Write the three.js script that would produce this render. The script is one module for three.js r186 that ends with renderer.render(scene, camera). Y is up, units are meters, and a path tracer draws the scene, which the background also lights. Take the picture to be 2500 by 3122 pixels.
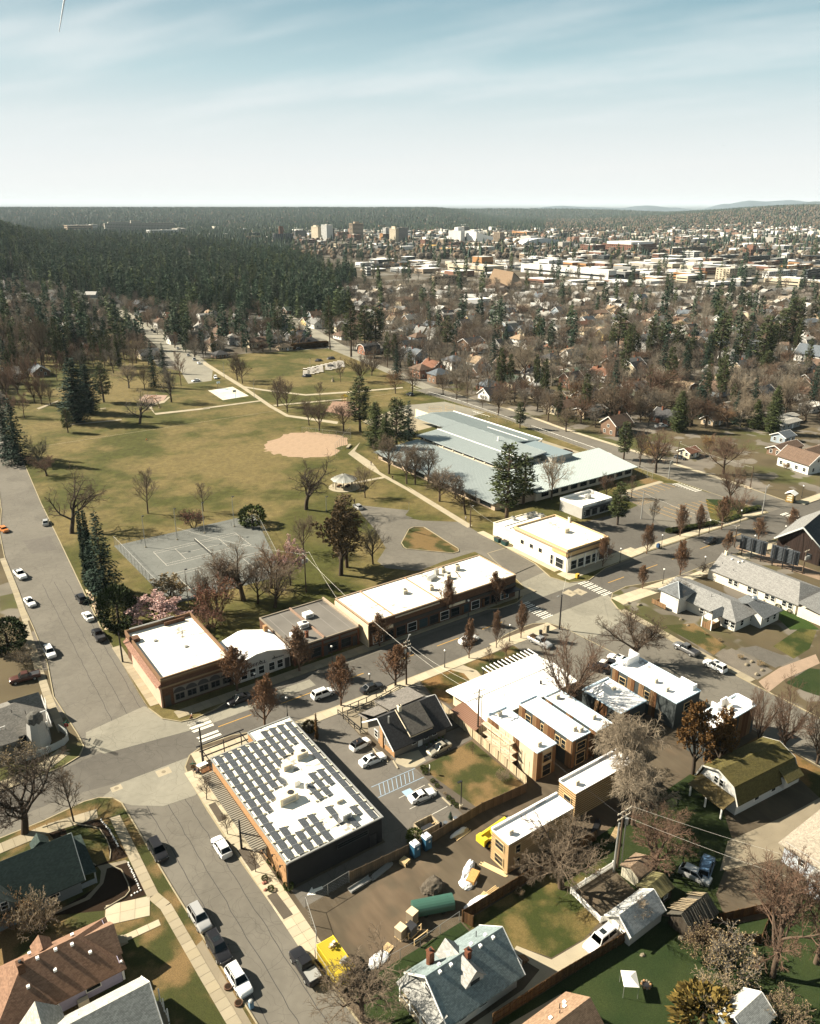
import*as X3 from 'three';
import{toCreasedNormals,mergeGeometries}from 'three/addons/utils/BufferGeometryUtils.js';
import{MarchingCubes}from 'three/addons/objects/MarchingCubes.js';
import{FontLoader}from 'three/addons/loaders/FontLoader.js';
import{TextGeometry}from 'three/addons/geometries/TextGeometry.js';
// camera, sky, sun, exposure
let mh=Math,rad=d=>(d*mh.PI)/180;
let scene=new X3.Scene();
let EYE=88,FOCAL=2430,TILT=mh.atan(931/2430),YAW=rad(-35.06);
let camera=new X3.PerspectiveCamera((2*mh.atan(1561/FOCAL)*180)/mh.PI,2500/3122,1,80000);
camera.position.set(0,EYE,0);
camera.rotation.order='YXZ';
camera.rotation.set(-TILT,YAW,0);
let renderer=new X3.WebGLRenderer({antialias:!0});
renderer.toneMapping=X3.LinearToneMapping;
renderer.toneMappingExposure=3.3;
renderer.shadowMap.enabled=!0;
let hs=(x,y,s=0)=>{let h=mh.imul(x|0,374761393)^mh.imul(y|0,668265263)^mh.imul(s|0,1274126177);h=mh.imul(h^(h>>>13),1274126177);return((h^(h>>>16))>>>0)/4294967296;};
let lerp=(a,b,t)=>a+(b-a)*t,clamp=(x,a=0,b=1)=>mh.min(b,mh.max(a,x));
let sm=(a,b,x)=>{let t=clamp((x-a)/(b-a));return t*t*(3-2*t);};
let NT=new Float32Array(65536).map((_,i)=>hs(i&255,i>>8,99));
function vnoise(x,y,per=0,s=0){
let ix=mh.floor(x),iy=mh.floor(y);let fx=x-ix,fy=y-iy,u=fx*fx*(3-2*fx),v=fy*fy*(3-2*fy);let jx=ix+1,jy=iy+1;
if(per){ix=((ix%per)+per)%per;jx=jx%per;if(jx<0)jx+=per;iy=((iy%per)+per)%per;jy=jy%per;if(jy<0)jy+=per;}
let o=s*7919,r0=((iy*57+s*31)&255)<<8,r1=((jy*57+s*31)&255)<<8,c0=(ix*101+o)&255,c1=(jx*101+o)&255,a=NT[r0|c0],c=NT[r1|c0],t=a+(NT[r0|c1]-a)*u;
return t+(c+(NT[r1|c1]-c)*u-t)*v;
}
function fbm(x,y,oct=4,per=0,s=0){let a=0,k=.5,t=0;for(let i=0;i<oct;i++){a+=k*vnoise(x,y,per,s+i*17);t+=k;x*=2;y*=2;per*=2;k*=.5;}return a/t;}
function rng(seed){let a=(seed*2654435761)>>>0;return()=>{a=(a+0x6d2b79f5)|0;let t=mh.imul(a^(a>>>15),1|a);t=(t+mh.imul(t^(t>>>7),61|t))^t;return((t^(t>>>14))>>>0)/4294967296;};}
let SUN_AZ=mh.atan2(-.885,-.46),SUN_EL=rad(32);
let sunDir=new X3.Vector3(mh.cos(SUN_EL)*mh.cos(SUN_AZ),mh.sin(SUN_EL),mh.cos(SUN_EL)*mh.sin(SUN_AZ));
{
let W=2048,Hh=1024,d=new Float32Array(W*Hh*4);
let stops=[[0,.275,.279,.275],[2.5,.266,.273,.27],[5,.225,.25,.252],[8,.15,.205,.218],[12,.082,.14,.165],[20,.036,.076,.1],[40,.011,.028,.04],[90,.005,.015,.023]];
for(let j=0;j<Hh;j++){
let el=((j+.5)/Hh-.5)*180,e=mh.max(0,el),y=mh.sin(rad(el));
let k=0;while(k<stops.length-2&&e>stops[k+1][0])k++;
let t=clamp((e-stops[k][0])/(stops[k+1][0]-stops[k][0])),base=[1,2,3].map(c=>lerp(stops[k][c],stops[k+1][c],t));
for(let i=0;i<W;i++){
let az=((i+.5)/W-.5)*2*mh.PI,x=mh.cos(az)*mh.cos(rad(el)),z=mh.sin(az)*mh.cos(rad(el));
let mu=x*sunDir.x+y*sunDir.y+z*sunDir.z,glow=.34*mh.pow(mh.max(0,mu),3),o=(j*W+i)*4;
let c=0;
if(el>.5){
let q=1/(y+.06),px=x*q,pz=z*q,along=px*.32+pz*.95,across=px*.95-pz*.32;
c=sm(.36,.74,fbm(along*.5+3,across*1.5,5,0,5)*.7+.3*fbm(along*1.3+9,across*6,5,0,8))*sm(.6,5,el)*.7;
}
let cloud=[.25,.268,.27];
for(let n=0;n<3;n++)d[o+n]=el<0?[.05,.05,.045][n]:lerp(lerp(base[n],cloud[n],c),.29,glow);
d[o+3]=1;
}
}
let sky=new X3.DataTexture(d,W,Hh,X3.RGBAFormat,X3.FloatType);
sky.mapping=X3.EquirectangularReflectionMapping;sky.magFilter=X3.LinearFilter;sky.needsUpdate=!0;
scene.background=sky;scene.environment=sky;
}
let sun=new X3.DirectionalLight(new X3.Color(1,.9,.735),5);
sun.position.copy(sunDir).multiplyScalar(600);sun.target.position.set(60,0,-110);
sun.castShadow=!0;sun.shadow.radius=1;sun.shadow.mapSize.set(4096,4096);
Object.assign(sun.shadow.camera,{left:-500,right:500,top:500,bottom:-500,near:1,far:2000});
sun.name='sun';scene.add(sun,sun.target);
scene.fog=new X3.FogExp2(new X3.Color(.74,.9,1),.000025);
// from the photograph's pixels to places on the ground (and heights)
let fwd=new X3.Vector3(0,0,-1).applyEuler(camera.rotation),rgt=new X3.Vector3(1,0,0).applyEuler(camera.rotation),upv=new X3.Vector3(0,1,0).applyEuler(camera.rotation);
function G(px,py,h=0){let d=fwd.clone().addScaledVector(rgt,(px-1250)/FOCAL).addScaledVector(upv,-(py-1561)/FOCAL),k=(h-EYE)/d.y;return[d.x*k,h,d.z*k];}
function pixelY(x,h,z){let v=new X3.Vector3(x,h-EYE,z);return 1561-(FOCAL*v.dot(upv))/v.dot(fwd);}
let ORIGIN={K1:[0,2500],K2:[620,2500],K3:[1240,2500],K4:[1860,2500],L1:[0,1900],L2:[620,1900],L3:[1240,1900],L4:[1860,1900],M1:[0,1300],M2:[620,1300],M3:[1240,1300],M4:[1860,1300],N1:[0,900],N2:[620,900],N3:[1240,900],N4:[1860,900],O1:[0,560],O2:[620,560],O3:[1240,560],O4:[1860,560]};
let PX=(r,x,y)=>[ORIGIN[r][0]+x/2.697,ORIGIN[r][1]+y/2.697];
let at=(r,x,y,h=0)=>G(...PX(r,x,y),h);
function tall(p,r,y){let want=PX(r,0,y)[1];let a=0,b=90;for(let i=0;i<40;i++){let m=(a+b)/2;pixelY(p[0],m,p[2])>want?(a=m):(b=m);}return a;}
let dist=p=>mh.hypot(p[0],p[2],EYE);
// names, tags, mesh building
let used=new Map();
function nmb(n){let k=used.get(n)??0;used.set(n,k+1);return k?n+'_'+String(k).padStart(3,'0'):n;}
function tag(o,label,category,group,kind){if(label)o.userData.label=label;if(category)o.userData.category=category;if(group)o.userData.group=group;if(kind)o.userData.kind=kind;return o;}
function tg(name,label,category,p=[0,0,0],turn=0,group){let o=new X3.Group();o.name=nmb(name);o.position.set(...p);o.rotation.y=turn;scene.add(o);return tag(o,label,category,group);}
function setUp(m){m.castShadow=m.receiveShadow=!0;return m;}
class MB{
constructor(){this.p=[];this.n=[];this.u=[];}
tri(a,b,c){
let e=[b[0]-a[0],b[1]-a[1],b[2]-a[2]],f=[c[0]-a[0],c[1]-a[1],c[2]-a[2]];
let n=[e[1]*f[2]-e[2]*f[1],e[2]*f[0]-e[0]*f[2],e[0]*f[1]-e[1]*f[0]];let l=mh.hypot(...n)||1;n=n.map(x=>x/l);
let hl=mh.hypot(n[0],n[2]),ux=hl>.02?[n[2]/hl,0,-n[0]/hl]:[1,0,0],vx=hl>.02?[n[1]*ux[2]-n[2]*ux[1],n[2]*ux[0]-n[0]*ux[2],n[0]*ux[1]-n[1]*ux[0]]:[0,0,-1];
for(let q of[a,b,c]){this.p.push(q[0],q[1],q[2]);this.n.push(...n);this.u.push(q[0]*ux[0]+q[1]*ux[1]+q[2]*ux[2],q[0]*vx[0]+q[1]*vx[1]+q[2]*vx[2]);}
return this;
}
quad(a,b,c,d){this.tri(a,b,c);return this.tri(a,c,d);}
fan(pts){for(let i=1;i<pts.length-1;i++)this.tri(pts[0],pts[i],pts[i+1]);return this;}
hexa(b,t){
this.quad(t[0],t[1],t[2],t[3]).quad(b[3],b[2],b[1],b[0]);
for(let i=0;i<4;i++){let j=(i+1)%4;this.quad(b[i],b[j],t[j],t[i]);}
return this;
}
box(x,y,z,w,h,d,ry=0){
let c=mh.cos(ry),s=mh.sin(ry),q=(a,b,yy)=>[x+a*c+b*s,yy,z-a*s+b*c],ring=(yy)=>[q(-w/2,d/2,yy),q(w/2,d/2,yy),q(w/2,-d/2,yy),q(-w/2,-d/2,yy)];
return this.hexa(ring(y),ring(y+h));
}
slab(a,b,c,d,t=.15){return this.hexa([a,b,c,d].map(q=>[q[0],q[1]-t,q[2]]),[a,b,c,d]);}
bar(a,b,w,h=w){
let A=new X3.Vector3(...a),B=new X3.Vector3(...b),d=B.clone().sub(A).normalize(),s=mh.abs(d.y)>.98?new X3.Vector3(1,0,0):new X3.Vector3().crossVectors(d,new X3.Vector3(0,1,0)).normalize(),u=new X3.Vector3().crossVectors(s,d);
let ring=P=>[[-1,-1],[1,-1],[1,1],[-1,1]].map(([i,j])=>P.clone().addScaledVector(s,(i*w)/2).addScaledVector(u,(j*h)/2).toArray());
return this.hexa(ring(A),ring(B));
}
tube(a,b,r0,r1=r0,n=8,caps=!0){
let A=new X3.Vector3(...a),B=new X3.Vector3(...b),d=B.clone().sub(A).normalize(),s=mh.abs(d.y)>.98?new X3.Vector3(1,0,0):new X3.Vector3().crossVectors(d,new X3.Vector3(0,1,0)).normalize(),u=new X3.Vector3().crossVectors(s,d);
let ring=(P,r)=>Array.from({length:n},(_,i)=>P.clone().addScaledVector(s,r*mh.cos((i/n)*6.2832)).addScaledVector(u,r*mh.sin((i/n)*6.2832)).toArray()),p=ring(A,r0),q=ring(B,r1);
for(let i=0;i<n;i++){let j=(i+1)%n;this.quad(p[j],p[i],q[i],q[j]);}
if(caps){this.fan(q.slice().reverse());this.fan(p);}
return this;
}
sheet(pts,y){
let c=pts.map(([x,z])=>new X3.Vector2(x,-z)),f=X3.ShapeUtils.triangulateShape(c,[]),P=i=>[c[i].x,y,-c[i].y];
for(let[a,b,d]of f){let A=c[a],B=c[b],D=c[d];(B.x-A.x)*(D.y-A.y)-(B.y-A.y)*(D.x-A.x)>0?this.tri(P(a),P(b),P(d)):this.tri(P(a),P(d),P(b));}
return this;
}
ball(x,y,z,rx,ry=rx,rz=rx,n=8,m=5){
let P=(i,j)=>{let t=(i/n)*6.2832,f=(j/m)*mh.PI;return[x+rx*mh.sin(f)*mh.cos(t),y+ry*mh.cos(f),z+rz*mh.sin(f)*mh.sin(t)];};
for(let i=0;i<n;i++)for(let j=0;j<m;j++){if(j<m-1)this.tri(P(i,j),P(i+1,j+1),P(i,j+1));if(j>0)this.tri(P(i,j),P(i+1,j),P(i+1,j+1));}
return this;
}
geo(){let g=new X3.BufferGeometry();g.setAttribute('position',new X3.Float32BufferAttribute(this.p,3));g.setAttribute('normal',new X3.Float32BufferAttribute(this.n,3));g.setAttribute('uv',new X3.Float32BufferAttribute(this.u,2));return g;}
as(name,m,parent){let o=setUp(new X3.Mesh(this.geo(),m));o.name=parent?name:nmb(name);(parent??scene).add(o);return o;}
}
let mb=()=>new MB();
function put(name,geo,m,parent,p,ry=0){let o=setUp(new X3.Mesh(geo,m));o.name=parent?name:nmb(name);(parent??scene).add(o);if(p)o.position.set(...p);o.rotation.y=ry;return o;}
let cache=new Map(),once=(k,f)=>{if(!cache.has(k))cache.set(k,f());return cache.get(k);};
let bG=(w,h,d)=>once(`b${w.toFixed(3)},${h.toFixed(3)},${d.toFixed(3)}`,()=>mb().box(0,0,0,w,h,d).geo());
// textures and materials
let toS=x=>mh.round(255*clamp(x<=.0031308?12.92*x:1.055*mh.pow(x,1/2.4)-.055));
function tex(n,metres,f){
let d=new Uint8Array(n*n*4);
for(let j=0;j<n;j++)for(let i=0;i<n;i++){let c=f(i/n,j/n),o=(j*n+i)*4;for(let k=0;k<3;k++)d[o+k]=toS(c.length?c[k]:c);d[o+3]=255;}
let t=new X3.DataTexture(d,n,n);t.colorSpace=X3.SRGBColorSpace;t.wrapS=t.wrapT=X3.RepeatWrapping;t.magFilter=X3.LinearFilter;t.repeat.set(1/metres,1/metres);t.needsUpdate=!0;return t;
}
let mix3=(a,b,t)=>[lerp(a[0],b[0],t),lerp(a[1],b[1],t),lerp(a[2],b[2],t)],mul3=(a,k)=>a.map(x=>x*k);
function cracks(n,seed,count,size){
let f=new Float32Array(n*n),R=rng(seed);
for(let k=0;k<count;k++){
let x=R()*n,y=R()*n,a=R()<.6?(R()<.5?0:mh.PI/2)+(R()-.5)*.3:R()*6.28;let len=size*(.4+R()),w=.4+.6*R();
for(let s=0;s<len;s++){a+=(R()-.5)*.5;x+=mh.cos(a);y+=mh.sin(a);let o=((mh.floor(y)%n)+n)%n*n+((mh.floor(x)%n)+n)%n;f[o]=mh.max(f[o],w);}
}
return(u,v)=>f[mh.floor(v*n)%n*n+mh.floor(u*n)%n];
}
let ck=cracks(1024,3,190,300),ck2=cracks(512,9,26,160);
let T={
asphalt:tex(1024,45,(u,v)=>{let a=fbm(u*6,v*6,4,6,1),b=fbm(u*60,v*60,3,60,2),p=sm(.55,.6,fbm(u*4+7,v*4,2,4,9))*.08;return mul3([.9,.885,.85],(.72+.28*a+.16*(b-.5)-p)*(1-.45*ck(u,v)));}),
concrete:tex(512,9,(u,v)=>mul3([.95,.93,.88],.72+.24*fbm(u*5,v*5,5,5,3)-.4*ck2(u,v)+.06*(hs(u*512,v*512)-.5))),
park:tex(1024,150,(u,v)=>{
let a=sm(.36,.66,fbm(u*7,v*7,5,7,11)*.75+.25*fbm(u*30,v*30,3,30,12)),b=hs(u*1024,v*1024,4)-.5,c=fbm(u*3+2,v*3,3,3,21);
return mul3(mix3(mix3([.042,.046,.011],[.055,.053,.014],c),[.125,.096,.04],a*.85),1+.45*b+.5*(fbm(u*120,v*120,2,120,6)-.5));
}),
lawn:tex(512,24,(u,v)=>{let a=fbm(u*8,v*8,5,8,31),b=hs(u*512,v*512,5)-.5;return mul3(mix3([.012,.024,.007],[.028,.038,.012],a),1+.9*b);}),
drylawn:tex(512,24,(u,v)=>{let a=sm(.35,.68,fbm(u*7,v*7,5,7,41)),b=hs(u*512,v*512,6)-.5;return mul3(mix3([.036,.04,.012],[.135,.09,.04],a),1+.8*b);}),
dirt:tex(1024,40,(u,v)=>{let a=fbm(u*6,v*6,5,6,51),b=fbm(u*50,v*12,3,50,52),c=sm(.5,.75,fbm(u*9,v*9,3,9,53));return mul3(mix3([.092,.076,.056],[.12,.092,.066],c),.6+.5*a+.35*(b-.5));}),
gravel:tex(512,8,(u,v)=>mul3([.16,.15,.13],.55+.6*hs(u*512,v*512,7)+.2*fbm(u*5,v*5,3,5,8))),
yard:tex(1024,180,(u,v)=>{let a=fbm(u*20,v*20,5,20,61),b=sm(.45,.7,fbm(u*9,v*9,4,9,62)),c=sm(.56,.62,fbm(u*26,v*26,3,26,63));return mul3(mix3(mix3([.075,.06,.035],[.06,.062,.022],b),[.14,.125,.105],c*.8),.6+.8*a);}),
shingle:tex(512,4,(u,v)=>{let row=v*28,r=mh.floor(row),col=u*14+(r%2)*.5,c=mh.floor(col)%14;return .62+.32*hs(c,r,3)-(row-r<.22?.3:0)-(col-mh.floor(col)<.06?.12:0)+.08*(hs(u*512,v*512)-.5);}),
siding:tex(256,2.2,(u,v)=>{let row=v*14,r=row-mh.floor(row);return(r<.14?.62:.9)+.05*hs(u*9,mh.floor(row));}),
planks:tex(512,3.2,(u,v)=>{let col=u*22,c=mh.floor(col),e=col-c;return mul3([1,.97,.94],(.5+.42*hs(c,4,3)+.22*(fbm(u*40,v*5,3,40,4)-.5))*(e<.1?.35:1));}),
brick:tex(512,2.4,(u,v)=>{let row=v*32,r=mh.floor(row),col=u*10+(r%2)*.5,c=mh.floor(col)%10;return row-r<.16||col-mh.floor(col)<.06?[.75,.72,.66]:mul3([1,.92,.88],.55+.4*hs(c,r,5));}),
stucco:tex(256,5,(u,v)=>.8+.2*fbm(u*7,v*7,4,7,71)),
memb:tex(1024,30,(u,v)=>{let s=sm(.6,.72,fbm(u*26,v*40,3,26,81))*sm(.45,.6,fbm(u*5,v*5,3,5,83)),l=mh.abs(((u*10)%1)-.5)>.485?.05:0;return mul3([1,.985,.95],.9+.1*fbm(u*7,v*7,3,7,82)-.6*s-l*2);}),
tar:tex(512,22,(u,v)=>{let l=mh.abs(((u*7+.02*fbm(u*9,v*9,2,9,5))%1)-.5)>.475?.35:0;return mul3([.98,.97,.95],.6+.3*fbm(u*6,v*6,4,6,91)+l);}),
osb:tex(512,2.4,(u,v)=>mul3([1,.9,.72],.55+.5*fbm(u*50,v*26,2,50,92))),
cells:tex(256,1,(u,v)=>{let a=(u*6)%1,b=(v*10)%1;return mul3([.9,.97,1],(a<.06?1:b<.05?.75:.3)*(.85+.3*hs(u*6,v*10)));}),
bark:tex(256,2,(u,v)=>.55+.5*fbm(u*20,v*4,4,20,93)),
cityground:tex(1024,900,(u,v)=>{let a=fbm(u*60,v*60,4,60,95),b=sm(.5,.62,fbm(u*40,v*40,3,40,96));return mul3(mix3([.07,.06,.045],[.13,.125,.115],b),.55+.8*a);}),
};
let mats=new Map();
function mat(color,o={}){
let key=color.join()+Object.entries(o).map(([k,v])=>k+(v?.uuid??v)).join();
return once('m'+key,()=>{let{ro=.85,...q}=o,m=new X3.MeshPhysicalMaterial({...q});m.roughness=ro;if(m.roughness>=.6&&!o.metalness)m.specularIntensity=.25;m.color.setRGB(...color);if(o.map&&o.bumpScale)m.bumpMap=o.map;return m;});
}
let sg=c=>mat(c,{map:T.shingle,ro:.92}),sd=c=>mat(c,{map:T.siding,ro:.7}),sc=c=>mat(c,{map:T.stucco,ro:.9});
let M={
asphalt:mat([.155,.145,.125],{map:T.asphalt}),asphD:mat([.115,.108,.096],{map:T.asphalt}),asphaltPale:mat([.25,.24,.2],{map:T.asphalt}),blacktop:mat([.14,.13,.115],{map:T.asphalt}),
concrete:mat([.31,.275,.205],{map:T.concrete}),cnew:mat([.37,.33,.25],{map:T.concrete}),cold:mat([.23,.2,.15],{map:T.concrete}),kerb:mat([.33,.29,.2],{map:T.concrete}),
park:mat([1,1,1],{map:T.park,ro:1}),lawn:mat([1,1,1],{map:T.lawn,ro:1}),drylawn:mat([1,1,1],{map:T.drylawn,ro:1}),dirt:mat([.95,.92,.85],{map:T.dirt,ro:1}),gravel:mat([.8,.75,.7],{map:T.gravel,ro:1}),gvD:mat([.5,.45,.4],{map:T.gravel,ro:1}),yard:mat([1,1,1],{map:T.yard,ro:1}),infield:mat([.3,.215,.145],{map:T.stucco,ro:1}),bark:mat([.12,.075,.045],{map:T.gravel,ro:1}),
memb:mat([.78,.76,.7],{map:T.memb,ro:.6}),tar:mat([.17,.16,.145],{map:T.tar}),white:mat([.75,.74,.7],{ro:.5}),cream:sc([.66,.58,.43]),black:mat([.018,.018,.02],{ro:.5}),iron:mat([.02,.02,.022],{ro:.45,metalness:.3}),steel:mat([.42,.43,.42],{ro:.4,metalness:.6}),galv:mat([.33,.33,.31],{ro:.5,metalness:.5}),
glass:mat([.012,.016,.018],{ro:.06}),glsB:mat([.03,.05,.06],{ro:.08}),frame:mat([.66,.65,.6],{ro:.5}),dfr:mat([.03,.03,.03],{ro:.5}),
wood:mat([.24,.15,.08],{map:T.planks}),wdD:mat([.15,.075,.035],{map:T.planks}),wdP:mat([.46,.35,.2],{map:T.planks}),lumber:mat([.5,.37,.2],{ro:.8}),osb:mat([.5,.33,.15],{map:T.osb}),fenceWood:mat([.17,.095,.045],{map:T.planks}),fenceGrey:mat([.26,.22,.16],{map:T.planks}),pole:mat([.1,.072,.05],{map:T.bark}),
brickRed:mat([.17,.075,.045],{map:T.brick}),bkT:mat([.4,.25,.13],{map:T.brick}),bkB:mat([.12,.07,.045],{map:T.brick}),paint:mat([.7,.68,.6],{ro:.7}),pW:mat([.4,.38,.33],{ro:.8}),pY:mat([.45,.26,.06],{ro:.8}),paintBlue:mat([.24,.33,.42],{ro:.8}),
rubber:mat([.015,.015,.016],{ro:.8}),chrome:mat([.5,.5,.5],{ro:.25,metalness:.9}),lampglobe:mat([.85,.83,.76],{ro:.3}),
};
// trees
class Limbs{
constructor(){this.p=[];this.n=[];this.i=[];this.c=[];this.tint=1;}
path(pts,rs,n){
let base=this.p.length/3;let s=null;
for(let k=0;k<pts.length;k++){
let d=pts[mh.min(k+1,pts.length-1)].clone().sub(pts[mh.max(k-1,0)]).normalize();
s=s?s.addScaledVector(d,-s.dot(d)).normalize():new X3.Vector3(.31,.17,.93).cross(d).normalize();
let u=new X3.Vector3().crossVectors(d,s);
for(let j=0;j<n;j++){let a=(j/n)*6.2832,nx=s.clone().multiplyScalar(mh.cos(a)).addScaledVector(u,mh.sin(a));this.n.push(nx.x,nx.y,nx.z);this.p.push(pts[k].x+nx.x*rs[k],pts[k].y+nx.y*rs[k],pts[k].z+nx.z*rs[k]);this.c.push(this.tint,this.tint,this.tint);}
if(k)for(let j=0;j<n;j++){let a=base+(k-1)*n+j,b=base+(k-1)*n+((j+1)%n);this.i.push(a,b,a+n,b,b+n,a+n);}
}
}
leaf(P,d,w,l,R,t){
let s=new X3.Vector3(R()-.5,R()-.5,R()-.5).cross(d).normalize(),n=new X3.Vector3().crossVectors(s,d).normalize(),b=this.p.length/3;
for(let[a,c]of[[-.5,.3],[0,0],[.5,.3],[0,1]]){this.p.push(P.x+s.x*a*w+d.x*c*l,P.y+s.y*a*w+d.y*c*l,P.z+s.z*a*w+d.z*c*l);this.n.push(n.x,n.y,n.z);this.c.push(t,t,t);}
this.i.push(b,b+1,b+2,b,b+2,b+3);
}
geo(){let g=new X3.BufferGeometry();g.setAttribute('position',new X3.Float32BufferAttribute(this.p,3));g.setAttribute('normal',new X3.Float32BufferAttribute(this.n,3));g.setAttribute('color',new X3.Float32BufferAttribute(this.c,3));g.setIndex(this.i);return g;}
}
function bareTree(seed,o){
let R=rng(seed),big=new Limbs(),fine=new Limbs(),leaves=new Limbs(),last=o.kids.length;
let rnd=()=>new X3.Vector3(R()-.5,R()-.5,R()-.5).normalize();
function grow(P,D,len,r,level){
let segs=[5,5,4,3,2,2][level],pts=[P.clone()],rs=[r],d=D.clone(),gn=o.gnarl*(level?1:.35),end=level===last?.5:level?.34:o.topR??.45;
for(let k=1;k<=segs;k++){d.addScaledVector(rnd(),gn).addScaledVector(new X3.Vector3(0,1,0),(o.pull[level]??0)).normalize();pts.push(pts[k-1].clone().addScaledVector(d,len/segs));rs.push(lerp(r,r*end,k/segs));}
let L=level<=1?big:fine;L.tint=.8+.4*R();
L.path(pts,rs,level===0?8:level===1?5:level===2?4:3);
if(level===last||(o.leafAll&&level>=last-1))for(let k=0;k<(o.leaf??0);k++){let t=R(),q=pts[0].clone().lerp(pts[segs],.2+.8*t);leaves.leaf(q,d.clone().addScaledVector(rnd(),1.1).normalize(),o.leafW,o.leafW*1.5,R,.6+.7*R());}
if(level>=last)return;
let n=o.kids[level],from=o.from[level],g=R()*6.28;
for(let k=0;k<n;k++){
let t=lerp(from,1,(k+.7*R())/n),x=t*segs,a=mh.min(mh.floor(x),segs-1),q=pts[a].clone().lerp(pts[a+1],x-a),dir=pts[a+1].clone().sub(pts[a]).normalize();
let side=new X3.Vector3(.3,.1,.9).cross(dir).normalize().applyAxisAngle(dir,g+k*2.4+R()*.5),ang=rad(lerp(o.ang[level],o.angTop?.[level]??o.ang[level],t)+(R()-.5)*18);
let nd=dir.clone().multiplyScalar(mh.cos(ang)).addScaledVector(side,mh.sin(ang));
grow(q,nd,len*o.ratio[level]*(level?1-.45*(t-from):lerp(o.low??1,o.high??.6,(t-from)/(1-from)))*(.75+.5*R()),mh.max(.018,lerp(r,r*end,t)*(o.thin?.[level]??.6)),level+1);
}
}
for(let s=0;s<(o.stems??1);s++){let a=(s/(o.stems??1))*6.28+R(),b=o.lean??0;grow(new X3.Vector3(mh.cos(a)*b*.4,-.2,mh.sin(a)*b*.4),new X3.Vector3(mh.cos(a)*b,1,mh.sin(a)*b).normalize(),o.trunk*(.85+.3*R()),o.r,0);}
let out={trunk:big.geo(),crown:fine.geo(),leaves:leaves.p.length?leaves.geo():null};
let top=0,wide=0;for(let g of[out.trunk,out.crown]){g.computeBoundingBox();top=mh.max(top,g.boundingBox.max.y);wide=mh.max(wide,g.boundingBox.max.x-g.boundingBox.min.x);}
out.h=top;out.w=wide;return out;
}
function evergreen(seed,o){
let R=rng(seed),trunk=new Limbs(),crown=new Limbs(),H=20,V=(x,y,z)=>new X3.Vector3(x,y,z);
trunk.path([V(0,-.2,0),V(.1,H*.4,0),V(0,H*.97,.05)],[o.r,o.r*.65,.03],7);
let wob=[R()*6,R()*6];
for(let y=o.from*H;y<H;y+=o.step*(.7+.6*R())){
let t=(y/H-o.from)/(1-o.from),prof=o.shape(t)*(1+.16*mh.sin(y*1.1+wob[0])+.12*(R()-.5)),n=mh.round(o.n*(.6+.5*(1-t)));
for(let k=0;k<n;k++){
if(R()<(o.gap??0))continue;
let a=R()*6.28,L=prof*o.rad*(.75+.4*R()),tint=.55+.8*R(),up=o.rise(t),dir=V(mh.cos(a),up,mh.sin(a)).normalize();
if(L<.15)continue;
let tip=V(0,y,0).addScaledVector(dir,L);tip.y-=o.droop*L*L*.06;
if(o.limb)trunk.path([V(0,y,0),tip],[.07,.02],3);
let m=mh.max(2,mh.round(L*o.dense));
for(let s=0;s<m;s++){
let q=o.tuft?lerp(.45,1,R()):(s+R())/m,p=V(0,y,0).lerp(tip,q).add(V((R()-.5)*o.loose,(R()-.5)*o.loose,(R()-.5)*o.loose)),side=R()<.5?1:-1;
let d=dir.clone().multiplyScalar(.6).add(V(-mh.sin(a)*side,o.tuft?R()*1.2-.4:-.25-.3*R(),mh.cos(a)*side).multiplyScalar(.7)).normalize();
crown.leaf(p,d,o.leaf*(.5+.4*R()),o.leaf*(1.2+.8*R()),R,tint*(.8+.4*R()));
}
}
}
let g={trunk:trunk.geo(),crown:crown.geo(),h:H};g.crown.computeBoundingBox();g.w=g.crown.boundingBox.max.x-g.crown.boundingBox.min.x;return g;
}
function mound(seed,n,leaf,f){
let R=rng(seed),crown=new Limbs(),trunk=new Limbs();
trunk.path([new X3.Vector3(0,-.1,0),new X3.Vector3(0,.6,0)],[.06,.03],5);
for(let k=0;k<n;k++){let d=new X3.Vector3(R()-.5,(R()-.5)*1.05,R()-.5).normalize(),s=f(d)*(.86+.2*R())*(1+.1*mh.sin(d.x*7+d.y*9)*mh.cos(d.z*8)),p=new X3.Vector3(d.x*.5*s,.5+d.y*.5*s,d.z*.5*s);if(p.y<0)continue;crown.leaf(p,d.clone().add(new X3.Vector3(R()-.5,R()-.2,R()-.5)).normalize(),leaf,leaf*1.7,R,.55+.75*R());}
return{trunk:trunk.geo(),crown:crown.geo(),h:1,w:1};
}
let twig=c=>mat(c,{vertexColors:!0,ro:.9}),leafy=c=>mat(c,{vertexColors:!0,ro:.9});
let kM={dark:twig([.05,.038,.028]),brown:twig([.075,.054,.038]),grey:twig([.12,.105,.085]),red:twig([.115,.073,.05]),orange:twig([.17,.105,.06]),pale:twig([.22,.18,.13]),tan:twig([.13,.1,.07])};
let lM={spruce:leafy([.022,.038,.026]),blue:leafy([.04,.058,.045]),pine:leafy([.055,.068,.028]),cedar:leafy([.048,.06,.022]),yew:leafy([.028,.04,.014]),rust:leafy([.19,.1,.05]),rustPale:leafy([.22,.125,.07]),pink:leafy([.6,.42,.38]),bud:leafy([.28,.21,.11]),redbud:leafy([.3,.13,.1]),ivy:leafy([.13,.07,.025]),gold:leafy([.36,.23,.05]),boxwood:leafy([.06,.075,.02]),brownpine:leafy([.12,.085,.045]),thuja:leafy([.12,.085,.022])};
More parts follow.
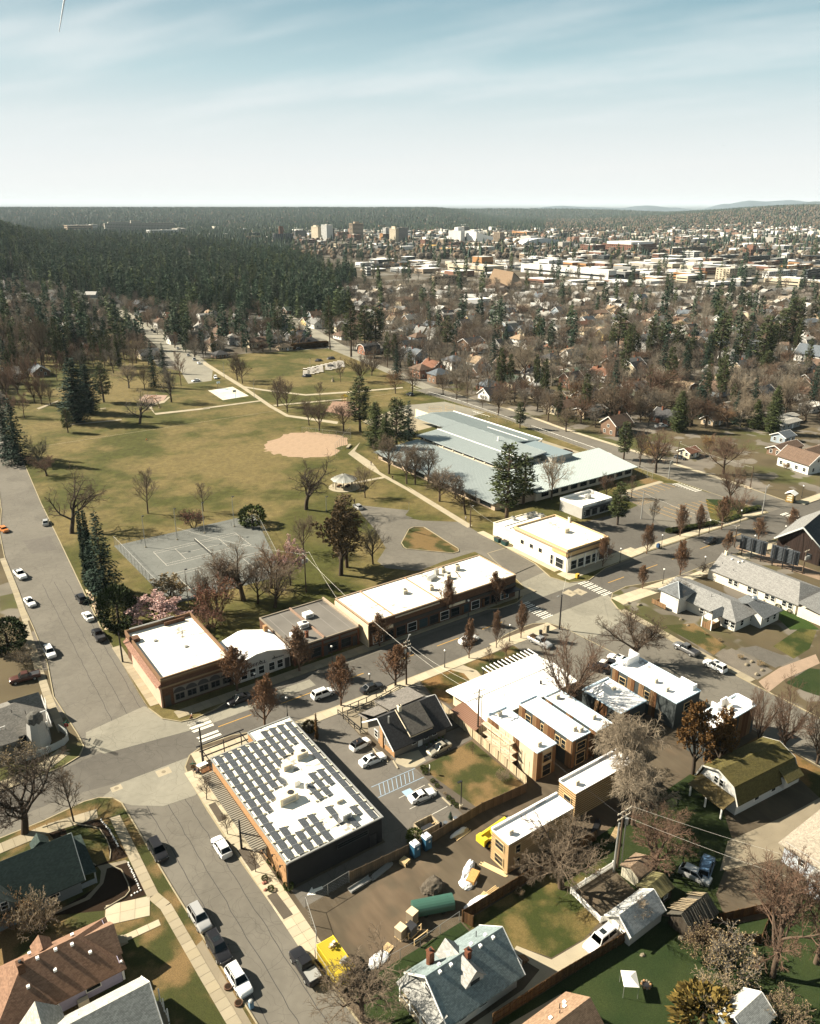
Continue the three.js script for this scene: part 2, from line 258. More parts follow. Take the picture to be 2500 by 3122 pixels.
let KIND={
pear:s=>bareTree(s,{trunk:7.4,r:.15,kids:[22,8,6,5],from:[.13,.2,.2,.2],ang:[46,30,32,34],angTop:[22,30,32,34],ratio:[.52,.46,.42,.5],low:1,high:.42,pull:[0,.22,.14,.06,0],gnarl:.1,leaf:1,leafW:.08}),
maple:s=>bareTree(s,{trunk:7.5,r:.28,kids:[11,9,7,8],from:[.26,.25,.15,.15],ang:[62,42,40,42],angTop:[28,42,40,42],ratio:[.85,.5,.45,.45],low:1,high:.6,pull:[0,.1,.06,.03,0],gnarl:.2}),
broad:s=>bareTree(s,{trunk:5,r:.36,topR:.6,kids:[7,10,8,8],from:[.45,.2,.15,.15],ang:[58,42,42,45],angTop:[30,42,42,45],ratio:[1.15,.5,.45,.45],low:1,high:.95,pull:[0,.08,.05,.02,-.02],gnarl:.26}),
oak:s=>bareTree(s,{trunk:5.5,r:.42,topR:.6,kids:[7,9,7,5],from:[.42,.25,.2,.2],ang:[70,48,46,48],angTop:[24,48,46,48],ratio:[1.05,.5,.42,.4],low:.9,high:1,pull:[0,.1,.04,0,-.03],gnarl:.42}),
vase:s=>bareTree(s,{trunk:3,r:.3,topR:.7,kids:[8,11,8,7],from:[.35,.2,.2,.2],ang:[34,30,34,36],ratio:[2.4,.42,.42,.45],low:1,high:1,pull:[0,.05,.08,.05,.02],gnarl:.13}),
weeping:s=>bareTree(s,{trunk:5.5,r:.3,kids:[10,9,8,6],from:[.3,.3,.2,.2],ang:[55,40,40,34],angTop:[25,40,40,34],ratio:[.95,.5,.55,.75],low:1,high:.7,pull:[0,.06,-.1,-.3,-.3],gnarl:.18}),
young:s=>bareTree(s,{trunk:5,r:.07,kids:[15,7,6],from:[.3,.3,.2],ang:[45,34,34],angTop:[30,34,34],ratio:[.4,.45,.45],low:1,high:.5,pull:[0,.16,.1,0],gnarl:.12}),
blossom:s=>bareTree(s,{trunk:3.2,r:.2,topR:.6,kids:[7,7,6,3],from:[.4,.25,.2,.2],ang:[60,42,40,42],angTop:[30,42,40,42],ratio:[1.15,.5,.48,.5],low:1,high:.9,pull:[0,.06,.05,.03,0],gnarl:.25,leaf:8,leafW:.13,leafAll:!0}),
bush:s=>bareTree(s,{stems:9,lean:.45,trunk:1.6,r:.035,kids:[5,5,4],from:[.3,.25,.2],ang:[34,38,40],ratio:[.7,.5,.5],low:1,high:.8,pull:[0,.04,.02,0],gnarl:.2,leaf:2,leafW:.05}),
ivy:s=>bareTree(s,{trunk:7,r:.3,kids:[10,7,5,4],from:[.25,.25,.2,.2],ang:[55,42,40,42],angTop:[25,42,40,42],ratio:[.7,.5,.45,.45],low:1,high:.5,pull:[0,.1,.06,.03,0],gnarl:.25,leaf:6,leafW:.16,leafAll:!0}),
spruce:s=>evergreen(s,{r:.28,from:.04,step:.34,n:9,rad:3.6,shape:t=>mh.pow(1-t,.85),rise:t=>-.12+.5*t,droop:1,dense:4.2,leaf:.36,loose:.25}),
pine:s=>evergreen(s,{r:.32,from:.22,step:.36,n:8,rad:3.1,shape:t=>(.55+.45*mh.sin(mh.min(1,t*1.6)*1.57))*mh.pow(1.02-t,.45),rise:t=>.05+.7*t,droop:.4,dense:5,leaf:.4,loose:.75,tuft:!0,limb:!0,gap:.12}),
ponderosa:s=>evergreen(s,{r:.3,from:.3,step:.42,n:7,rad:2.3,shape:t=>(.7+.3*mh.sin(t*3))*mh.pow(1.02-t,.4),rise:t=>.1+.6*t,droop:.3,dense:5.5,leaf:.42,loose:.8,tuft:!0,limb:!0,gap:.2}),
cedar:s=>evergreen(s,{r:.3,from:.02,step:.26,n:11,rad:2.7,shape:t=>mh.pow(mh.sin(mh.min(1,.25+t*.9)*2.6),.6)*mh.pow(1.01-t,.4)*1.2,rise:()=>.35,droop:.6,dense:5,leaf:.34,loose:.35}),
column:s=>evergreen(s,{r:.2,from:.01,step:.22,n:13,rad:1.7,shape:t=>mh.pow(1-t,.55),rise:()=>.6,droop:.3,dense:6,leaf:.3,loose:.3}),
round:s=>mound(s,4200,.045,()=>1),shrub:s=>mound(s,900,.09,d=>1+.12*mh.sin(d.x*11)*mh.sin(d.z*9)),
};
let LOOK={pear:[kM.red,kM.red,lM.rust],maple:[kM.brown,kM.brown],broad:[kM.brown,kM.tan],oak:[kM.dark,kM.dark],vase:[kM.brown,kM.red],weeping:[kM.brown,kM.pale],young:[kM.brown,kM.brown],blossom:[kM.dark,kM.brown,lM.pink],bush:[kM.brown,kM.tan,lM.bud],ivy:[kM.dark,kM.dark,lM.ivy],spruce:[kM.dark,lM.spruce],pine:[kM.brown,lM.pine],ponderosa:[kM.brown,lM.pine],cedar:[kM.dark,lM.cedar],column:[kM.dark,lM.spruce],round:[kM.dark,lM.yew],shrub:[kM.dark,lM.boxwood]};
let EVER=new Set(['spruce','pine','ponderosa','cedar','column','round','shrub']);
let VARIANTS={maple:4,broad:3,oak:2,spruce:3,pine:3,ponderosa:3,pear:4,vase:2,bush:2,cedar:2};
let treeR=rng(77);
function treeGeo(kind,v){return once('tree'+kind+v,()=>KIND[kind](kind.length*31+v*101+kind.charCodeAt(1)));}
let growing=[];
function tree(kind,p,h,w,label,{name,group,look=LOOK[kind],category='tree',turn}={}){
let v=mh.floor(treeR()*(VARIANTS[kind]??1)),g=treeGeo(kind,v),o=new X3.Group();
o.name=nmb(name??(EVER.has(kind)?{spruce:'spruce_tree',pine:'pine_tree',ponderosa:'pine_tree',cedar:'cedar_tree',column:'columnar_evergreen',round:'evergreen_shrub',shrub:'shrub'}[kind]:{pear:'street_pear_tree',blossom:'blossom_tree',bush:'bare_shrub',oak:'oak_tree'}[kind]??'bare_tree'));
let s=h/g.h,sx=w?clamp(w/(g.w*s),.6,1.75)*s:s;
o.position.set(p[0],p[1]??0,p[2]);o.scale.set(sx,s,sx);o.rotation.y=turn??treeR()*6.28;
put('trunk',g.trunk,look[0],o);let c=put('crown',g.crown,look[1],o);if(g.leaves&&look[2])put('leaves',g.leaves,look[2],c);
scene.add(o);growing.push([p[0],p[2],(g.w*sx)/2]);
return tag(o,label,category,group);
}
function tr(kind,r,bx,by,ty,wpx,label,opt){let p=at(r,bx,by,.05),h=tall(p,r,ty),w=wpx?(wpx/2.697/FOCAL)*mh.hypot(p[0],p[2],EYE):0;return tree(kind,p,h,w,label,opt);}
// cars
function carProto(k){
let L=k.L/2,W=k.W/2,o=new X3.Group(),P=[],I=[],N=11;
let st=[[-1,.82,.72],[-.965,.93,.98],[-.7,1,1],[.3,1,1],[.62,.99,.985],[.9,.94,.93],[.985,.84,.82],[1,.74,.72]];
let deck=x=>(x<k.xd?k.deck:x>k.xa?lerp(k.hood+.06,k.hood-.06,(x-k.xa)/(1-k.xa)):lerp(k.deck,k.hood+.06,(x-k.xd)/(k.xa-k.xd)));
for(let[x,w,q]of st){let y=k.cl+(deck(x)-k.cl)*q,hw=W*w;for(let[a,b]of[[-.8,k.cl],[-.98,k.cl+.12],[-1,lerp(k.cl,y,.55)],[-.95,lerp(k.cl,y,.86)],[-.84,y],[0,y+.035],[.84,y],[.95,lerp(k.cl,y,.86)],[1,lerp(k.cl,y,.55)],[.98,k.cl+.12],[.8,k.cl]])P.push(x*L,b,a*hw);}
for(let s=0;s<st.length-1;s++)for(let j=0;j<N;j++){let a=s*N+j,b=s*N+((j+1)%N);I.push(a,a+N,b,b,a+N,b+N);}
for(let j=1;j<N-1;j++){I.push(0,j,j+1);let e=(st.length-1)*N;I.push(e,e+j+1,e+j);}
let g=new X3.BufferGeometry();g.setAttribute('position',new X3.Float32BufferAttribute(P,3));g.setIndex(I);g=toCreasedNormals(g,.7);
put('body',g,mat([.7,.7,.68],{ro:.25,metalness:.1}),o);
let yb=k.hood+.02,yr=k.roof,xa=k.xa*L,xb=k.xb*L,xc=k.xc*L,xd=k.xd*L,wb=W*.87,wr=W*.7;
let lo=[[xd,k.deck-.02,wb],[xa,yb,wb],[xa,yb,-wb],[xd,k.deck-.02,-wb]],hi=[[xc,yr,wr],[xb,yr,wr],[xb,yr,-wr],[xc,yr,-wr]],mid=(a,b,t)=>a.map((x,i)=>lerp(x,b[i],t));
let cab=mb().hexa(lo,hi);cab.quad(mid(hi[0],hi[3],.06),mid(hi[1],hi[2],.06),mid(hi[2],hi[1],.06),mid(hi[3],hi[0],.06));for(let q of[cab.p.length-17,cab.p.length-14,cab.p.length-11,cab.p.length-8,cab.p.length-5,cab.p.length-2])cab.p[q]+=.02;
cab.as('roof',mat([.7,.7,.68],{ro:.25,metalness:.1}),o);
let pane=(a,b,c,d,off,m0,m1)=>{let out=[a,b,c,d],cen=[0,1,2].map(i=>(a[i]+b[i]+c[i]+d[i])/4),B=mb(),q=out.map((v,i)=>[0,1,2].map(n=>lerp(cen[n],v[n],n===1?m1:m0)+off[n]));B.quad(...q).quad(q[3],q[2],q[1],q[0]);return B;};
pane(lo[1],lo[2],hi[2],hi[1],[.02,.012,0],.9,.86).as('windshield',M.glass,o);
pane(lo[3],lo[0],hi[0],hi[3],[-.02,.012,0],.86,.78).as('rear_window',M.glass,o);
for(let s of[0,1]){let[a,b,c,d]=s?[lo[2],lo[3],hi[3],hi[2]]:[lo[0],lo[1],hi[1],hi[0]];let A=mid(a,b,.5),D=mid(d,c,.5);pane(a,A,D,d,[0,.01,s?-.018:.018],.9,.8).as('side_window',M.glass,o);pane(A,b,c,D,[0,.01,s?-.018:.018],.9,.8).as('side_window',M.glass,o);}
for(let x of[k.wf*L,-k.wr*L])for(let s of[-1,1]){let w=mb().tube([x,k.rw,s*(W-.2)],[x,k.rw,s*(W+.015)],k.rw,k.rw,14).as('wheel',M.rubber,o);mb().tube([x,k.rw,s*(W-.1)],[x,k.rw,s*(W+.026)],k.rw*.62,k.rw*.58,10).as('rim',k.dark?M.iron:M.galv,w);}
for(let s of[-1,1]){
mb().box(L*.95,k.cl+(k.hood-k.cl)*.56,s*W*.66,.16,.13,.34,s*-.25).as('headlight',mat([.6,.6,.58],{ro:.15}),o);
mb().box(-L*.965,k.cl+(k.deck-k.cl)*.6,s*W*.74,.1,.16,.26,s*.2).as('taillight',mat([.3,.015,.01],{ro:.25}),o);
mb().box(xa-.28,yb+.02,s*(W+.06),.14,.13,.2).as('mirror',M.black,o);
}
mb().box(L*.975,k.cl+.05,0,.09,(k.hood-k.cl)*.4,W*.85).as('grille',M.black,o);mb().box(L*.993,k.cl+.06,0,.05,.1,W*1.3).as('bumper',M.black,o);
mb().box(-L*.985,k.cl+(k.deck-k.cl)*.35,0,.05,.12,.5).as('number_plate',M.paint,o);
if(k.rack)for(let s of[-1,1])mb().bar([xc+.1,yr+.07,s*(wr-.04)],[xb-.1,yr+.07,s*(wr-.04)],.045).as('roof_rail',M.black,o);
if(k.sunroof)mb().box((xb+xc)/2+.35,yr+.022,0,.75,.012,wr*1.2).as('sunroof',M.glass,o);
if(k.bed){let x0=-L*.96,x1=k.xd*L-.06,B=mb(),t=k.deck+.02;B.box((x0+x1)/2,t,W*.86,x1-x0,.1,.1).box((x0+x1)/2,t,-W*.86,x1-x0,.1,.1).box(x0+.04,t,0,.08,.1,W*1.7).box(x1,t,0,.08,.1,W*1.7);B.as('bed_rail',mat([.7,.7,.68],{ro:.25,metalness:.1}),o);mb().box((x0+x1)/2,t-.005,0,x1-x0-.16,.05,W*1.62).as('cargo_bed',M.black,o);}
return o;
}
let CAR={
sedan:{L:4.75,W:1.82,cl:.2,hood:.88,deck:.98,roof:1.44,xa:.42,xb:.1,xc:-.42,xd:-.72,wf:.6,wr:.6,rw:.33,sunroof:!0},
coupe:{L:4.5,W:1.8,cl:.18,hood:.84,deck:.92,roof:1.33,xa:.36,xb:.05,xc:-.35,xd:-.74,wf:.6,wr:.6,rw:.33},
suv:{L:4.7,W:1.86,cl:.26,hood:1.02,deck:1.06,roof:1.7,xa:.46,xb:.2,xc:-.8,xd:-.95,wf:.6,wr:.6,rw:.37,rack:!0},
hatch:{L:4.4,W:1.8,cl:.2,hood:.95,deck:1.02,roof:1.52,xa:.5,xb:.15,xc:-.66,xd:-.93,wf:.62,wr:.6,rw:.33},
pickup:{L:5.75,W:1.98,cl:.34,hood:1.14,deck:1.12,roof:1.85,xa:.4,xb:.2,xc:-.2,xd:-.29,wf:.64,wr:.58,rw:.4,bed:!0},
jeep:{L:4.9,W:1.9,cl:.3,hood:1.06,deck:1.08,roof:1.8,xa:.4,xb:.2,xc:-.86,xd:-.96,wf:.6,wr:.58,rw:.39,rack:!0,sunroof:!0},
mini:{L:3.9,W:1.75,cl:.2,hood:.96,deck:1.0,roof:1.45,xa:.45,xb:.2,xc:-.72,xd:-.92,wf:.62,wr:.62,rw:.32},
};
let PAINT={white:[.72,.72,.7],silver:[.42,.42,.41],black:[.012,.012,.014],charcoal:[.035,.037,.04],grey:[.13,.13,.13],gold:[.36,.33,.26],orange:[.5,.17,.04],navy:[.015,.022,.035],maroon:[.06,.02,.012],blue:[.06,.11,.18]};
function car(kind,paint,a,b,label,category='car',o={}){
let p=[(a[0]+b[0])/2,o.y??.01,(a[2]+b[2])/2],t=mh.atan2(-(a[2]-b[2]),a[0]-b[0]);
let c=once('car'+kind,()=>carProto(CAR[kind])).clone();c.name=nmb({pickup:'pickup_truck',suv:'parked_suv',jeep:'parked_suv',hatch:'hatchback_car',sedan:'sedan_car',coupe:'coupe_car',mini:'small_suv'}[kind]);c.position.set(...p);c.rotation.y=t;
let pm=mat(PAINT[paint],{ro:.28,metalness:['silver','grey','gold','charcoal'].includes(paint)?.4:.05});
c.traverse(q=>{if(q.name==='body'||q.name==='bed_rail'||(q.name==='roof'&&!o.roof))q.material=pm;else if(q.name==='roof')q.material=mat(PAINT[o.roof],{ro:.28});if(q.name==='cargo_bed'&&o.load)q.material=o.load;});
scene.add(c);return tag(c,label,category,o.group);
}
function park(kind,paint,r,x,y,dx,dz,label,category,o={}){let p=at(r,x,y,.7),l=mh.hypot(dx,dz),a=[p[0]+dx/l,0,p[2]+dz/l],b=[p[0]-dx/l,0,p[2]-dz/l];return car(kind,paint,a,b,label,category,o);}
// windows, doors, house shapes
let frameGeo=(w,h,t=.09)=>once(`f${w},${h},${t}`,()=>mb().box(0,-h/2-t,0,w+2*t,t,.12).box(0,h/2,0,w+2*t,t,.12).box(-w/2-t/2,-h/2,0,t,h,.118).box(w/2+t/2,-h/2,0,t,h,.118).box(0,-.02,0,w,.04,.1).geo());
function win(parent,x,y,z,ry,w,h,fm=M.frame,pm=M.glass,name='window'){let f=put(name,frameGeo(w,h),fm,parent,[x,y,z],ry);put('pane',bG(w,h,.05),pm,f,[0,-h/2,0]);return f;}
function door(parent,x,y,z,ry,w=1,h=2.1,m=M.white){let d=put('door',bG(w,h,.1),m,parent,[x,y,z],ry);put('handle',bG(.06,.14,.06),M.chrome,d,[w*.36,h*.46,.07]);return d;}
function hB(o,root){
let{L,W,h,rise,roof}=o,x=L/2,z=W/2,B=mb();if(roof==='flat'){B.box(0,0,0,L,h,W).as('wall',o.wall,root);return;}
if(roof==='hip')B.box(0,0,0,L,h,W);
else{
let top=roof==='gambrel'?[[z,h],[z*.72,h+rise*.68],[0,h+rise],[-z*.72,h+rise*.68],[-z,h]]:[[z,h],[0,h+rise],[-z,h]],ring=[[z,-.1],...top,[-z,-.1]];
for(let s of[1,-1]){let q=ring.map(([c,y])=>[s*x,y,c]);B.fan(s>0?q.slice().reverse().map(v=>v):q);}
for(let s of[1,-1])B.quad([-x*s,-.1,z*s],[x*s,-.1,z*s],[x*s,h,z*s],[-x*s,h,z*s]);
}
B.as('wall',o.wall,root);
}
function hR(o,root){
let{L,W,h,rise,roof,over=.5,t=.18}=o,x=L/2+(o.gableOver??over*.8),z=W/2+over,B=mb(),dy=(over*rise)/(W/2),e=h-dy+.06;
if(roof==='flat'){B.box(0,h+.005,0,L-.5,.06,W-.5);let r=B.as('roof',o.roofM,root),c=mb();for(let[cx,cz,w,d]of[[0,W/2-.1,L+.1,.3],[0,-W/2+.1,L+.1,.3],[L/2-.1,0,.3,W-.5],[-L/2+.1,0,.3,W-.5]])c.box(cx,h,cz,w,o.parapet??.3,d);c.as('parapet',o.trim??o.wall,root);return r;}
if(roof==='hip'){
let k=mh.max(0,L/2-W/2)+(L<W?.01:0),top=h+rise,a=[-x,e,z],b=[x,e,z],c=[x,e,-z],d=[-x,e,-z],r0=[-k,top,0],r1=[k,top,0];
B.quad(a,b,r1,r0).quad(c,d,r0,r1).tri(b,c,r1).tri(d,a,r0);for(let[p,q]of[[a,b],[b,c],[c,d],[d,a]])B.quad([p[0],p[1]-t,p[2]],[q[0],q[1]-t,q[2]],q,p);B.quad(...[d,c,b,a].map(q=>[q[0],q[1]-t,q[2]]));
}else if(roof==='gambrel'){
let m=z*.72,y1=h+rise*.68+.08,y2=h+rise+.08;
for(let s of[1,-1]){B.slab([-x*s,e,z*s],[x*s,e,z*s],[x*s,y1,m*s],[-x*s,y1,m*s],t);B.slab([-x*s,y1,m*s],[x*s,y1,m*s],[x*s,y2,0],[-x*s,y2,0],t);}
}else for(let s of[1,-1])B.slab([-x*s,e,z*s],[x*s,e,z*s],[x*s,h+rise+.06,0],[-x*s,h+rise+.06,0],t);
let r=B.as('roof',o.roofM,root);
if(roof!=='hip'&&o.trim){let c=mb();let prof=roof==='gambrel'?[[z,e],[z*.72,h+rise*.68+.08],[0,h+rise+.08]]:[[z,e],[0,h+rise+.06]];for(let s of[1,-1])for(let q of[1,-1])for(let i=0;i<prof.length-1;i++)c.bar([s*(x+.03),prof[i][1]-.1,q*prof[i][0]],[s*(x+.03),prof[i+1][1]-.1,q*prof[i+1][0]],.09,.24);c.as('bargeboard',o.trim,root);}
return r;
}
function chm(parent,x,z,y0,h,w=.7,m=M.brickRed){let c=mb().box(x,y0,z,w,h,w).box(x,y0+h,z,w+.14,.12,w+.14).as('chimney',m,parent);mb().tube([x,y0+h+.1,z],[x,y0+h+.4,z],w*.25,w*.22,8).as('flue',M.black,c);return c;}
function vnt(parent,list,m=M.white){for(let[x,y,z]of list)mb().box(x,y-.12,z,.35,.3,.35).as('roof_vent',m,parent);}
function sPipe(parent,x,y,z,h=.7){mb().tube([x,y-.1,z],[x,y+h,z],.06,.06,6).as('vent_pipe',M.black,parent);}
function wins_(root,L,W,list,fm,pm){for(let[f,u,v,w,h]of list){let d=.045,[x,z,r]=f===0?[u,W/2+d,0]:f===1?[L/2+d,-u,mh.PI/2]:f===2?[-u,-W/2-d,mh.PI]:[-L/2-d,u,-mh.PI/2];win(root,x,v+h/2,z,r,w,h,fm,pm);}}
function dmr(root,x,z,y,s,o){
let g=new X3.Group();g.name='dormer';g.position.set(x,y,z);g.rotation.y=s>0?0:mh.PI;root.add(g);
let w=o.w/2,d=o.d,h=o.h,r=o.rise;
mb().quad([-w,0,0],[w,0,0],[w,h,0],[-w,h,0]).tri([-w,h,0],[w,h,0],[0,h+r,0]).quad([w,0,0],[w,0,-d],[w,h,-d],[w,h,0]).quad([-w,0,-d],[-w,0,0],[-w,h,0],[-w,h,-d]).as('dormer_wall',o.wall,g);
let B=mb();for(let q of[1,-1])q>0?B.slab([w+.25,h-.2,.25],[w+.25,h-.2,-d],[0,h+r+.05,-d-.6],[0,h+r+.05,.25],.12):B.slab([-w-.25,h-.2,-d],[-w-.25,h-.2,.25],[0,h+r+.05,.25],[0,h+r+.05,-d-.6],.12);B.as('dormer_roof',o.roofM,g);
if(o.win!==!1)mb().box(0,h*.3,.04,o.w*.5,h*.55,.06).as('window',M.glass,g);
}
// terrain
let FX=mh.sin(-YAW),FZ=-mh.cos(YAW),RX=mh.cos(YAW),RZ=-mh.sin(YAW);
let st=(x,z)=>[x*FX+z*FZ,x*RX+z*RZ],world=(s,t)=>[s*FX+t*RX,s*FZ+t*RZ];
function land(x,z){
let[s,t]=st(x,z);if(s<650)return-.02;
let a=t/s;let h=0;
h+=64*mh.exp(-(((s-1650)/520)**2)-(((a+.56)/.1)**2));
h+=9*mh.exp(-(((s-2300)/600)**2)-(((a+.46)/.16)**2));
let west=sm(.125,.02,a)*sm(3600,6800,s);h=mh.max(h,west*(66+4*fbm(a*30,s/900,3)));
let mid=sm(.42,.16,a)*sm(6500,8800,s);h=mh.max(h,mid*58);
let east=sm(.18,.5,a)*sm(2600,5600,s);h=mh.max(h,east*(84+10*sm(.3,.42,a))*(.9+.1*fbm(a*14,3,3)));
return h-.02+(s>1200?3*(fbm(x/260,z/260,3)-.5):0)*sm(1200,2200,s);
}
{
let rings=[0,60];let r=60;while(r<12500){r*=r<600?1.25:1.045;rings.push(r);}
let angs=[];for(let a=-180;a<180;a+=mh.abs(a)<42?.8:6)angs.push(rad(a));
let P=[],C=[],U=[],I=[],n=angs.length;
for(let q of rings)for(let a of angs){
let[x,z]=world(q*mh.cos(a),q*mh.sin(a)),y=land(x,z),s=q*mh.cos(a),l=mh.tan(clamp(a,-1.4,1.4));
P.push(x,y,z);U.push(x,z);
let wood=clamp(sm(2900,4200,s)*sm(.15,.03,l)+sm(5600,7000,s)+.85*sm(1900,900,s)*sm(-.02,-.2,l)*sm(600,800,s)+.7*sm(2400,3600,s)*sm(.2,.32,l)),k=.75+.5*fbm(x/140,z/140,3);
C.push(...mul3(mix3([1,.97,.9],[.2,.27,.22],wood),k));
}
for(let i=0;i<rings.length-1;i++)for(let j=0;j<n;j++){let a=i*n+j,b=i*n+((j+1)%n);I.push(a,a+n,b,b,a+n,b+n);}
let g=new X3.BufferGeometry();g.setAttribute('position',new X3.Float32BufferAttribute(P,3));g.setAttribute('uv',new X3.Float32BufferAttribute(U,2));g.setAttribute('color',new X3.Float32BufferAttribute(C,3));g.setIndex(I);g.computeVertexNormals();
if(g.attributes.normal.getY(n*5)<0){for(let i=0;i<I.length;i+=3)[I[i],I[i+1]]=[I[i+1],I[i]];g.setIndex(I);g.computeVertexNormals();}
tag(put('ground',g,mat([1,1,1],{map:T.cityground,vertexColors:!0,ro:1})),null,null,null,'structure');
}
{
let range=(name,D,pts,color)=>{
let crest=[];for(let i=0;i<pts.length-1;i++)for(let k=0;k<12;k++){let t=k/12,x=lerp(pts[i][0],pts[i+1][0],t),y=lerp(pts[i][1],pts[i+1][1],t*t*(3-2*t))+1.6*(fbm(x/30,D,4)-.5);crest.push([x,y]);}
let P=[],I=[],rows=6;
crest.forEach(([px,py])=>{let a=mh.atan((px-1250)/FOCAL),h=EYE+((630-py)/(FOCAL*1.06))*D;for(let j=0;j<=rows;j++){let f=j/rows,q=(D*(.8+.2*f))/mh.cos(a),[x,z]=world(q*mh.cos(a),q*mh.sin(a));P.push(x,-30+(h+30)*mh.pow(f,1.3)*(j===rows?1:.92+.14*fbm(px/22,j*1.7,3)),z);}let q=(D*1.3)/mh.cos(a),[x,z]=world(q*mh.cos(a),q*mh.sin(a));P.push(x,-30,z);});
let w=rows+2;for(let i=0;i<crest.length-1;i++)for(let j=0;j<w-1;j++){let a=i*w+j;I.push(a,a+w,a+1,a+1,a+w,a+w+1);}
let g=new X3.BufferGeometry();g.setAttribute('position',new X3.Float32BufferAttribute(P,3));g.setIndex(I);g.computeVertexNormals();tag(put(name,g,mat(color,{ro:1,side:X3.DoubleSide})),null,null,null,'structure');
};
range('mountain',15500,[[1300,645],[1430,642],[1560,638],[1680,628],[1780,632],[1850,634],[1900,628],[1930,627],[2000,633],[2070,638],[2150,622],[2215,613],[2260,615],[2330,612],[2390,616],[2450,622],[2560,628]],[.06,.08,.1]);
range('mountain_ridge',12600,[[2250,634],[2330,628],[2400,615],[2450,616],[2500,612],[2580,606],[2680,612]],[.04,.052,.055]);
}
// streets, blocks, pavements
let gY=.12,part=(name,pts,y,m,parent)=>tag(mb().sheet(pts,y).as(name,m,parent),null,null,null,parent?null:'structure');
part('road',[[-70,-330],[330,-330],[330,-10],[-70,-10]],0,M.asphalt);
part('main_street',[[21,-123.6],[37,-123.6],[42,-124.2],[330,-124.2],[330,-111],[47,-112],[30,-112.6],[14,-115.5],[-70,-110.5],[-70,-119],[12,-122.5]],.005,M.asphD);
part('street_patch',[[21,-131],[32,-133],[40,-123.5],[62,-123.2],[62,-120.6],[38,-120.6],[22,-123],[19.8,-127]],.009,M.asphaltPale);
part('street_patch',[[18.5,-112],[22,-113.8],[46,-113.8],[31,-104],[26,-104.5],[22,-107.5]],.009,M.asphaltPale);
part('street_patch',[[122,-131],[138,-133],[139,-122.8],[119,-122.6]],.009,M.asphaltPale);
part('street_patch',[[115,-114.6],[139,-115],[136,-104],[119.5,-102]],.009,M.asphaltPale);
part('street_patch',[[29.6,-232],[36.6,-232],[36,-220],[29.6,-221]],.009,M.blacktop);
for(let[x,z,w]of[[27.6,-113.4,2.3],[20.3,-113.6,1.7]]){let s=part('manhole_patch',[[x,z],[x+w,z],[x+w,z+w*.8],[x,z+w*.8]],.014,M.cnew);mb().tube([x+w/2,.012,z+w*.4],[x+w/2,.024,z+w*.4],.36,.36,14).as('manhole_cover',M.cold,s);}
for(let[x0,z0]of[[130.6,-121.6],[133,-120.6]]){let s=part('manhole_patch',[[x0,z0],[x0+2.6,z0-.4],[x0+3,z0+2.4],[x0+.4,z0+2.8]],.014,M.cnew);mb().tube([x0+1.5,.012,z0+1.3],[x0+1.5,.024,z0+1.3],.4,.4,14).as('manhole_cover',M.cold,s);}
function block(name,pts,m,from,to){
let o=part(name,pts,gY,m),B=mb();
for(let i=from;i<to;i++){let[a,b]=[pts[i%pts.length],pts[(i+1)%pts.length]],l=mh.hypot(b[0]-a[0],b[1]-a[1]);B.box((a[0]+b[0])/2,-.05,(a[1]+b[1])/2,l+.1,.2,.2,mh.atan2(-(b[1]-a[1]),b[0]-a[0]));}
B.as('kerb',M.kerb,o);return o;
}
let leftEdge=[[19.6,-131],[18.8,-146],[20.6,-160],[21.3,-176],[22.3,-214],[25.2,-242],[29,-262],[32,-285],[34,-310],[36,-330]];
block('verge',[[-70,-119.6],[15,-123.4],[18.2,-124.6],[19.6,-127],...leftEdge,[-70,-330]],M.yard,0,12);
block('verge',[[-70,-20],[-70,-110],[10,-111.8],[16,-112.6],[18.2,-112.2],[20,-110.8],[20.8,-108.9],[21.5,-88],[22,-77.7],[22.7,-63],[24,-40],[25,-20]],M.drylawn,1,10);
block('lot',[[31.3,-100],[31.6,-108],[32.1,-111.5],[33.8,-114],[36.7,-115.2],[42,-115],[45,-114],[47,-112.3],[55.8,-112],[100,-112],[103,-113.2],[106,-114],[110,-114.3],[114,-114.2],[117,-112.5],[118.4,-109],[119.3,-94.4],[119.5,-60],[119.5,-20],[33.6,-20],[32.5,-55],[31.7,-72.8],[31.3,-85.6]],M.dirt,0,23);
block('lot',[[132.8,-20],[132.7,-71],[133.4,-90.4],[135.3,-108],[137.4,-112],[140.5,-114.3],[146,-114.8],[150,-113.6],[160,-111.3],[330,-110.5],[330,-20]],M.yard,0,9);
block('park_ground',[[33.7,-168],[33.2,-150],[32.6,-138],[32.5,-131.9],[33.6,-127],[36,-124.2],[38.5,-123.6],[42.7,-124.3],[46.5,-125.7],[110,-125.5],[113,-124.2],[118,-124],[121.5,-125.5],[124.7,-128],[126.7,-134.2],[129.5,-146],[131,-150],[137.9,-150],[137,-137.7],[134.5,-129.5],[136,-124.5],[141,-122.6],[150,-125.2],[166,-126],[222,-124.2],[224,-170],[229,-230],[234,-266],[234,-330],[46.5,-330],[44.3,-305.8],[40.5,-262],[38,-226.3]],M.park,0,36);
block('lot',[[330,-330],[247,-330],[246,-270],[241,-232],[239,-180],[237.5,-139.3],[236.2,-127],[240,-124.6],[330,-124]],M.yard,1,8);
part('road',[[224,-329],[247,-329],[258,-400],[275,-466],[312,-602],[420,-1000],[408,-1003],[300,-604],[262,-468],[243,-400]],.03,M.asphaltPale);
part('park_lawn',[[45,-329.5],[239,-329.5],[252,-400],[262,-468],[232,-474],[209,-481],[172,-476],[160,-420],[60,-420]],.035,M.park);
part('park_lawn',[[45,-329],[60,-420],[160,-420],[148,-470],[185,-640],[120,-660],[60,-560]],.03,M.park);
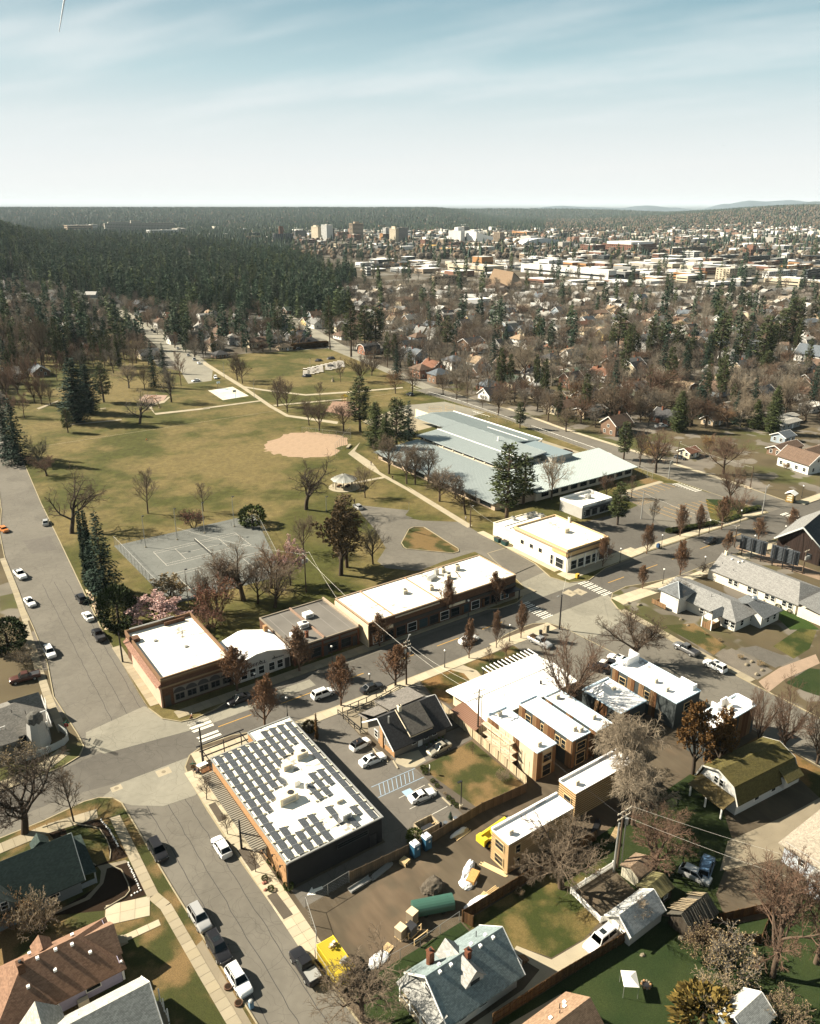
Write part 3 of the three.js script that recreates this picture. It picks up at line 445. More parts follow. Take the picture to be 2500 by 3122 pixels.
part('street',[[145,-412],[158,-412],[173,-447],[187,-520],[199,-622],[215,-760],[204,-760],[186,-628],[160,-473]],.042,M.asphaltPale);
part('street',[[-40,-330],[37,-330],[60,-420],[90,-520],[140,-700],[126,-700],[76,-520],[46,-420],[24,-330],[-40,-326]],.03,M.asphalt);
let pxP=(name,list,y,m)=>part(name,list.map(([r,px,py])=>{let p=at(r,px,py,.12);return[p[0],p[2]];}),y,m);
pxP('park_path',[['M2',1190,225],['M2',1290,130],['M2',1245,205],['M2',1390,300],['M2',1450,375],['M2',1726,530],['M3',0,488],['M3',540,815],['M3',500,835],['M3',0,525],['M2',1500,430],['M2',1340,335]],.15,M.cnew);
pxP('park_path',[['M2',1230,460],['M2',1490,410],['M2',1510,422],['M2',1230,474]],.156,M.cnew);
pxP('park_path',[['N2',0,540],['N2',330,745],['N2',560,905],['N2',700,985],['N2',1110,1040],['N2',1100,1060],['N2',680,998],['N2',540,920],['N2',300,755],['N2',0,570]],.15,M.cnew);
pxP('park_path',[['N2',330,748],['N2',500,775],['N2',840,815],['N2',1210,790],['N2',1640,755],['N2',1640,765],['N2',1210,803],['N2',840,826],['N2',500,787],['N2',320,757]],.156,M.cnew);
pxP('park_path',[['N2',0,925],['N2',460,865],['N2',470,873],['N2',0,936]],.16,M.cnew);
pxP('park_path',[['N1',1270,970],['N1',1726,922],['N1',1726,934],['N1',1280,984],['N1',1240,940],['N1',1210,910],['N1',1240,890],['N1',1345,868],['N1',1385,835],['N1',1400,838],['N1',1350,885],['N1',1250,905],['N1',1250,925]],.16,M.cnew);
pxP('park_path',[['N1',560,1060],['N1',1000,1020],['N1',1000,1028],['N1',560,1072]],.16,M.concrete);
pxP('park_path',[['N1',300,930],['N1',480,865],['N1',480,874],['N1',320,940]],.16,M.concrete);
pxP('park_path',[['N2',570,903],['N2',700,890],['N2',1180,850],['N2',1180,858],['N2',700,900],['N2',590,912]],.161,M.cnew);
pxP('worn_path',[['M1',700,1340],['M1',735,1350],['M1',800,1460],['M1',880,1600],['M1',920,1672],['M1',860,1672],['M1',800,1560],['M1',740,1440]],.13,mat([.5,.38,.26],{map:T.stucco,ro:1}));
pxP('parking_area',[['M2',1250,640],['M2',1300,650],['M2',1690,690],['M2',1660,730],['M2',1726,755],['M3',0,752],['M3',130,775],['M3',420,785],['M3',520,830],['M3',610,885],['M3',820,1010],['M3',1050,1140],['M3',890,1210],['M3',560,1030],['M3',300,1110],['M3',100,1190],['M2',1500,1165],['M2',1430,1110],['M2',1500,1000],['M2',1420,860],['M2',1300,720]],.135,M.asphalt);
{let isl=pxP('traffic_island',[['M3',0,905],['M3',20,860],['M3',70,835],['M3',140,835],['M3',190,865],['M3',300,935],['M3',420,1010],['M3',425,1035],['M3',380,1045],['M3',200,1030],['M3',0,1010],['M2',1640,1000],['M2',1625,970],['M2',1680,850],['M3',0,860]].filter((_,i)=>![0].includes(i)).slice(1),.27,mat([.9,.9,.85],{map:T.drylawn,ro:1}));
let pts=[['M2',1650,1000],['M2',1628,965],['M2',1690,850],['M3',60,832],['M3',140,833],['M3',190,862],['M3',300,935],['M3',422,1010],['M3',427,1036],['M3',380,1047],['M3',200,1032],['M3',0,1012],['M2',1650,1000]].map(([r,x,y])=>at(r,x,y)),B=mb();
for(let i=0;i<pts.length-1;i++){let[a,b]=[pts[i],pts[i+1]];B.box((a[0]+b[0])/2,.1,(a[2]+b[2])/2,mh.hypot(b[0]-a[0],b[2]-a[2])+.2,.2,.25,mh.atan2(-(b[2]-a[2]),b[0]-a[0]));}B.as('kerb',M.kerb,isl);}
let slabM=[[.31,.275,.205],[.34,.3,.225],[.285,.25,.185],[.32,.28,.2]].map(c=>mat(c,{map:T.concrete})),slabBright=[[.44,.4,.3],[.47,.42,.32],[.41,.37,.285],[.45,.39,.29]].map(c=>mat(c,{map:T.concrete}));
let slabR=rng(5);
function pvm(list,w,len,ms=slabM,cols=1,y=.125){
let o=new X3.Group();o.name=nmb('pavement');scene.add(o);o.userData.kind='structure';
for(let i=0;i<list.length-1;i++){
let[a,b]=[list[i],list[i+1]],l=mh.hypot(b[0]-a[0],b[1]-a[1]),n=mh.max(1,mh.round(l/len)),dx=(b[0]-a[0])/l,dz=(b[1]-a[1])/l,ry=mh.atan2(-dz,dx),sl=+(l/n).toFixed(2),cw=w/cols;
for(let k=0;k<n;k++)for(let c=0;c<cols;c++){let q=(k+.5)*(l/n),e=-w/2+(c+.5)*cw;put('slab',bG(sl-.035,.05,cw-.03),ms[mh.floor(slabR()*ms.length)],o,[a[0]+dx*q-dz*e,y+slabR()*.006,a[1]+dz*q+dx*e],ry);}
}
return o;
}
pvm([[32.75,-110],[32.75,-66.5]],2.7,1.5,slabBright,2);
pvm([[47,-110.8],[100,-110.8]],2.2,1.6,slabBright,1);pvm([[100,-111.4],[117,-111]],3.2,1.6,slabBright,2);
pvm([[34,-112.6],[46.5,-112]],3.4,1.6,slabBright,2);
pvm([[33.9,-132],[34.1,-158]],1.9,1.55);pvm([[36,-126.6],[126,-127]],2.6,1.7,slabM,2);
pvm([[19,-106.5],[18.9,-88],[19.7,-85.3],[20.2,-72.5],[20.6,-64],[21.4,-45]],1.5,1.5);
pvm([[20.2,-181],[18.6,-158],[17.9,-147],[17.6,-133.5]],1.5,1.5);pvm([[22.6,-222],[21.6,-198],[20.6,-181]],1.4,1.6);
pvm([[16.5,-127.5],[12,-124.6],[-10,-122]],2.6,1.8);pvm([[17,-108.6],[10,-109.6],[-20,-108.6]],2.2,1.6);
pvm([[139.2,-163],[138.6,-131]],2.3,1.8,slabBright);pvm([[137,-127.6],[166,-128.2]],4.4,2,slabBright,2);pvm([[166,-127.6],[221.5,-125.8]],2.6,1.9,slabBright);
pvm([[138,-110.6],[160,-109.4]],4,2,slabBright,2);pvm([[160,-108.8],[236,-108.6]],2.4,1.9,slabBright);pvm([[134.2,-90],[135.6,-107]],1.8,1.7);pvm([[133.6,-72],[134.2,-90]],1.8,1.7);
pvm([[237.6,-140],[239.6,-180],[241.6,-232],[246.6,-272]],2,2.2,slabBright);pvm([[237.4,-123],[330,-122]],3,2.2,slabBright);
pvm([[12.6,-88.4],[18,-86.6]],3.4,1.7,slabBright,2);pvm([[12.4,-83.4],[18.2,-83.2]],1.1,1.4,slabBright);
function strp(name,a,b,w,m,parent,y=.02){let l=mh.hypot(b[0]-a[0],b[1]-a[1]),dx=((b[0]-a[0])/l)*0,nx=(-(b[1]-a[1])/l)*(w/2),nz=((b[0]-a[0])/l)*(w/2);let o=mb().sheet([[a[0]+nx,a[1]+nz],[b[0]+nx,b[1]+nz],[b[0]-nx,b[1]-nz],[a[0]-nx,a[1]-nz]],y).as(name,m,parent);if(!parent)o.userData.kind='structure';return o;}
let lines=new X3.Group();lines.name='road_markings';lines.userData.kind='structure';scene.add(lines);
for(let[a,b]of[[41,47.5],[53.5,60],[66,72],[78,84.5],[90.5,96.5],[103,109],[144,150],[156.5,163],[169,175],[181,187.5],[194,200],[206,212]])strp('centre_dash',[a,-118.9],[b,-118.9],.16,M.pY,lines);
for(let k=0;k<8;k++)if(k!==3)for(let e of[0,.7]){strp('crossing_bar',[36.6+e*.2,-122.6+k*1.15+e*.55],[40.6,-122.6+k*1.15+e*.55],.22,k%3?M.paint:M.pW,lines);}
for(let x of[117.5,137.5])for(let k=0;k<6;k++)for(let e of[0,.6])strp('crossing_bar',[x,-122.8+k*1.5+e],[x+3.2,-122.8+k*1.5+e],.22,M.paint,lines);
for(let k=0;k<6;k++)for(let e of[0,.6])strp('crossing_bar',[223.2,-121+k*1.7+e],[226.6,-121+k*1.7+e],.28,M.paint,lines);
for(let x of[23.7,26.5,29.2]){let B=mb();for(let k=0;k<40;k++)B.sheet([[x+hs(k,x)*.25,-44-k*1.7],[x+.1+hs(k,x)*.25,-44-k*1.7],[x+.1+hs(k+1,x)*.25,-45.7-k*1.7],[x+hs(k+1,x)*.25,-45.7-k*1.7]],.004);let o=B.as('road_seam',M.asphD);o.material=mat([.05,.048,.045]);o.userData.kind='structure';let c=o.clone();c.name=nmb('road_seam');c.position.set(.6,0,-88);c.rotation.y=-.03;scene.add(c);}
pxP('lawn',[['L4',430,20],['L4',690,0],['L4',960,190],['L4',850,262],['L4',690,165]],.132,M.drylawn);
pxP('gravel_bed',[['L4',860,265],['L4',1000,205],['L4',1340,390],['L4',1210,465]],.132,M.gravel);
pxP('asphalt_pad',[['L4',1050,210],['L4',1200,185],['L4',1520,300],['L4',1360,368]],.136,M.asphD);
pxP('lawn',[['L4',1340,190],['L4',1560,40],['L4',1700,60],['L4',1640,210],['L4',1510,292]],.138,mat([.6,.8,.6],{map:T.drylawn,ro:1}));
pxP('lane',[['L4',1220,480],['L4',1390,368],['L4',1690,255],['L4',1726,330],['L4',1440,460],['L4',1300,570]],.136,mat([.27,.2,.145],{map:T.stucco,ro:1}));
pxP('lawn',[['L4',1440,490],['L4',1640,370],['L4',1726,380],['L4',1726,600],['L4',1600,560]],.133,M.lawn);
pxP('lawn',[['M4',1310,1515],['M4',1400,1475],['M4',1600,1580],['M4',1726,1672],['M4',1480,1672]],.134,mat([1.3,1.5,1],{map:T.lawn,ro:1}));
pxP('concrete_lane',[['M4',1030,1000],['M4',1180,1085],['M4',1726,1265],['M4',1726,1200],['M4',1480,1110],['M4',1060,975]],.134,mat([.26,.19,.14],{map:T.concrete}));
pxP('planting_bed',[['K1',350,60],['K1',500,10],['K1',830,0],['K1',900,80],['K1',1050,300],['K1',800,385],['K1',690,420]],.126,M.bark);
pxP('lawn',[['K1',520,30],['K1',640,50],['K1',820,80],['K1',885,180],['K1',905,330],['K1',800,370],['K1',730,330],['K1',640,150],['K1',560,140]],.132,mat([.75,.8,.7],{map:T.drylawn,ro:1}));
pxP('planting_bed',[['K1',880,400],['K1',960,350],['K1',1060,345],['K1',1220,610],['K1',1000,690],['K1',850,745],['K1',400,790],['K1',850,520]],.126,M.bark);
pxP('garden_path',[['K1',800,380],['K1',1030,330],['K1',1060,345],['K1',880,400],['K1',850,520],['K1',740,650],['K1',420,790],['K1',400,770],['K1',700,640],['K1',820,520],['K1',830,420]],.138,M.cold);
let edgeStone=mb().ball(0,0,0,.14,.12,.14,6,4).geo();
function edging(label,pts,step,m,name){let o=tg(name,label,'edging',at(pts[0][0],pts[0][1],pts[0][2],0)),q=pts.map(([r,x,y])=>at(r,x,y,0));o.position.y=gY+.03;let n=0;for(let i=0;i<q.length-1;i++){let l=mh.hypot(q[i+1][0]-q[i][0],q[i+1][2]-q[i][2]),c=mh.max(1,mh.round(l/step));if(name==='kerb_edging')put('edging_piece',bG(+l.toFixed(2),.14,.12),m,o,[(q[i][0]+q[i+1][0])/2-q[0][0],0,(q[i][2]+q[i+1][2])/2-q[0][2]],mh.atan2(-(q[i+1][2]-q[i][2]),q[i+1][0]-q[i][0]));else for(let k=0;k<c;k++,n++)put('stone',edgeStone,m,o,[lerp(q[i][0],q[i+1][0],k/c)-q[0][0]+(hs(n,1)-.5)*.12,.04,lerp(q[i][2],q[i+1][2],k/c)-q[0][2]+(hs(n,2)-.5)*.12],n);}}
edging('curved pale edging round the upper garden of the green roofed house',[['K1',350,70],['K1',480,25],['K1',560,15],['K1',640,45],['K1',750,60],['K1',820,80],['K1',880,170],['K1',912,260],['K1',905,330]],1,M.concrete,'kerb_edging');edging('inner pale edging beside the porch of the green roofed house',[['K1',560,142],['K1',640,150],['K1',700,270],['K1',740,350],['K1',790,380]],1,M.concrete,'kerb_edging');edging('curved pale edging round the lower garden of the green roofed house',[['K1',930,390],['K1',1000,420],['K1',1050,520],['K1',1068,590],['K1',1030,640],['K1',860,740]],1,M.concrete,'kerb_edging');
edging('row of white stones along the pavement by the upper garden',[['K1',830,5],['K1',900,90],['K1',980,235]],.42,M.white,'stone_row');edging('row of white stones along the pavement by the lower garden',[['K1',1055,360],['K1',1110,480],['K1',1155,585],['K1',1060,640]],.42,M.white,'stone_row');
// buildings near the main street
let serif=await new FontLoader().loadAsync('fonts/droid/droid_serif_bold.typeface.json'),sans=await new FontLoader().loadAsync('fonts/droid/droid_sans_bold.typeface.json');
function letr(text,size,font,m,parent,x,y,z,ry=0){let g=new TextGeometry(text,{font,size,depth:.06,curveSegments:3});g.computeBoundingBox();g.translate(-g.boundingBox.max.x/2,0,0);return put('sign_lettering',g,m,parent,[x,y,z],ry);}
function house(name,label,category,p,ry,o,group){
let r=tg(name,label,category,p,ry,group);hB(o,r);hR(o,r);
if(o.wins)wins_(r,o.L,o.W,o.wins,o.fm,o.pm);if(o.chim)for(let c of o.chim)chm(r,...c);if(o.vents)vnt(r,o.vents,o.ventM);if(o.doors)for(let d of o.doors)door(r,...d);
return r;
}
let flat=(name,label,x0,x1,z0,z1,h,o={})=>house(name,label,o.category??'building',[(x0+x1)/2,gY,(z0+z1)/2],0,{L:x1-x0,W:z1-z0,h,roof:'flat',wall:M.cream,roofM:M.memb,...o});
function unit(parent,x,y,z,w,h,d,fan=!0,m=M.cream){let u=mb().box(x,y+.08,z,w,h,d).as('rooftop_unit',m,parent);if(fan){mb().tube([x+w*.2,y+h+.06,z],[x+w*.2,y+h+.14,z],mh.min(w,d)*.34,mh.min(w,d)*.34,14).as('fan',M.black,u);}mb().box(x,y+.3*h,z+d/2-.02,w*.7,h*.5,.08).as('grille',M.galv,u);return u;}
{
let r=tg('solar_roof_building','black and orange brick flat building with rows of solar panels on its white roof','building',[42.3,gY,-92],0),X=x=>x-42.3,Z=z=>z+92,h=4.35;
mb().box(0,0,0,15.4,h,27.1).box(X(46.4),0,Z(-106.95),8,h,2.8).as('wall',mat([.028,.027,.027],{map:T.stucco}),r);
let w=mb();for(let i=0;i<26;i++)w.box(X(34.55),.05,Z(-104.2+i),.1,h-.35,.985);w.as('brick_cladding',M.bkT,r);
mb().box(X(38.5),.05,Z(-105.58),7.6,h-.3,.08).as('brick_cladding',M.bkT,r);mb().box(X(42.35),.05,Z(-106.95),.1,h-.4,2.7).as('brick_cladding',M.bkT,r);
mb().box(0,h,0,15,.05,26.7).box(X(46.4),h+.001,Z(-106.8),7.6,.05,2.7).as('roof',M.memb,r);
let c=mb();for(let[x,z,a,b]of[[34.6,-91.9,.22,27.3],[50.1,-93.3,.26,30],[42.35,-78.45,15.6,.26],[38.5,-105.5,7.8,.22],[42.4,-107,.22,2.9],[46.3,-108.35,7.9,.25]])c.box(X(x),h,Z(z),a,.2,b);c.as('parapet',M.galv,r);
let have=[[0,13],[0,8.6,9.6,13],[0,7.4,10.4,13],[0,6.2,10,13],[-.4,6,9.6,13],[-.4,4.6],[-1.4,3.6,6.6,9,10,12],[-1.4,3.6,6,9,10.6,13],[-1.4,2.6,5.4,8.6,11,12],[-1.4,13]],sp=bG(1.06,.04,1.98),cell=mat([.2,.2,.21],{map:T.cells,ro:.22}),bl=bG(.42,.12,.3),blM=mat([.6,.55,.4]),fr=mat([.35,.35,.34],{ro:.4,metalness:.5});
have.forEach((runs,i)=>{for(let q=0;q<runs.length;q+=2)for(let k=mh.ceil(runs[q]);k+.99<=runs[q+1]+.01;k++){let x=X(35.5+i*1.5),z=Z(-104.3+k*2.02+.3);let s=put('solar_panel',sp,cell,r,[x,h+.3,z]);s.rotation.z=-.16;put('panel_frame',bG(1.1,.03,.05),fr,s,[0,.012,1]);put('ballast_block',bl,blM,s,[.74,-.06,-1]);if(i<9)put('ballast_block',bl,blM,s,[-.72,-.24,.9]);}});
unit(r,X(43.6),h,Z(-96.2),1.5,.9,1,!1);unit(r,X(46.8),h,Z(-97.4),2,1.1,1.2);unit(r,X(40.3),h,Z(-89.5),3,1.3,1.5);unit(r,X(45.6),h,Z(-81.4),1.6,1.1,1.1,!1,M.white);unit(r,X(46.5),h,Z(-85),1,.5,.9,!1,M.cream);
mb().box(X(42.5),h+.05,Z(-94),.8,.6,2.2,.4).box(X(43),h+.05,Z(-92),1,1,1).tube([X(44),h,Z(-90.5)],[X(44),h+1.1,Z(-90.5)],.3,.3,10).as('duct',M.white,r);
for(let[x,z]of[[44,-98],[46,-99],[45.3,-94.5],[45,-87],[43,-87.5]])sPipe(r,X(x),h,Z(z),.5);
let aw=mb();for(let i=0;i<44;i++)aw.box(X(33.4),2.95,Z(-104+i*.45),1.9,.05,.24);aw.as('awning_slats',mat([.2,.18,.14],{ro:.5}),r);
mb().box(X(33.4),2.86,Z(-94.3),1.95,.07,20).bar([X(32.5),2.9,Z(-104.3)],[X(32.5),2.9,Z(-84.3)],.1).as('awning_frame',mat([.12,.11,.09]),r);
let a2=mb();for(let i=0;i<24;i++)a2.box(X(50.8),3,Z(-107+i*.5),1.1,.06,.22);a2.box(X(50.8),2.92,Z(-101.2),1.15,.06,12);a2.as('awning_slats',M.iron,r);
for(let i=0;i<5;i++)win(r,X(34.46),1.6,Z(-102+i*4),-mh.PI/2,2.2,1.9,M.dfr);
win(r,X(45),3.1,Z(-78.4),0,5,.7,M.dfr);door(r,X(48.4),0,Z(-78.4),0,1.1,2.2,M.dfr);
for(let z of[-82,-79.6])mb().bar([X(34.5),3.3,Z(z)],[X(34.1),3.5,Z(z)],.06).box(X(34.05),3.2,Z(z),.2,.3,.2).as('wall_lamp',M.iron,r);
}
{let r=tg('terrace_pergola','black beam pergola at the street corner behind the solar building','pergola',[38.6,gY,-109.4],0),B=mb();for(let x of[-3.6,.4,3.6])for(let z of[-1.8,1.8])B.box(x,0,z,.14,2.7,.14);B.as('post',M.iron,r);for(let i=0;i<4;i++)mb().bar([-4.2,2.78,-2.4+i*1.5],[4.4,2.78,-2.4+i*1.5],.14,.18).as('beam',M.iron,r);mb().bar([-3.6,2.62,-2.4],[-3.6,2.62,2.2],.12).bar([3.6,2.62,-2.4],[3.6,2.62,2.2],.12).as('cross_beam',M.iron,r);mb().box(0,0,2.6,8,.9,.3).as('low_wall',M.bkT,r);}
{
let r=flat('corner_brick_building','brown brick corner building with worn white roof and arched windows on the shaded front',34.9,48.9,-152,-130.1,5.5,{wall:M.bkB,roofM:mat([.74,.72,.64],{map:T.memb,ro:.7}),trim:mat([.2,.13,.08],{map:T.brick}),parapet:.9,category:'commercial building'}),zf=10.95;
mb().box(-7.15,0,2,.3,4.3,17.6).as('painted_side',mat([.5,.35,.26],{map:T.stucco}),r);mb().quad([-7.9,4.5,10.9],[-7,5.2,10.9],[-7,5.2,-10],[-7.9,4.5,-10]).quad([-7.9,4.5,-10],[-7,5.2,-10],[-7,5.2,10.9],[-7.9,4.5,10.9]).as('pent_roof',mat([.5,.3,.22],{map:T.shingle}),r);
mb().box(.6,.3,zf+.02,11,3.3,.1).as('stucco_panel',sc([.2,.18,.15]),r);
for(let i=0;i<5;i++){let x=-3.8+i*2.35;win(r,x-.42,1.5,zf+.1,0,.68,1.1,M.dfr);win(r,x+.46,1.5,zf+.1,0,.68,1.1,M.dfr);let A=mb();for(let k=0;k<10;k++){let a=(k/10)*mh.PI,b=((k+1)/10)*mh.PI;A.tri([x,2.4,zf+.09],[x+mh.cos(a)*1.02,2.4+mh.sin(a)*.95,zf+.09],[x+mh.cos(b)*1.02,2.4+mh.sin(b)*.95,zf+.09]);A.bar([x+mh.cos(a)*1.08,2.4+mh.sin(a)*1,zf+.1],[x+mh.cos(b)*1.08,2.4+mh.sin(b)*1,zf+.1],.1);}A.as('arch',mat([.05,.05,.05]),r);}
mb().box(0,4.2,zf+.05,14.1,.3,.25).box(0,5.9,zf+.02,14.3,.25,.4).as('cornice',mat([.24,.17,.1]),r);
mb().box(-6.2,5.5,-7,1.7,.9,1.6).box(3,5.5,-9.6,4.4,.9,.3).as('roof_wall',M.bkB,r);mb().bar([-6,6.5,-10.8],[3.4,6.5,-10.8],.3,.2).as('roof_edge',M.galv,r);
for(let[x,z]of[[-2.8,-4.6],[1.5,1.2]])mb().box(x,5.5,z,.7,.35,.6).as('roof_hatch',M.galv,r);sPipe(r,2.2,5.5,-2.6,2.2);door(r,-6.1,.05,zf+.06,0,1.1,2.4,M.dfr);
}
{
let r=tg('thrift_store','white gabled shop with lettered front between brick corner building and grey roofed shop','shop',[55,gY,-134.6],0),B=mb(),e=3.9,t=5.2,x=6.1,z=4.9;
B.fan([[-x,0,z],[x,0,z],[x,e,z],[1.2,t,z],[-1.2,t,z],[-x,e,z]]).fan([[x,0,-z],[-x,0,-z],[-x,e,-z],[0,t,-z],[x,e,-z]]).quad([x,0,z],[x,0,-z],[x,e,-z],[x,e,z]).quad([-x,0,-z],[-x,0,z],[-x,e,z],[-x,e,-z]).as('wall',mat([.5,.48,.44],{map:T.siding}),r);
mb().slab([-x-.2,e,z-.12],[-1.2,t-.15,z-.12],[-.6,t+.3,-z-.3],[-x-.2,e-.1,-z-.3],.14).slab([-1.2,t-.15,z-.12],[1.2,t-.15,z-.12],[.6,t+.3,-z-.3],[-.6,t+.3,-z-.3],.14).slab([1.2,t-.15,z-.12],[x+.2,e,z-.12],[x+.2,e-.1,-z-.3],[.6,t+.3,-z-.3],.14).as('roof',mat([.8,.79,.76],{ro:.5}),r);
mb().bar([-x-.2,e+.05,z+.06],[-1.2,t+.05,z+.06],.14).bar([-1.2,t+.05,z+.06],[1.2,t+.05,z+.06],.14).bar([1.2,t+.05,z+.06],[x+.2,e+.05,z+.06],.14).as('coping',M.white,r);
letr('WINDFALL',.62,serif,M.iron,r,-1.6,2.75,z+.02);letr('Thrift Store',.32,serif,M.iron,r,3.4,2.9,z+.02);
for(let i=0;i<5;i++)win(r,-4+i*1.85+(i>2?.4:0),1.45,z+.06,0,1.2,1.7,M.frame);door(r,5.4,.02,z+.05,0,1,2.2,M.dfr);
for(let dx of[-3.4,-.6,2.4])mb().bar([dx,3.7,z],[dx,3.9,z+.6],.05).tube([dx,3.9,z+.6],[dx,3.65,z+.7],.06,.18,8).as('sign_lamp',M.iron,r);
mb().box(5.2,e,-4.4,.8,1.5,.8).as('chimney',M.bkT,r);
}
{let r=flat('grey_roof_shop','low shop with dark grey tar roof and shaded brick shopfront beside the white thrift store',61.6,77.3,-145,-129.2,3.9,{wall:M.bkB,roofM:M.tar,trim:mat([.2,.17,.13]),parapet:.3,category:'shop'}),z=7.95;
mb().bar([-.5,4.2,-7.8],[-.5,4.2,7.8],.3,.5).as('parapet_wall',mat([.3,.22,.17],{map:T.brick}),r);mb().bar([7.9,4.4,-7.8],[7.9,4.4,7.8],.3,.5).as('parapet_wall',mat([.45,.38,.3],{map:T.brick}),r);
unit(r,-1.8,4,1,2,1,1.6,!0,M.white);unit(r,1.2,4,-2.5,2,.9,1.7,!1,M.white);unit(r,-5.6,4,3.5,1,.9,1,!1,M.white);chm(r,-3.2,5.2,3.9,1.3,.6);
for(let x of[-5.6,-2.6,1.4,4.6])win(r,x,1.5,z,0,2.2,1.9,M.dfr);door(r,-.4,.02,z,0,1,2.2,M.dfr);door(r,6.8,.02,z,0,1,2.2,M.dfr);for(let x of[-7.6,-1.1,3,7.6])mb().box(x,0,z+.06,.4,3.9,.2).as('pilaster',M.brickRed,r);mb().box(0,3,z+.06,15.4,.5,.16).as('sign_band',mat([.1,.09,.08]),r);
}
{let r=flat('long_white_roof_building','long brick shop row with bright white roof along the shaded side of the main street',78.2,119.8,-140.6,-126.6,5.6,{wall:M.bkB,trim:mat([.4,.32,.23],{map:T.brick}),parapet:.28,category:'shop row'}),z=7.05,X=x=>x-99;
mb().box(X(78.1),0,0,.24,5.3,14).as('stucco_side',sc([.62,.5,.33]),r);
for(let x of[84.6,97])mb().bar([X(x),5.75,-6.9],[X(x),5.75,6.9],.26,.34).as('parapet_wall',mat([.42,.27,.18],{map:T.brick}),r);
unit(r,X(92.5),5.65,-.5,1.2,.9,1.2,!0);unit(r,X(98.5),5.65,1.5,1.1,1,1.1);unit(r,X(105.4),5.65,-1,1.2,1.1,1.2);unit(r,X(110),5.65,-3.6,1.3,1.2,1.3);unit(r,X(106.4),5.65,-4.4,1.1,1,1.1);mb().box(X(102),5.65,-2.6,2.6,.8,1.2,.3).box(X(104.4),5.65,-4.2,.9,1.4,.9).as('duct',M.galv,r);
mb().bar([X(102),5.9,.4],[X(108),5.9,.2],.12).bar([X(108),5.9,.2],[X(109),5.9,-3],.12).as('roof_pipe',M.iron,r);for(let[x,q]of[[82,-1],[82.4,1.5],[88,-5],[94,3.6],[99.5,-2],[114,-2]])sPipe(r,X(x),5.65,q,.6);
for(let i=0;i<13;i++){let x=X(80.4+i*3);win(r,x,1.5,z,0,2.3,2,i%3?M.dfr:M.frame,i%4?M.glass:M.glsB);}for(let x of[84.8,91,97,103.6,109.8,116.4])door(r,X(x),.02,z,0,.7,2.3,M.wdD);
let dn=mb();for(let i=0;i<40;i++)dn.box(X(85+i*.3),5.05,z+.1,.16,.28,.16);dn.as('dentils',M.cream,r);mb().box(0,3.1,z+.07,41,.7,.2).as('sign_band',mat([.05,.045,.04]),r);mb().box(X(82.5),3.1,z+.2,3.4,.7,.14).box(X(101.8),3.2,z+.2,4.6,.6,.14).as('sign_board',M.cream,r);mb().box(X(117.6),2.6,z+1,4.2,.14,2).box(X(119.4),0,z+1.8,.2,2.6,.2).as('canopy',M.iron,r);
}
{
let r=flat('cream_corner_shop','cream painted corner shop with big white roof and glazed shopfront at the crossing',139.4,154.8,-149,-129,5.9,{wall:sc([.78,.72,.58]),trim:mat([.5,.36,.2]),parapet:.5,category:'shop'}),X=x=>x-147.1,Z=z=>z+139;
mb().box(0,4.5,Z(-128.95),15.6,1.1,.3).as('fascia',mat([.55,.37,.18],{map:T.stucco}),r);mb().box(0,4.15,Z(-128.9),15.7,.3,.5).box(0,5.6,Z(-128.9),15.9,.25,.5).as('cornice',mat([.12,.1,.08]),r);mb().box(X(139.3),4.5,Z(-131.6),.3,1.1,5).as('fascia',mat([.55,.37,.18],{map:T.stucco}),r);mb().box(X(139.25),5.5,0,.4,.3,20).as('cornice',mat([.3,.22,.14]),r);
for(let i=0;i<5;i++)win(r,X(142+i*2.6),1.7,Z(-128.9),0,2,2.3,M.frame);win(r,X(139.35),1.9,Z(-131.4),-mh.PI/2,2.6,2.6,M.frame);win(r,X(139.35),1.9,Z(-134.2),-mh.PI/2,.9,2.6,M.frame);door(r,X(140.6),.02,Z(-128.95),0,1,2.4,M.white);for(let x of[139.7,146,150.2,154.5])mb().box(X(x),0,Z(-128.85),.3,4.1,.3).as('column',M.white,r);
for(let z of[-138.6,-142,-145.6])win(r,X(139.35),2.9,Z(z),-mh.PI/2,.9,.9,M.dfr);
mb().box(X(148.4),5.95,Z(-138.6),1.7,1.2,1.5).as('rooftop_unit',M.cream,r);chm(r,X(154.4),Z(-143),5.9,1.5,.6,M.cream);sPipe(r,X(143.6),5.9,Z(-139.5),1.2);for(let[x,z]of[[149.5,-132],[152,-135],[151.6,-146]])vnt(r,[[X(x),6,Z(z)]]);
let w=flat('cream_back_wing','low cream wing with white roof and roof clutter behind the corner shop',140.6,156.4,-159,-149.3,3.6,{wall:sc([.7,.63,.47]),parapet:.35,category:'building'});for(let[x,z,k]of[[3,-2.6,1],[5,-3,.8],[-1.5,-3.6,.7],[6.6,-.6,1]])unit(w,x,3.65,z,1.3*k,.9,1.2,!0,M.galv);mb().bar([-7,3.75,-1],[7,3.75,-1.4],.14).bar([-7,3.75,1],[2,3.75,.8],.12).as('roof_pipe',M.iron,w);mb().tube([-5,0,4.9],[-5,3.4,4.9],.08,.08,6).as('downpipe',M.galv,w);
}
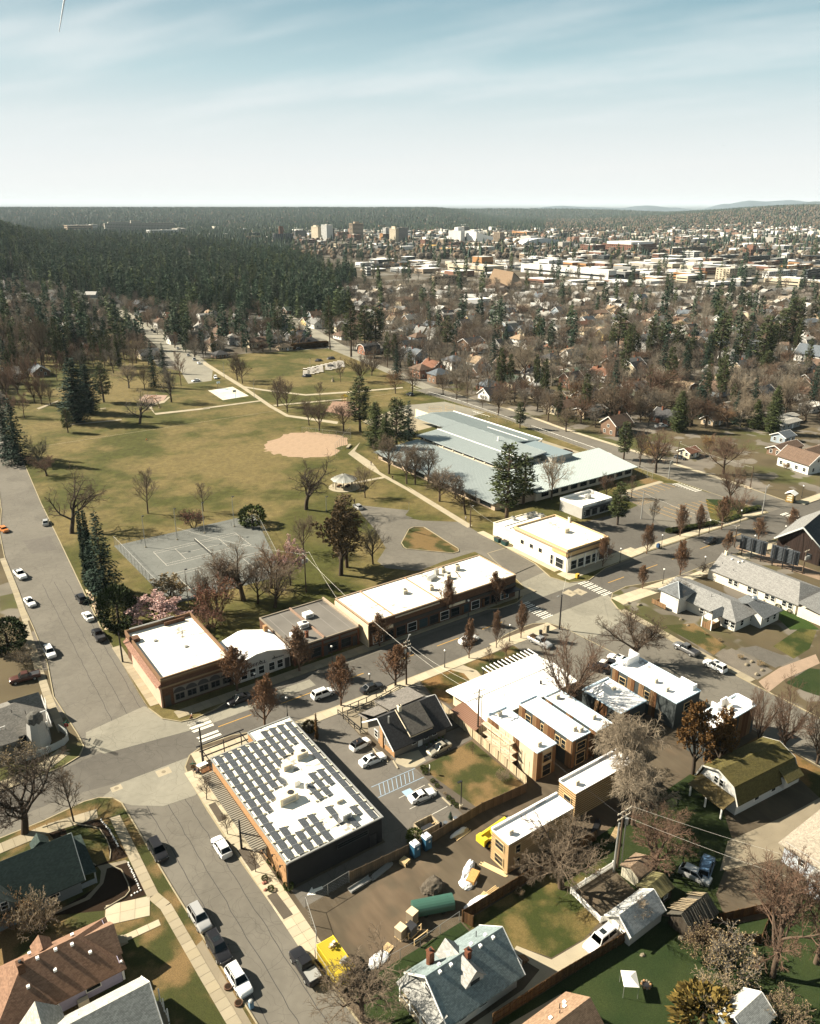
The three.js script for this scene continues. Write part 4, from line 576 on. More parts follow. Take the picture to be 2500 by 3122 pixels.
for(let[x,z,l]of[[138.6,-151.6,'dark green dumpster nearer the corner shop windows'],[138.4,-154.4,'dark green dumpster farther back along the cream wall']]){let d=tg('dumpster',l,'dumpster',[x,gY,z],mh.PI/2,'dumpsters by the cream wall');mb().hexa([[-.85,.1,.55],[.85,.1,.55],[.85,.1,-.55],[-.85,.1,-.55]],[[-1,1.15,.7],[1,1.15,.7],[1,1.3,-.7],[-1,1.3,-.7]]).as('bin',mat([.02,.05,.045]),d);mb().box(-.5,1.27,0,.96,.06,1.36).box(.5,1.27,0,.96,.06,1.36).as('lid',M.black,d);for(let sx of[-.7,.7])mb().tube([sx,.08,.4],[sx+.06,.08,.4],.08,.08,8).as('caster',M.rubber,d);}
{let r=flat('small_service_shop','small white shop with black lettering on its parapet beside the school car park',170.6,183.6,-162.4,-153.2,3.5,{wall:sc([.36,.35,.32]),trim:M.white,parapet:.8,category:'shop'});letr('THE SHOP',.62,sans,M.iron,r,1.6,3.55,4.62);unit(r,1.5,3.55,-.6,1.5,1,1.2,!1,M.galv);for(let x of[-4,-1,2.4,4.8])win(r,x,1.5,4.65,0,2,1.9,M.dfr);win(r,-5.4,1.6,4.65,0,.8,1,M.frame);mb().box(1,2.9,5.2,9.4,.14,1.3).as('canopy',M.iron,r);}
{
let r=house('white_roof_hall','long hall under a low bright white metal roof beside the main street lawn','building',[90.1,gY,-94.6],0,{L:20.2,W:10.4,h:3.2,rise:.62,roof:'gable',over:.75,gableOver:1.2,wall:sc([.55,.46,.32]),roofM:mat([.85,.84,.8],{ro:.4}),t:.22,wins:[[0,-8,1,1,1.2],[3,2,1,1.2,1.4]]});
let rb=mb();for(let i=0;i<74;i++)for(let s of[1,-1])rb.bar([-11.1+i*.304,3.3,s*5.9],[-11.1+i*.304,3.9,s*.1],.035,.03);rb.as('roof_ribs',mat([.8,.79,.75],{ro:.4}),r).userData.kind='stuff';mb().bar([-11.2,3.93,0],[11.2,3.93,0],.1,.06).as('ridge_cap',mat([.3,.29,.26]),r);
for(let[x,z]of[[-4,2.2],[-6,3.2],[-3.6,3.6]])sPipe(r,x,3.7,z,.5);mb().tube([4.4,3.4,3],[4.4,4.2,3],.22,.22,10).as('roof_vent',M.iron,r);
let a=tg('hall_annex','tan annex with brown ribbed shed roof on the end of the white roofed hall','annex',[77.9,gY,-92.4],0);mb().box(.2,0,0,2.4,2.5,6.4).as('wall',sc([.55,.46,.32]),a);mb().slab([-1.9,2.5,3.8],[1.6,3.1,3.4],[1.6,3.1,-3.6],[-1.5,2.5,-3.6],.12).as('roof',mat([.2,.11,.07],{ro:.5}),a);let q=mb();for(let i=0;i<18;i++)q.bar([-1.8,2.53,3.5-i*.41],[1.55,3.13,3.3-i*.4],.06,.05);q.as('roof_ribs',mat([.17,.09,.06]),a);
let pg=tg('white_beam_pergola','row of white timber beams along the street side of the white roofed hall','pergola',[95.6,gY,-101.8],0);for(let i=0;i<13;i++)mb().bar([-5.6+i*1.02,2.7,-1.6],[-5.6+i*1.02,2.7,1.4],.12,.2).as('beam',M.white,pg);mb().bar([-6,2.52,-1.2],[7,2.52,-1.2],.12,.16).as('header',M.iron,pg);for(let i=0;i<5;i++)mb().box(-5.6+i*3,0,-1.2,.14,2.5,.14).as('post',M.iron,pg);
}
// new timber townhouses and the building site
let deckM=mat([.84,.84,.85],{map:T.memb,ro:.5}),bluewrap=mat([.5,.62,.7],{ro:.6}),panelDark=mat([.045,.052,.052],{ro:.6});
function tnh(label,x0,x1,z0,z1,h,o={}){
let r=tg('timber_townhouse',label,'townhouse',[(x0+x1)/2,gY,(z0+z1)/2],0,'new flat roofed townhouses'),L=x1-x0,W=z1-z0;
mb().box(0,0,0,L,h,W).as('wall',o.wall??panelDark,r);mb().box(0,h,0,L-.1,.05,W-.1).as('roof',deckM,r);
let c=mb();for(let[x,z,a,b]of[[0,W/2,L+.14,.2],[0,-W/2,L+.14,.3],[L/2,0,.2,W-.2],[-L/2,0,.2,W-.2]])c.box(x,h-.02,z,a,z<0?.34:.22,b);c.as('parapet',o.edge??bluewrap,r);
for(let[f,u,w,y0,hh]of o.boards??[]){let n=mh.max(1,mh.round(w/.9));for(let i=0;i<n;i++){let uu=u-w/2+(i+.5)*(w/n);f%2?put('board_panel',bG(.09,hh,+(w/n-.015).toFixed(3)),i%3?M.wdD:M.wood,r,[(f===1?1:-1)*(L/2+.04),y0,uu]):put('board_panel',bG(+(w/n-.015).toFixed(3),hh,.09),i%3?M.wdD:M.wood,r,[uu,y0,(f?-1:1)*(W/2+.04)]);}}
if(o.wins)wins_(r,L,W,o.wins,M.lumber,M.glass);
for(let[x,z]of o.units??[])unit(r,x,h+.04,z,.9,.75,.45,!1,M.cream);
return r;
}
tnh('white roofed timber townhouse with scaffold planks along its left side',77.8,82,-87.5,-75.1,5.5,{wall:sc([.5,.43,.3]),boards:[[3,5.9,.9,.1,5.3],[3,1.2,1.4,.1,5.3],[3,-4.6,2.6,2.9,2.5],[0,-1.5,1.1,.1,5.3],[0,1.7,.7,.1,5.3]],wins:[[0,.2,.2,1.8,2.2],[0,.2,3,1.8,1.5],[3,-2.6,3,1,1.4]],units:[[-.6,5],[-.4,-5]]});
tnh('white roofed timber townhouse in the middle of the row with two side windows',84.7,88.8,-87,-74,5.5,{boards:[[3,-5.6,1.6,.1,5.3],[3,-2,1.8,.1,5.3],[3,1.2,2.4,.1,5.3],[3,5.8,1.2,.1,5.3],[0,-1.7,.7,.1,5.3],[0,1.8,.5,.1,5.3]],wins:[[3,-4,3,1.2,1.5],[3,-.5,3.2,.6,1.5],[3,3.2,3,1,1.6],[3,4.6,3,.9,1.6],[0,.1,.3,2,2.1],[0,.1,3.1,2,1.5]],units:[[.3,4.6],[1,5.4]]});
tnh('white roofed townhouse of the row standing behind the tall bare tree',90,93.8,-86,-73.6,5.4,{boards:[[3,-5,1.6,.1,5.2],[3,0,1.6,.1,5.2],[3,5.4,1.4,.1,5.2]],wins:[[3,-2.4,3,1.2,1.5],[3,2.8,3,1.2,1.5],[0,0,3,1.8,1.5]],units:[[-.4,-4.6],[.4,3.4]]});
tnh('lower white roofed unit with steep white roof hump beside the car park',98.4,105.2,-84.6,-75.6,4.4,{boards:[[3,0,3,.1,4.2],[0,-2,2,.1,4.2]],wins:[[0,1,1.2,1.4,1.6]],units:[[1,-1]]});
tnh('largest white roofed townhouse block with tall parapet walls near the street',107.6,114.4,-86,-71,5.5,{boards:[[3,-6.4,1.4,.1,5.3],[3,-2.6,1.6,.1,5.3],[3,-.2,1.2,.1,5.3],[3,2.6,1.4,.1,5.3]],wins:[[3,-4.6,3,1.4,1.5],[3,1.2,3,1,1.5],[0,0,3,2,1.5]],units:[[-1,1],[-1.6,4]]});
tnh('white roofed townhouse turned crosswise at the street corner behind twigs',104.8,118.6,-66.5,-62.5,5.5,{boards:[[0,4,4,.1,5.3],[1,0,3,.1,5.3]],wins:[[0,-2,3,1.4,1.5]],units:[[2,0]]});
{let h=tg('roof_stub_walls','white wrapped stub walls rising from the largest townhouse roof','parapet',[111,gY+5.55,-79],0);for(let[x,z,w,d,y]of[[-1.6,-6.6,.3,1.6,1.2],[.6,-5.4,3.6,.3,1.5],[2.4,-6.6,.3,2.2,1.5],[2.8,7,1.4,.3,1],[3.2,5.4,.3,3,1]])mb().box(x,0,z,w,y,d).as('stub_wall',deckM,h);
let k=tg('roof_stub_walls','white wrapped stub walls on the crosswise townhouse roof','parapet',[111.7,gY+5.55,-64.5],0);for(let[x,z,w,d,y]of[[-3.6,-1.4,2.6,.3,.9],[0,-1.6,.3,1.4,1.2],[2,-1.4,1.4,.3,1.5],[2.8,-1,.3,1.2,1.5],[6.4,0,.3,3,.8],[-6.4,.4,1,.3,.8]])mb().box(x,0,z,w,y,d).as('stub_wall',deckM,k);
let c=tg('roof_hump','white pyramid shaped roof hump on the lower unit','roof hump',[101.2,gY+4.45,-82],0);mb().tri([-2,0,1.6],[2,0,1.6],[.4,1.7,-.6]).tri([2,0,1.6],[2,0,-1.8],[.4,1.7,-.6]).tri([2,0,-1.8],[-2,0,-1.8],[.4,1.7,-.6]).tri([-2,0,-1.8],[-2,0,1.6],[.4,1.7,-.6]).as('hump',deckM,c);}
{let s=tg('scaffold','metal scaffold with three long pale planks beside the first townhouse','scaffold',[77,gY,-83.6],0),F=mb();for(let x of[-.5,.5])for(let z of[-3.6,-1.2,1.2,3.4,5.4])F.tube([x,0,z],[x,z>4?4.2:5.4,z],.035,.035,5);for(let z of[-3.6,-1.2,1.2,3.4])F.bar([-.5,1.2,z],[.5,1.2,z],.04).bar([-.5,2.7,z],[.5,4.2,z],.03);for(let z of[-3.6,1.2])F.bar([-.5,.2,z],[-.5,2.4,z+2.2],.03).bar([-.5,2.6,z],[-.5,4.6,z+2.2],.03);F.as('scaffold_frame',M.iron,s);[[4.5,-.2],[2.9,.3],[1.4,.4]].forEach(([y,z])=>mb().box(0,y,z,1.15,.07,7.4).as('scaffold_plank',mat([.62,.52,.38],{map:T.planks}),s));}
function sheath(label,x0,x1,z0,z1,h,wins){
let r=tg('unfinished_block',label,'building',[(x0+x1)/2,gY,(z0+z1)/2],0),L=x1-x0,W=z1-z0;mb().box(0,0,0,L,h,W).as('wall',mat([.23,.15,.085],{map:T.osb}),r);mb().box(0,h,0,L-.1,.05,W-.1).as('roof',deckM,r);
let c=mb();for(let[x,z,a,b]of[[0,W/2,L+.1,.16],[0,-W/2,L+.1,.3],[L/2,0,.16,W-.2],[-L/2,0,.16,W-.2]])c.box(x,h-.02,z,a,z<0?.45:.14,b);c.as('parapet',deckM,r);
for(let y=.25;y<h-.1;y+=.42){put('batten',bG(.06,.09,+(W+.12).toFixed(2)),M.lumber,r,[-L/2-.04,y,0]);put('batten',bG(+(L+.1).toFixed(2),.09,.06),M.lumber,r,[0,y,W/2+.04]);}
wins_(r,L+.1,W+.1,wins,M.lumber,M.glass);unit(r,-L/2+1.6,h+.02,.3,.8,.7,.5,!1,M.cream);return r;
}
sheath('unfinished block clad in yellow battens with white roof beside the yellow forklift',61,73.7,-66.6,-63.1,5.2,[[3,0,3.2,1.7,1.3],[3,0,.6,1.7,1.4],[0,-4.6,3,.9,1.4],[0,-4.6,.6,.9,1.4],[0,0,3,1,1.4]]);
sheath('unfinished battened block with white roof behind the first battened block',76.4,89.4,-68.6,-65.2,5,[[3,.2,2,1.4,1.6],[0,3,1.4,1.4,1.4]]);
// ground inside the middle block
part('parking_area',[[51,-109],[56.5,-111.9],[61,-111.9],[60.6,-102],[61.6,-92],[63.6,-89.2],[63.3,-76],[53,-75.2],[34.8,-74.4],[34.8,-78],[50.3,-78],[50.3,-106]],.128,M.blacktop);
part('drive',[[61.8,-94],[77,-93.6],[76.4,-89.6],[63.7,-89.1],[61.8,-91]],.134,M.blacktop);
part('drive',[[74.4,-112],[79.4,-110.2],[78.2,-104],[79.2,-100],[79,-94],[74,-94]],.134,M.asphD);
part('concrete_apron',[[61.5,-92.2],[63,-93.4],[66.8,-92.6],[66.2,-89.6],[63.7,-89.3],[62.4,-90]],.14,M.cnew);
part('concrete_apron',[[57,-112.4],[62.4,-111.9],[62,-109.8],[60.6,-109.7],[60,-110.6],[57.8,-110.4]],.14,M.cnew);
part('terrace',[[61,-109.6],[74.6,-109.4],[74,-104],[62,-102],[60.8,-102.2]],.142,M.cold);
part('lawn',[[64.4,-88.6],[75.9,-89.2],[75.6,-75.6],[66,-75.8]],.14,M.drylawn);
part('gravel_bed',[[63.6,-88.8],[64.8,-88.6],[66,-75.8],[63.4,-75.6]],.137,M.gvD);
part('lawn',[[79.6,-109.6],[87,-109.6],[88.4,-107],[87.6,-103.5],[85,-101.8],[79.6,-100.4],[78.6,-104]],.15,mat([1.15,1.0,.9],{map:T.drylawn,ro:1}));
part('garden_path',[[87,-109.6],[90.2,-109.6],[91.2,-106.4],[90.4,-103],[88.4,-101.2],[85,-101.2],[87.6,-103.5],[88.4,-107]],.146,M.cnew);
part('lawn',[[90.4,-109.6],[104,-109.4],[103.6,-102.4],[91,-101.8],[91.2,-106.4]],.15,M.drylawn);
part('parking_area',[[104,-111],[110,-112.4],[118.3,-109],[119.2,-94.4],[119.3,-70],[115.4,-70],[115,-88],[104.6,-90],[103.4,-102]],.14,M.asphalt);
part('concrete_yard',[[79,-88.4],[97,-88.6],[97,-75],[82.6,-73.6],[76.4,-76],[76.4,-88]],.13,M.dirt);
part('lawn',[[50.8,-60.2],[63,-60.2],[74,-58],[73.9,-55.4],[65.9,-55.4],[65.6,-50],[62,-49.4],[56.6,-49.8],[54.4,-53.2],[51,-54]],.135,mat([.85,.95,.8],{map:T.drylawn,ro:1}));
part('driveway',[[39.6,-47.6],[55,-47],[66.4,-46.2],[66.4,-49.4],[62,-49.2],[56.4,-49.6],[54.2,-53.6],[53,-53.2],[54.2,-49.4],[50.8,-48.6],[39.6,-48.8]],.142,M.cnew);
part('lawn',[[33.8,-60.5],[50.6,-60.5],[50.6,-57.4],[39.4,-57.4],[39,-48],[45,-47.3],[67.6,-46.1],[73,-46],[79,-40],[88,-36],[88,-20],[34.6,-20],[33.4,-55]],.13,M.lawn);
part('driveway',[[43.4,-46.6],[54,-45.6],[54.6,-42],[45.6,-41.6]],.142,M.concrete);
part('garden_path',[[33.4,-50.6],[38.6,-51.4],[38.8,-50.2],[33.6,-48.8]],.143,M.concrete);
part('lawn',[[74,-60.6],[100,-61.6],[100,-56.4],[92,-48],[82,-44],[79.4,-40.6],[73,-46.4],[74,-55]],.131,mat([.95,.9,.85],{map:T.lawn,ro:1}));
part('driveway',[[92,-49],[104,-47],[118,-45.6],[118,-40],[99,-41],[86,-46.2]],.14,M.cold);
part('lawn',[[88,-36],[99,-40],[118,-39],[118,-20],[88,-20]],.131,M.lawn);
part('lawn',[[100,-61.4],[119,-61],[119,-46],[112,-46],[114.6,-53],[98,-57.6]],.131,mat([1,.9,.8],{map:T.drylawn,ro:1}));
for(let z of[-84.6,-81.6,-78.6])strp('bay_line',[57.2,z],[62.4,z-.1],.12,M.pW,null,.136);
for(let i=0;i<9;i++)strp('bay_line',[56.4+i*.8,-89.2+i*.06],[55.2+i*.8,-86.7],.1,M.paintBlue,null,.137);
strp('bay_line',[55,-89.3],[63.4,-89],.1,M.paintBlue,null,.139);strp('bay_line',[54.6,-86.6],[63.4,-86.4],.1,M.paintBlue,null,.139);
part('painted_bay_symbol',[[58.4,-85.6],[60,-85.5],[60,-83.9],[58.4,-84]],.138,M.paintBlue);
{let a=part('painted_arrow',[[37.2,-75.4],[36.1,-76],[37.4,-76.9],[37.3,-76.4],[38.6,-76.2],[38.5,-75.7],[37.3,-75.8]],.136,M.paint);}
for(let[x,z,ry,l]of[[62.9,-79.6,1.57,'concrete wheel stop at the bay nearest the lamp standard'],[63,-83.4,1.57,'concrete wheel stop in front of the white sedan by the lawn'],[60.4,-96.8,1.4,'concrete wheel stop behind the two tone small car'],[60.8,-94,1.4,'concrete wheel stop in front of the white sedan beside the dark house'],[61.3,-91.6,1.35,'concrete wheel stop nearest the concrete apron']])tag(mb().box(0,0,0,2.2,.16,.22).as('wheel_stop',M.cnew),l,'wheel stop').position.set(x,.13,z),scene.children.at(-1).rotation.y=ry;
// fences
function fence(name,label,pts,h,bw,m,o={}){
let r=tg(name,label,'fence',[pts[0][0],gY,pts[0][1]],0,o.group);
for(let i=0;i<pts.length-1;i++){
let[a,b]=[pts[i],pts[i+1]],l=mh.hypot(b[0]-a[0],b[1]-a[1]),n=mh.max(1,mh.round(l/bw)),ry=mh.atan2(-(b[1]-a[1]),b[0]-a[0]),w=+(l/n-(o.gap??.02)).toFixed(3);
for(let k=0;k<n;k++){let t=(k+.5)/n;let q=put(o.piece??'fence_board',bG(w,h,.04),Array.isArray(m)?m[(k*7+i)%m.length]:m,r,[lerp(a[0],b[0],t)-pts[0][0],(hs(k,i,8)-.5)*.05,lerp(a[1],b[1],t)-pts[0][1]],ry);q.position.y+=o.lift??0;}
let B=mb();for(let k=0;k<=mh.max(1,mh.round(l/2.4));k++){let t=k/mh.max(1,mh.round(l/2.4));B.box(lerp(a[0],b[0],t)-pts[0][0]+mh.sin(ry)*.08,0,lerp(a[1],b[1],t)-pts[0][1]+mh.cos(ry)*.08,.1,h+.08,.1);}B.as('fence_posts',Array.isArray(m)?m[0]:m,r).userData.kind='stuff';
if(o.rails)for(let y of[.25,.75])mb().bar([a[0]-pts[0][0]+mh.sin(ry)*.05,h*y,a[1]-pts[0][1]+mh.cos(ry)*.05],[b[0]-pts[0][0]+mh.sin(ry)*.05,h*y,b[1]-pts[0][1]+mh.cos(ry)*.05],.06,.09).as('rail',Array.isArray(m)?m[0]:m,r);
}
return r;
}
function mF(name,label,pts,h,group){
let r=tg(name,label,'fence',[pts[0][0],gY,pts[0][1]],0,group),W=mb();
for(let i=0;i<pts.length-1;i++){
let a=[pts[i][0]-pts[0][0],pts[i][1]-pts[0][1]],b=[pts[i+1][0]-pts[0][0],pts[i+1][1]-pts[0][1]],l=mh.hypot(b[0]-a[0],b[1]-a[1]),n=mh.max(1,mh.round(l/3));
for(let k=0;k<=n;k++){let x=lerp(a[0],b[0],k/n),z=lerp(a[1],b[1],k/n);mb().tube([x,0,z],[x,h,z],.05,.05,6).as('post',M.galv,r);}
mb().tube([a[0],h,a[1]],[b[0],h,b[1]],.03,.03,5).as('top_rail',M.galv,r);
let s=.5,m=mh.round(l/s);for(let k=-mh.ceil(h/s);k<m;k++)for(let d of[1,-1]){let u0=k*s,u1=u0+h,y0=d>0?0:h,y1=h-y0;if(u0<0){y0+=(d>0?1:-1)*-u0;u0=0;}if(u1>l){y1-=(d>0?1:-1)*(u1-l);u1=l;}if(u1>u0){let P=(u,y)=>[lerp(a[0],b[0],u/l),y,lerp(a[1],b[1],u/l)];let w=.008,p=P(u0,y0),q=P(u1,y1);W.quad([p[0],p[1]-w,p[2]],[q[0],q[1]-w,q[2]],[q[0],q[1]+w,q[2]],[p[0],p[1]+w,p[2]]);}}
}
W.as('wire_mesh',M.galv,r).userData.kind='stuff';return r;
}
let tanF=[[.5,.42,.28],[.46,.39,.27],[.53,.44,.3]].map(c=>mat(c,{map:T.planks})),greyF=[[.17,.13,.09],[.2,.15,.1],[.15,.115,.08]].map(c=>mat(c,{map:T.planks})),brownF=[[.13,.075,.035],[.16,.09,.04],[.11,.06,.03]].map(c=>mat(c,{map:T.planks}));
fence('panel_fence','pale panel fence between the lawn square and the new townhouses',[[77,-99.5],[76.8,-92.4],[75.9,-75.4],[74.7,-74]],1.8,1.2,tanF);
fence('board_fence','long grey brown board fence between car park and building site',[[74.7,-74],[66,-74.6],[55,-73.9],[42.2,-74.6]],1.8,.6,greyF);
fence('board_fence','tall brown board fence between building site and the back lawn',[[51.4,-59],[50.8,-60.5],[62.8,-60.5],[76,-60.4]],1.9,.45,brownF,{rails:!0});
fence('board_fence','brown board fence along the pale driveway with the white jeep',[[44.8,-47.4],[55.3,-46.9],[66.6,-46],[67.4,-46.6]],1.8,.3,brownF,{rails:!0});
fence('picket_fence','white picket fence round the back garden corner',[[74.2,-55.4],[65.9,-55.5],[65.6,-49.9],[67,-49.5]],1.05,.2,M.white,{gap:.09,piece:'picket',rails:!0});
fence('picket_fence','white close boarded fence curving round the windmill garden',[[17.2,-134],[17.9,-132],[17.9,-130.3],[16.9,-129.2],[14.6,-128.6],[12.4,-128.4],[9,-128.6]],1.35,.22,mat([.4,.42,.4]),{gap:.02,piece:'picket'});
fence('board_fence','dark board fence between derelict barn and the brown shrubs',[[72.8,-41.4],[80,-36],[86,-38],[78.4,-41]],1.5,.5,brownF);
fence('slat_fence','dark fence panel behind the brown roofed annex',[[73.4,-99.8],[77,-99.8]],1.7,.4,brownF);
mF('chain_link_fence','chain link site fence round the building site corner by the yellow container',[[42,-74.6],[35,-74.1],[33.6,-68.6],[32.2,-66.4],[32.1,-60.6]],2);
mF('chain_link_fence','chain link fence between the material piles and the white roofed house',[[50.6,-60.8],[44,-60.4],[38,-60.7],[35,-60.6]],1.6);
{let r=tg('ramp_railing','dark timber railing along the terrace and ramp of the dark roofed house','railing',[61,gY,-110],0),pts=[[.6,.4],[6,.2],[13.4,-1.2]];for(let i=0;i<2;i++){let[a,b]=[pts[i],pts[i+1]];for(let k=0;k<=3;k++){let x=lerp(a[0],b[0],k/3),z=lerp(a[1],b[1],k/3);mb().box(x,0,z,.12,1.15,.12).as('post',M.iron,r);mb().box(x+.2,0,z+1.5,.12,1.15,.12).as('post',M.iron,r);}for(let[dz,y]of[[0,1.1],[1.5,1.1],[1.5,.6]])mb().bar([a[0]+.2,y,a[1]+dz],[b[0]+.2,y,b[1]+dz],.1).as('rail',M.iron,r);}for(let k=0;k<5;k++)mb().box(-.4+k*.1,0,.4+k*1.8,.12,1.1,.12).as('post',M.iron,r);mb().bar([-.4,1.05,.4],[0,1.05,7.7],.1).as('rail',M.iron,r);mb().bar([-.4,.55,.4],[0,.55,7.7],.07).as('rail',M.iron,r);}
// houses in the foreground
{
let r=house('dark_roof_house','dark shingled cottage turned restaurant with wide dormer, next to the car park','house',[67.8,gY,-97.6],0,{L:11,W:8.4,h:2.6,rise:3.1,roof:'gable',over:.8,gableOver:.7,wall:sd([.2,.18,.15]),roofM:sg([.05,.05,.052]),trim:M.white,wins:[[0,-1.4,1,.8,1],[0,1.2,1,.8,1],[0,3,1,.8,1],[3,.6,.8,1.4,1.3],[3,-1.4,.8,1,1.3]],doors:[[-.1,0,4.24,0,.9,2]]});
mb().slab([-2.4,3.25,4.6],[2.6,3.25,4.6],[2.6,5.95,0],[-2.4,5.95,0],.2).as('dormer_roof',sg([.13,.12,.105]),r);mb().quad([-2.3,2.4,4.3],[2.5,2.4,4.3],[2.5,3.1,4.3],[-2.3,3.1,4.3]).bar([-2.5,3.2,4.65],[-2.5,6,0],.1,.2).as('dormer_wall',M.cream,r);
mb().slab([-5.9,3,-4],[-5.9,5.72,0],[-5.9,3,-6.6],[-5.9,3,-4],.1).as('porch_gable',M.white,r);
mb().slab([6,3.9,-3],[6,3.1,-8.4],[-1.8,3.1,-8],[-1.8,4.2,-2.6],.2).slab([-1.9,3.6,-3.4],[-1.9,2.9,-6.6],[-6.2,2.9,-6.4],[-6.2,3.6,-3.4],.2).as('porch_roof',mat([.2,.185,.165],{map:T.shingle}),r);for(let[x,z]of[[5.6,-8],[2,-8],[-1.4,-7.6],[-5.8,-6]])mb().box(x,0,z,.2,2.8,.2).as('porch_post',M.iron,r);mb().box(2,0,-6,7.6,2.7,3.6).as('porch_wall',sd([.2,.18,.15]),r);
chm(r,-1.8,.3,4.8,1.8,.6,M.cream);mb().tube([-4.6,2,1.2],[-4.6,6.2,1.2],.16,.16,10).as('flue',M.galv,r);mb().box(-5.7,0,.6,.25,4.6,.9).as('brick_pier',M.bkT,r);mb().box(-5.55,0,1.8,.1,.9,5).as('brick_base',M.bkT,r);for(let[x,z]of[[2.2,1.3],[-2.8,2.4]])vnt(r,[[x,5.3-z*.7,z]],M.black);
for(let[x,z,k]of[[1.6,5,.4],[2.6,5.1,.45],[3.4,5,.5],[4.2,5.1,.4],[.6,5.2,.3]]){let p=tg('planter_pot','round pot in the row along the shaded back wall of the dark roofed house','pot',[67.8+x,gY,-97.6+z],0,'pots by the back wall');mb().tube([0,0,0],[0,k,0],k*.35,k*.5,9).as('pot',mat([.2,.24,.25]),p);mb().ball(0,k+.12,0,k*.5,.25,k*.5,7,4).as('plant',lM.boxwood,p);}
}
{
let r=house('grey_shingle_house','house with grey shingle roof, two gabled dormers and two chimneys beside the pale driveway','house',[45,gY,-52.8],0,{L:10.6,W:7,h:3.1,rise:3,roof:'gable',over:.75,gableOver:.5,wall:sd([.55,.53,.46]),roofM:mat([.22,.275,.275],{map:T.shingle,ro:.8}),trim:M.white,chim:[[-3.4,-2.3,4,2.2,.7],[0,.5,5.4,1.3,.6]],vents:[[-4,5.9,.35],[-2.4,5.9,.35],[2,5.9,.35],[4,5.9,.35],[-3.4,5.7,-.6],[1.4,5.7,-.6],[3.6,5.7,-.6]],ventM:M.white,wins:[[0,-3,1,1,1.1],[0,0,1,1.2,1.1],[1,0,3,1.1,1.2],[1,2,.9,1,1.2],[3,0,3.2,1.2,1.2]]});
sPipe(r,3,5,-1.6,.8);let dw=sd([.4,.4,.38]),dr=mat([.34,.34,.32],{map:T.shingle,ro:.75});
dmr(r,-.6,2.6,3.7,1,{w:2.6,d:1.8,h:1,rise:1.4,wall:dw,roofM:dr});dmr(r,-.8,-2.6,3.7,-1,{w:2.4,d:1.8,h:1,rise:1.3,wall:dw,roofM:dr});
let p=mb();p.box(-6.4,.5,0,2,.15,6.4);p.as('porch_floor',M.concrete,r);mb().slab([-7.4,2.7,3.6],[-5.3,3.3,3.6],[-5.3,3.3,-3.6],[-7.4,2.7,-3.6],.15).as('porch_roof',dr,r);for(let z of[-3.1,-1,1,3.1])mb().box(-7.2,0,z,.16,2.7,.16).as('porch_post',M.white,r);mb().bar([-7.2,1.3,-3],[-7.2,1.3,3],.08).as('porch_rail',M.white,r);
mb().box(6.4,.7,.4,2,.12,3.6).as('deck',M.wood,r);for(let[x,z]of[[7.3,-1.3],[7.3,.5],[7.3,2.1],[5.7,2.1]])mb().box(x,0,z,.1,1.6,.1).as('deck_post',M.white,r);mb().bar([7.3,1.55,-1.3],[7.3,1.55,2.1],.08).bar([7.3,1.15,-1.3],[7.3,1.15,2.1],.05).as('deck_rail',M.white,r);for(let k=0;k<4;k++)mb().box(8+k*.3,0,1.2,.3,.65-k*.16,1).as('step',M.wood,r);
}
{
let r=house('brown_hip_roof_house','lavender walled bungalow under a large brown hipped shingle roof','house',[5,gY,-81.2],0,{L:13.4,W:7.6,h:3,rise:3.1,roof:'hip',over:.7,wall:sd([.34,.32,.42]),roofM:sg([.25,.15,.1]),vents:[[-1.4,6,.4],[.6,6,.4],[2.4,5.7,.5],[4,4.6,1.8],[0,4.7,2],[-3,4.4,2.2],[2.8,5.2,-1.4],[-2,5.2,-1.6]],wins:[[0,3.4,1.1,1.6,1.1],[0,-1,1.1,.9,.9],[0,-4,1.1,1,.9],[1,1.8,.9,1.6,1.4]]});
chm(r,-3.2,.6,5.2,1.5,.75,M.bkB);mb().tri([6.2,3.2,2.2],[6.2,3.2,-2.6],[6.2,5,-.2]).as('gable_wall',sd([.12,.1,.1]),r);mb().slab([7.4,3,2.6],[7.4,5.2,-.2],[2.4,5.4,-.2],[5,3,2.6],.1).slab([7.4,5.2,-.2],[7.4,3,-3],[5,3,-3],[2.4,5.4,-.2],.1).as('gable_roof',sg([.27,.17,.115]),r);dmr(r,-.6,-3,4,-1,{w:1.8,d:1.6,h:.8,rise:.9,wall:sd([.34,.32,.42]),roofM:sg([.25,.15,.1])});
mb().box(6,.4,2.6,2,.15,2.2).as('porch_floor',M.concrete,r);mb().box(6.9,0,3.6,.25,3,.25).box(6.9,0,1.4,.25,3,.25).as('porch_post',M.white,r);mb().bar([6.9,1.2,1.4],[6.9,1.2,3.6],.1).as('porch_rail',M.white,r);mb().box(2,.1,4.3,1.2,.8,.6).as('air_conditioner',M.cream,r);for(let k=0;k<4;k++)mb().box(7.8+k*.3,0,-1.9,.3,.7-k*.17,1.4).as('step',M.concrete,r);
}
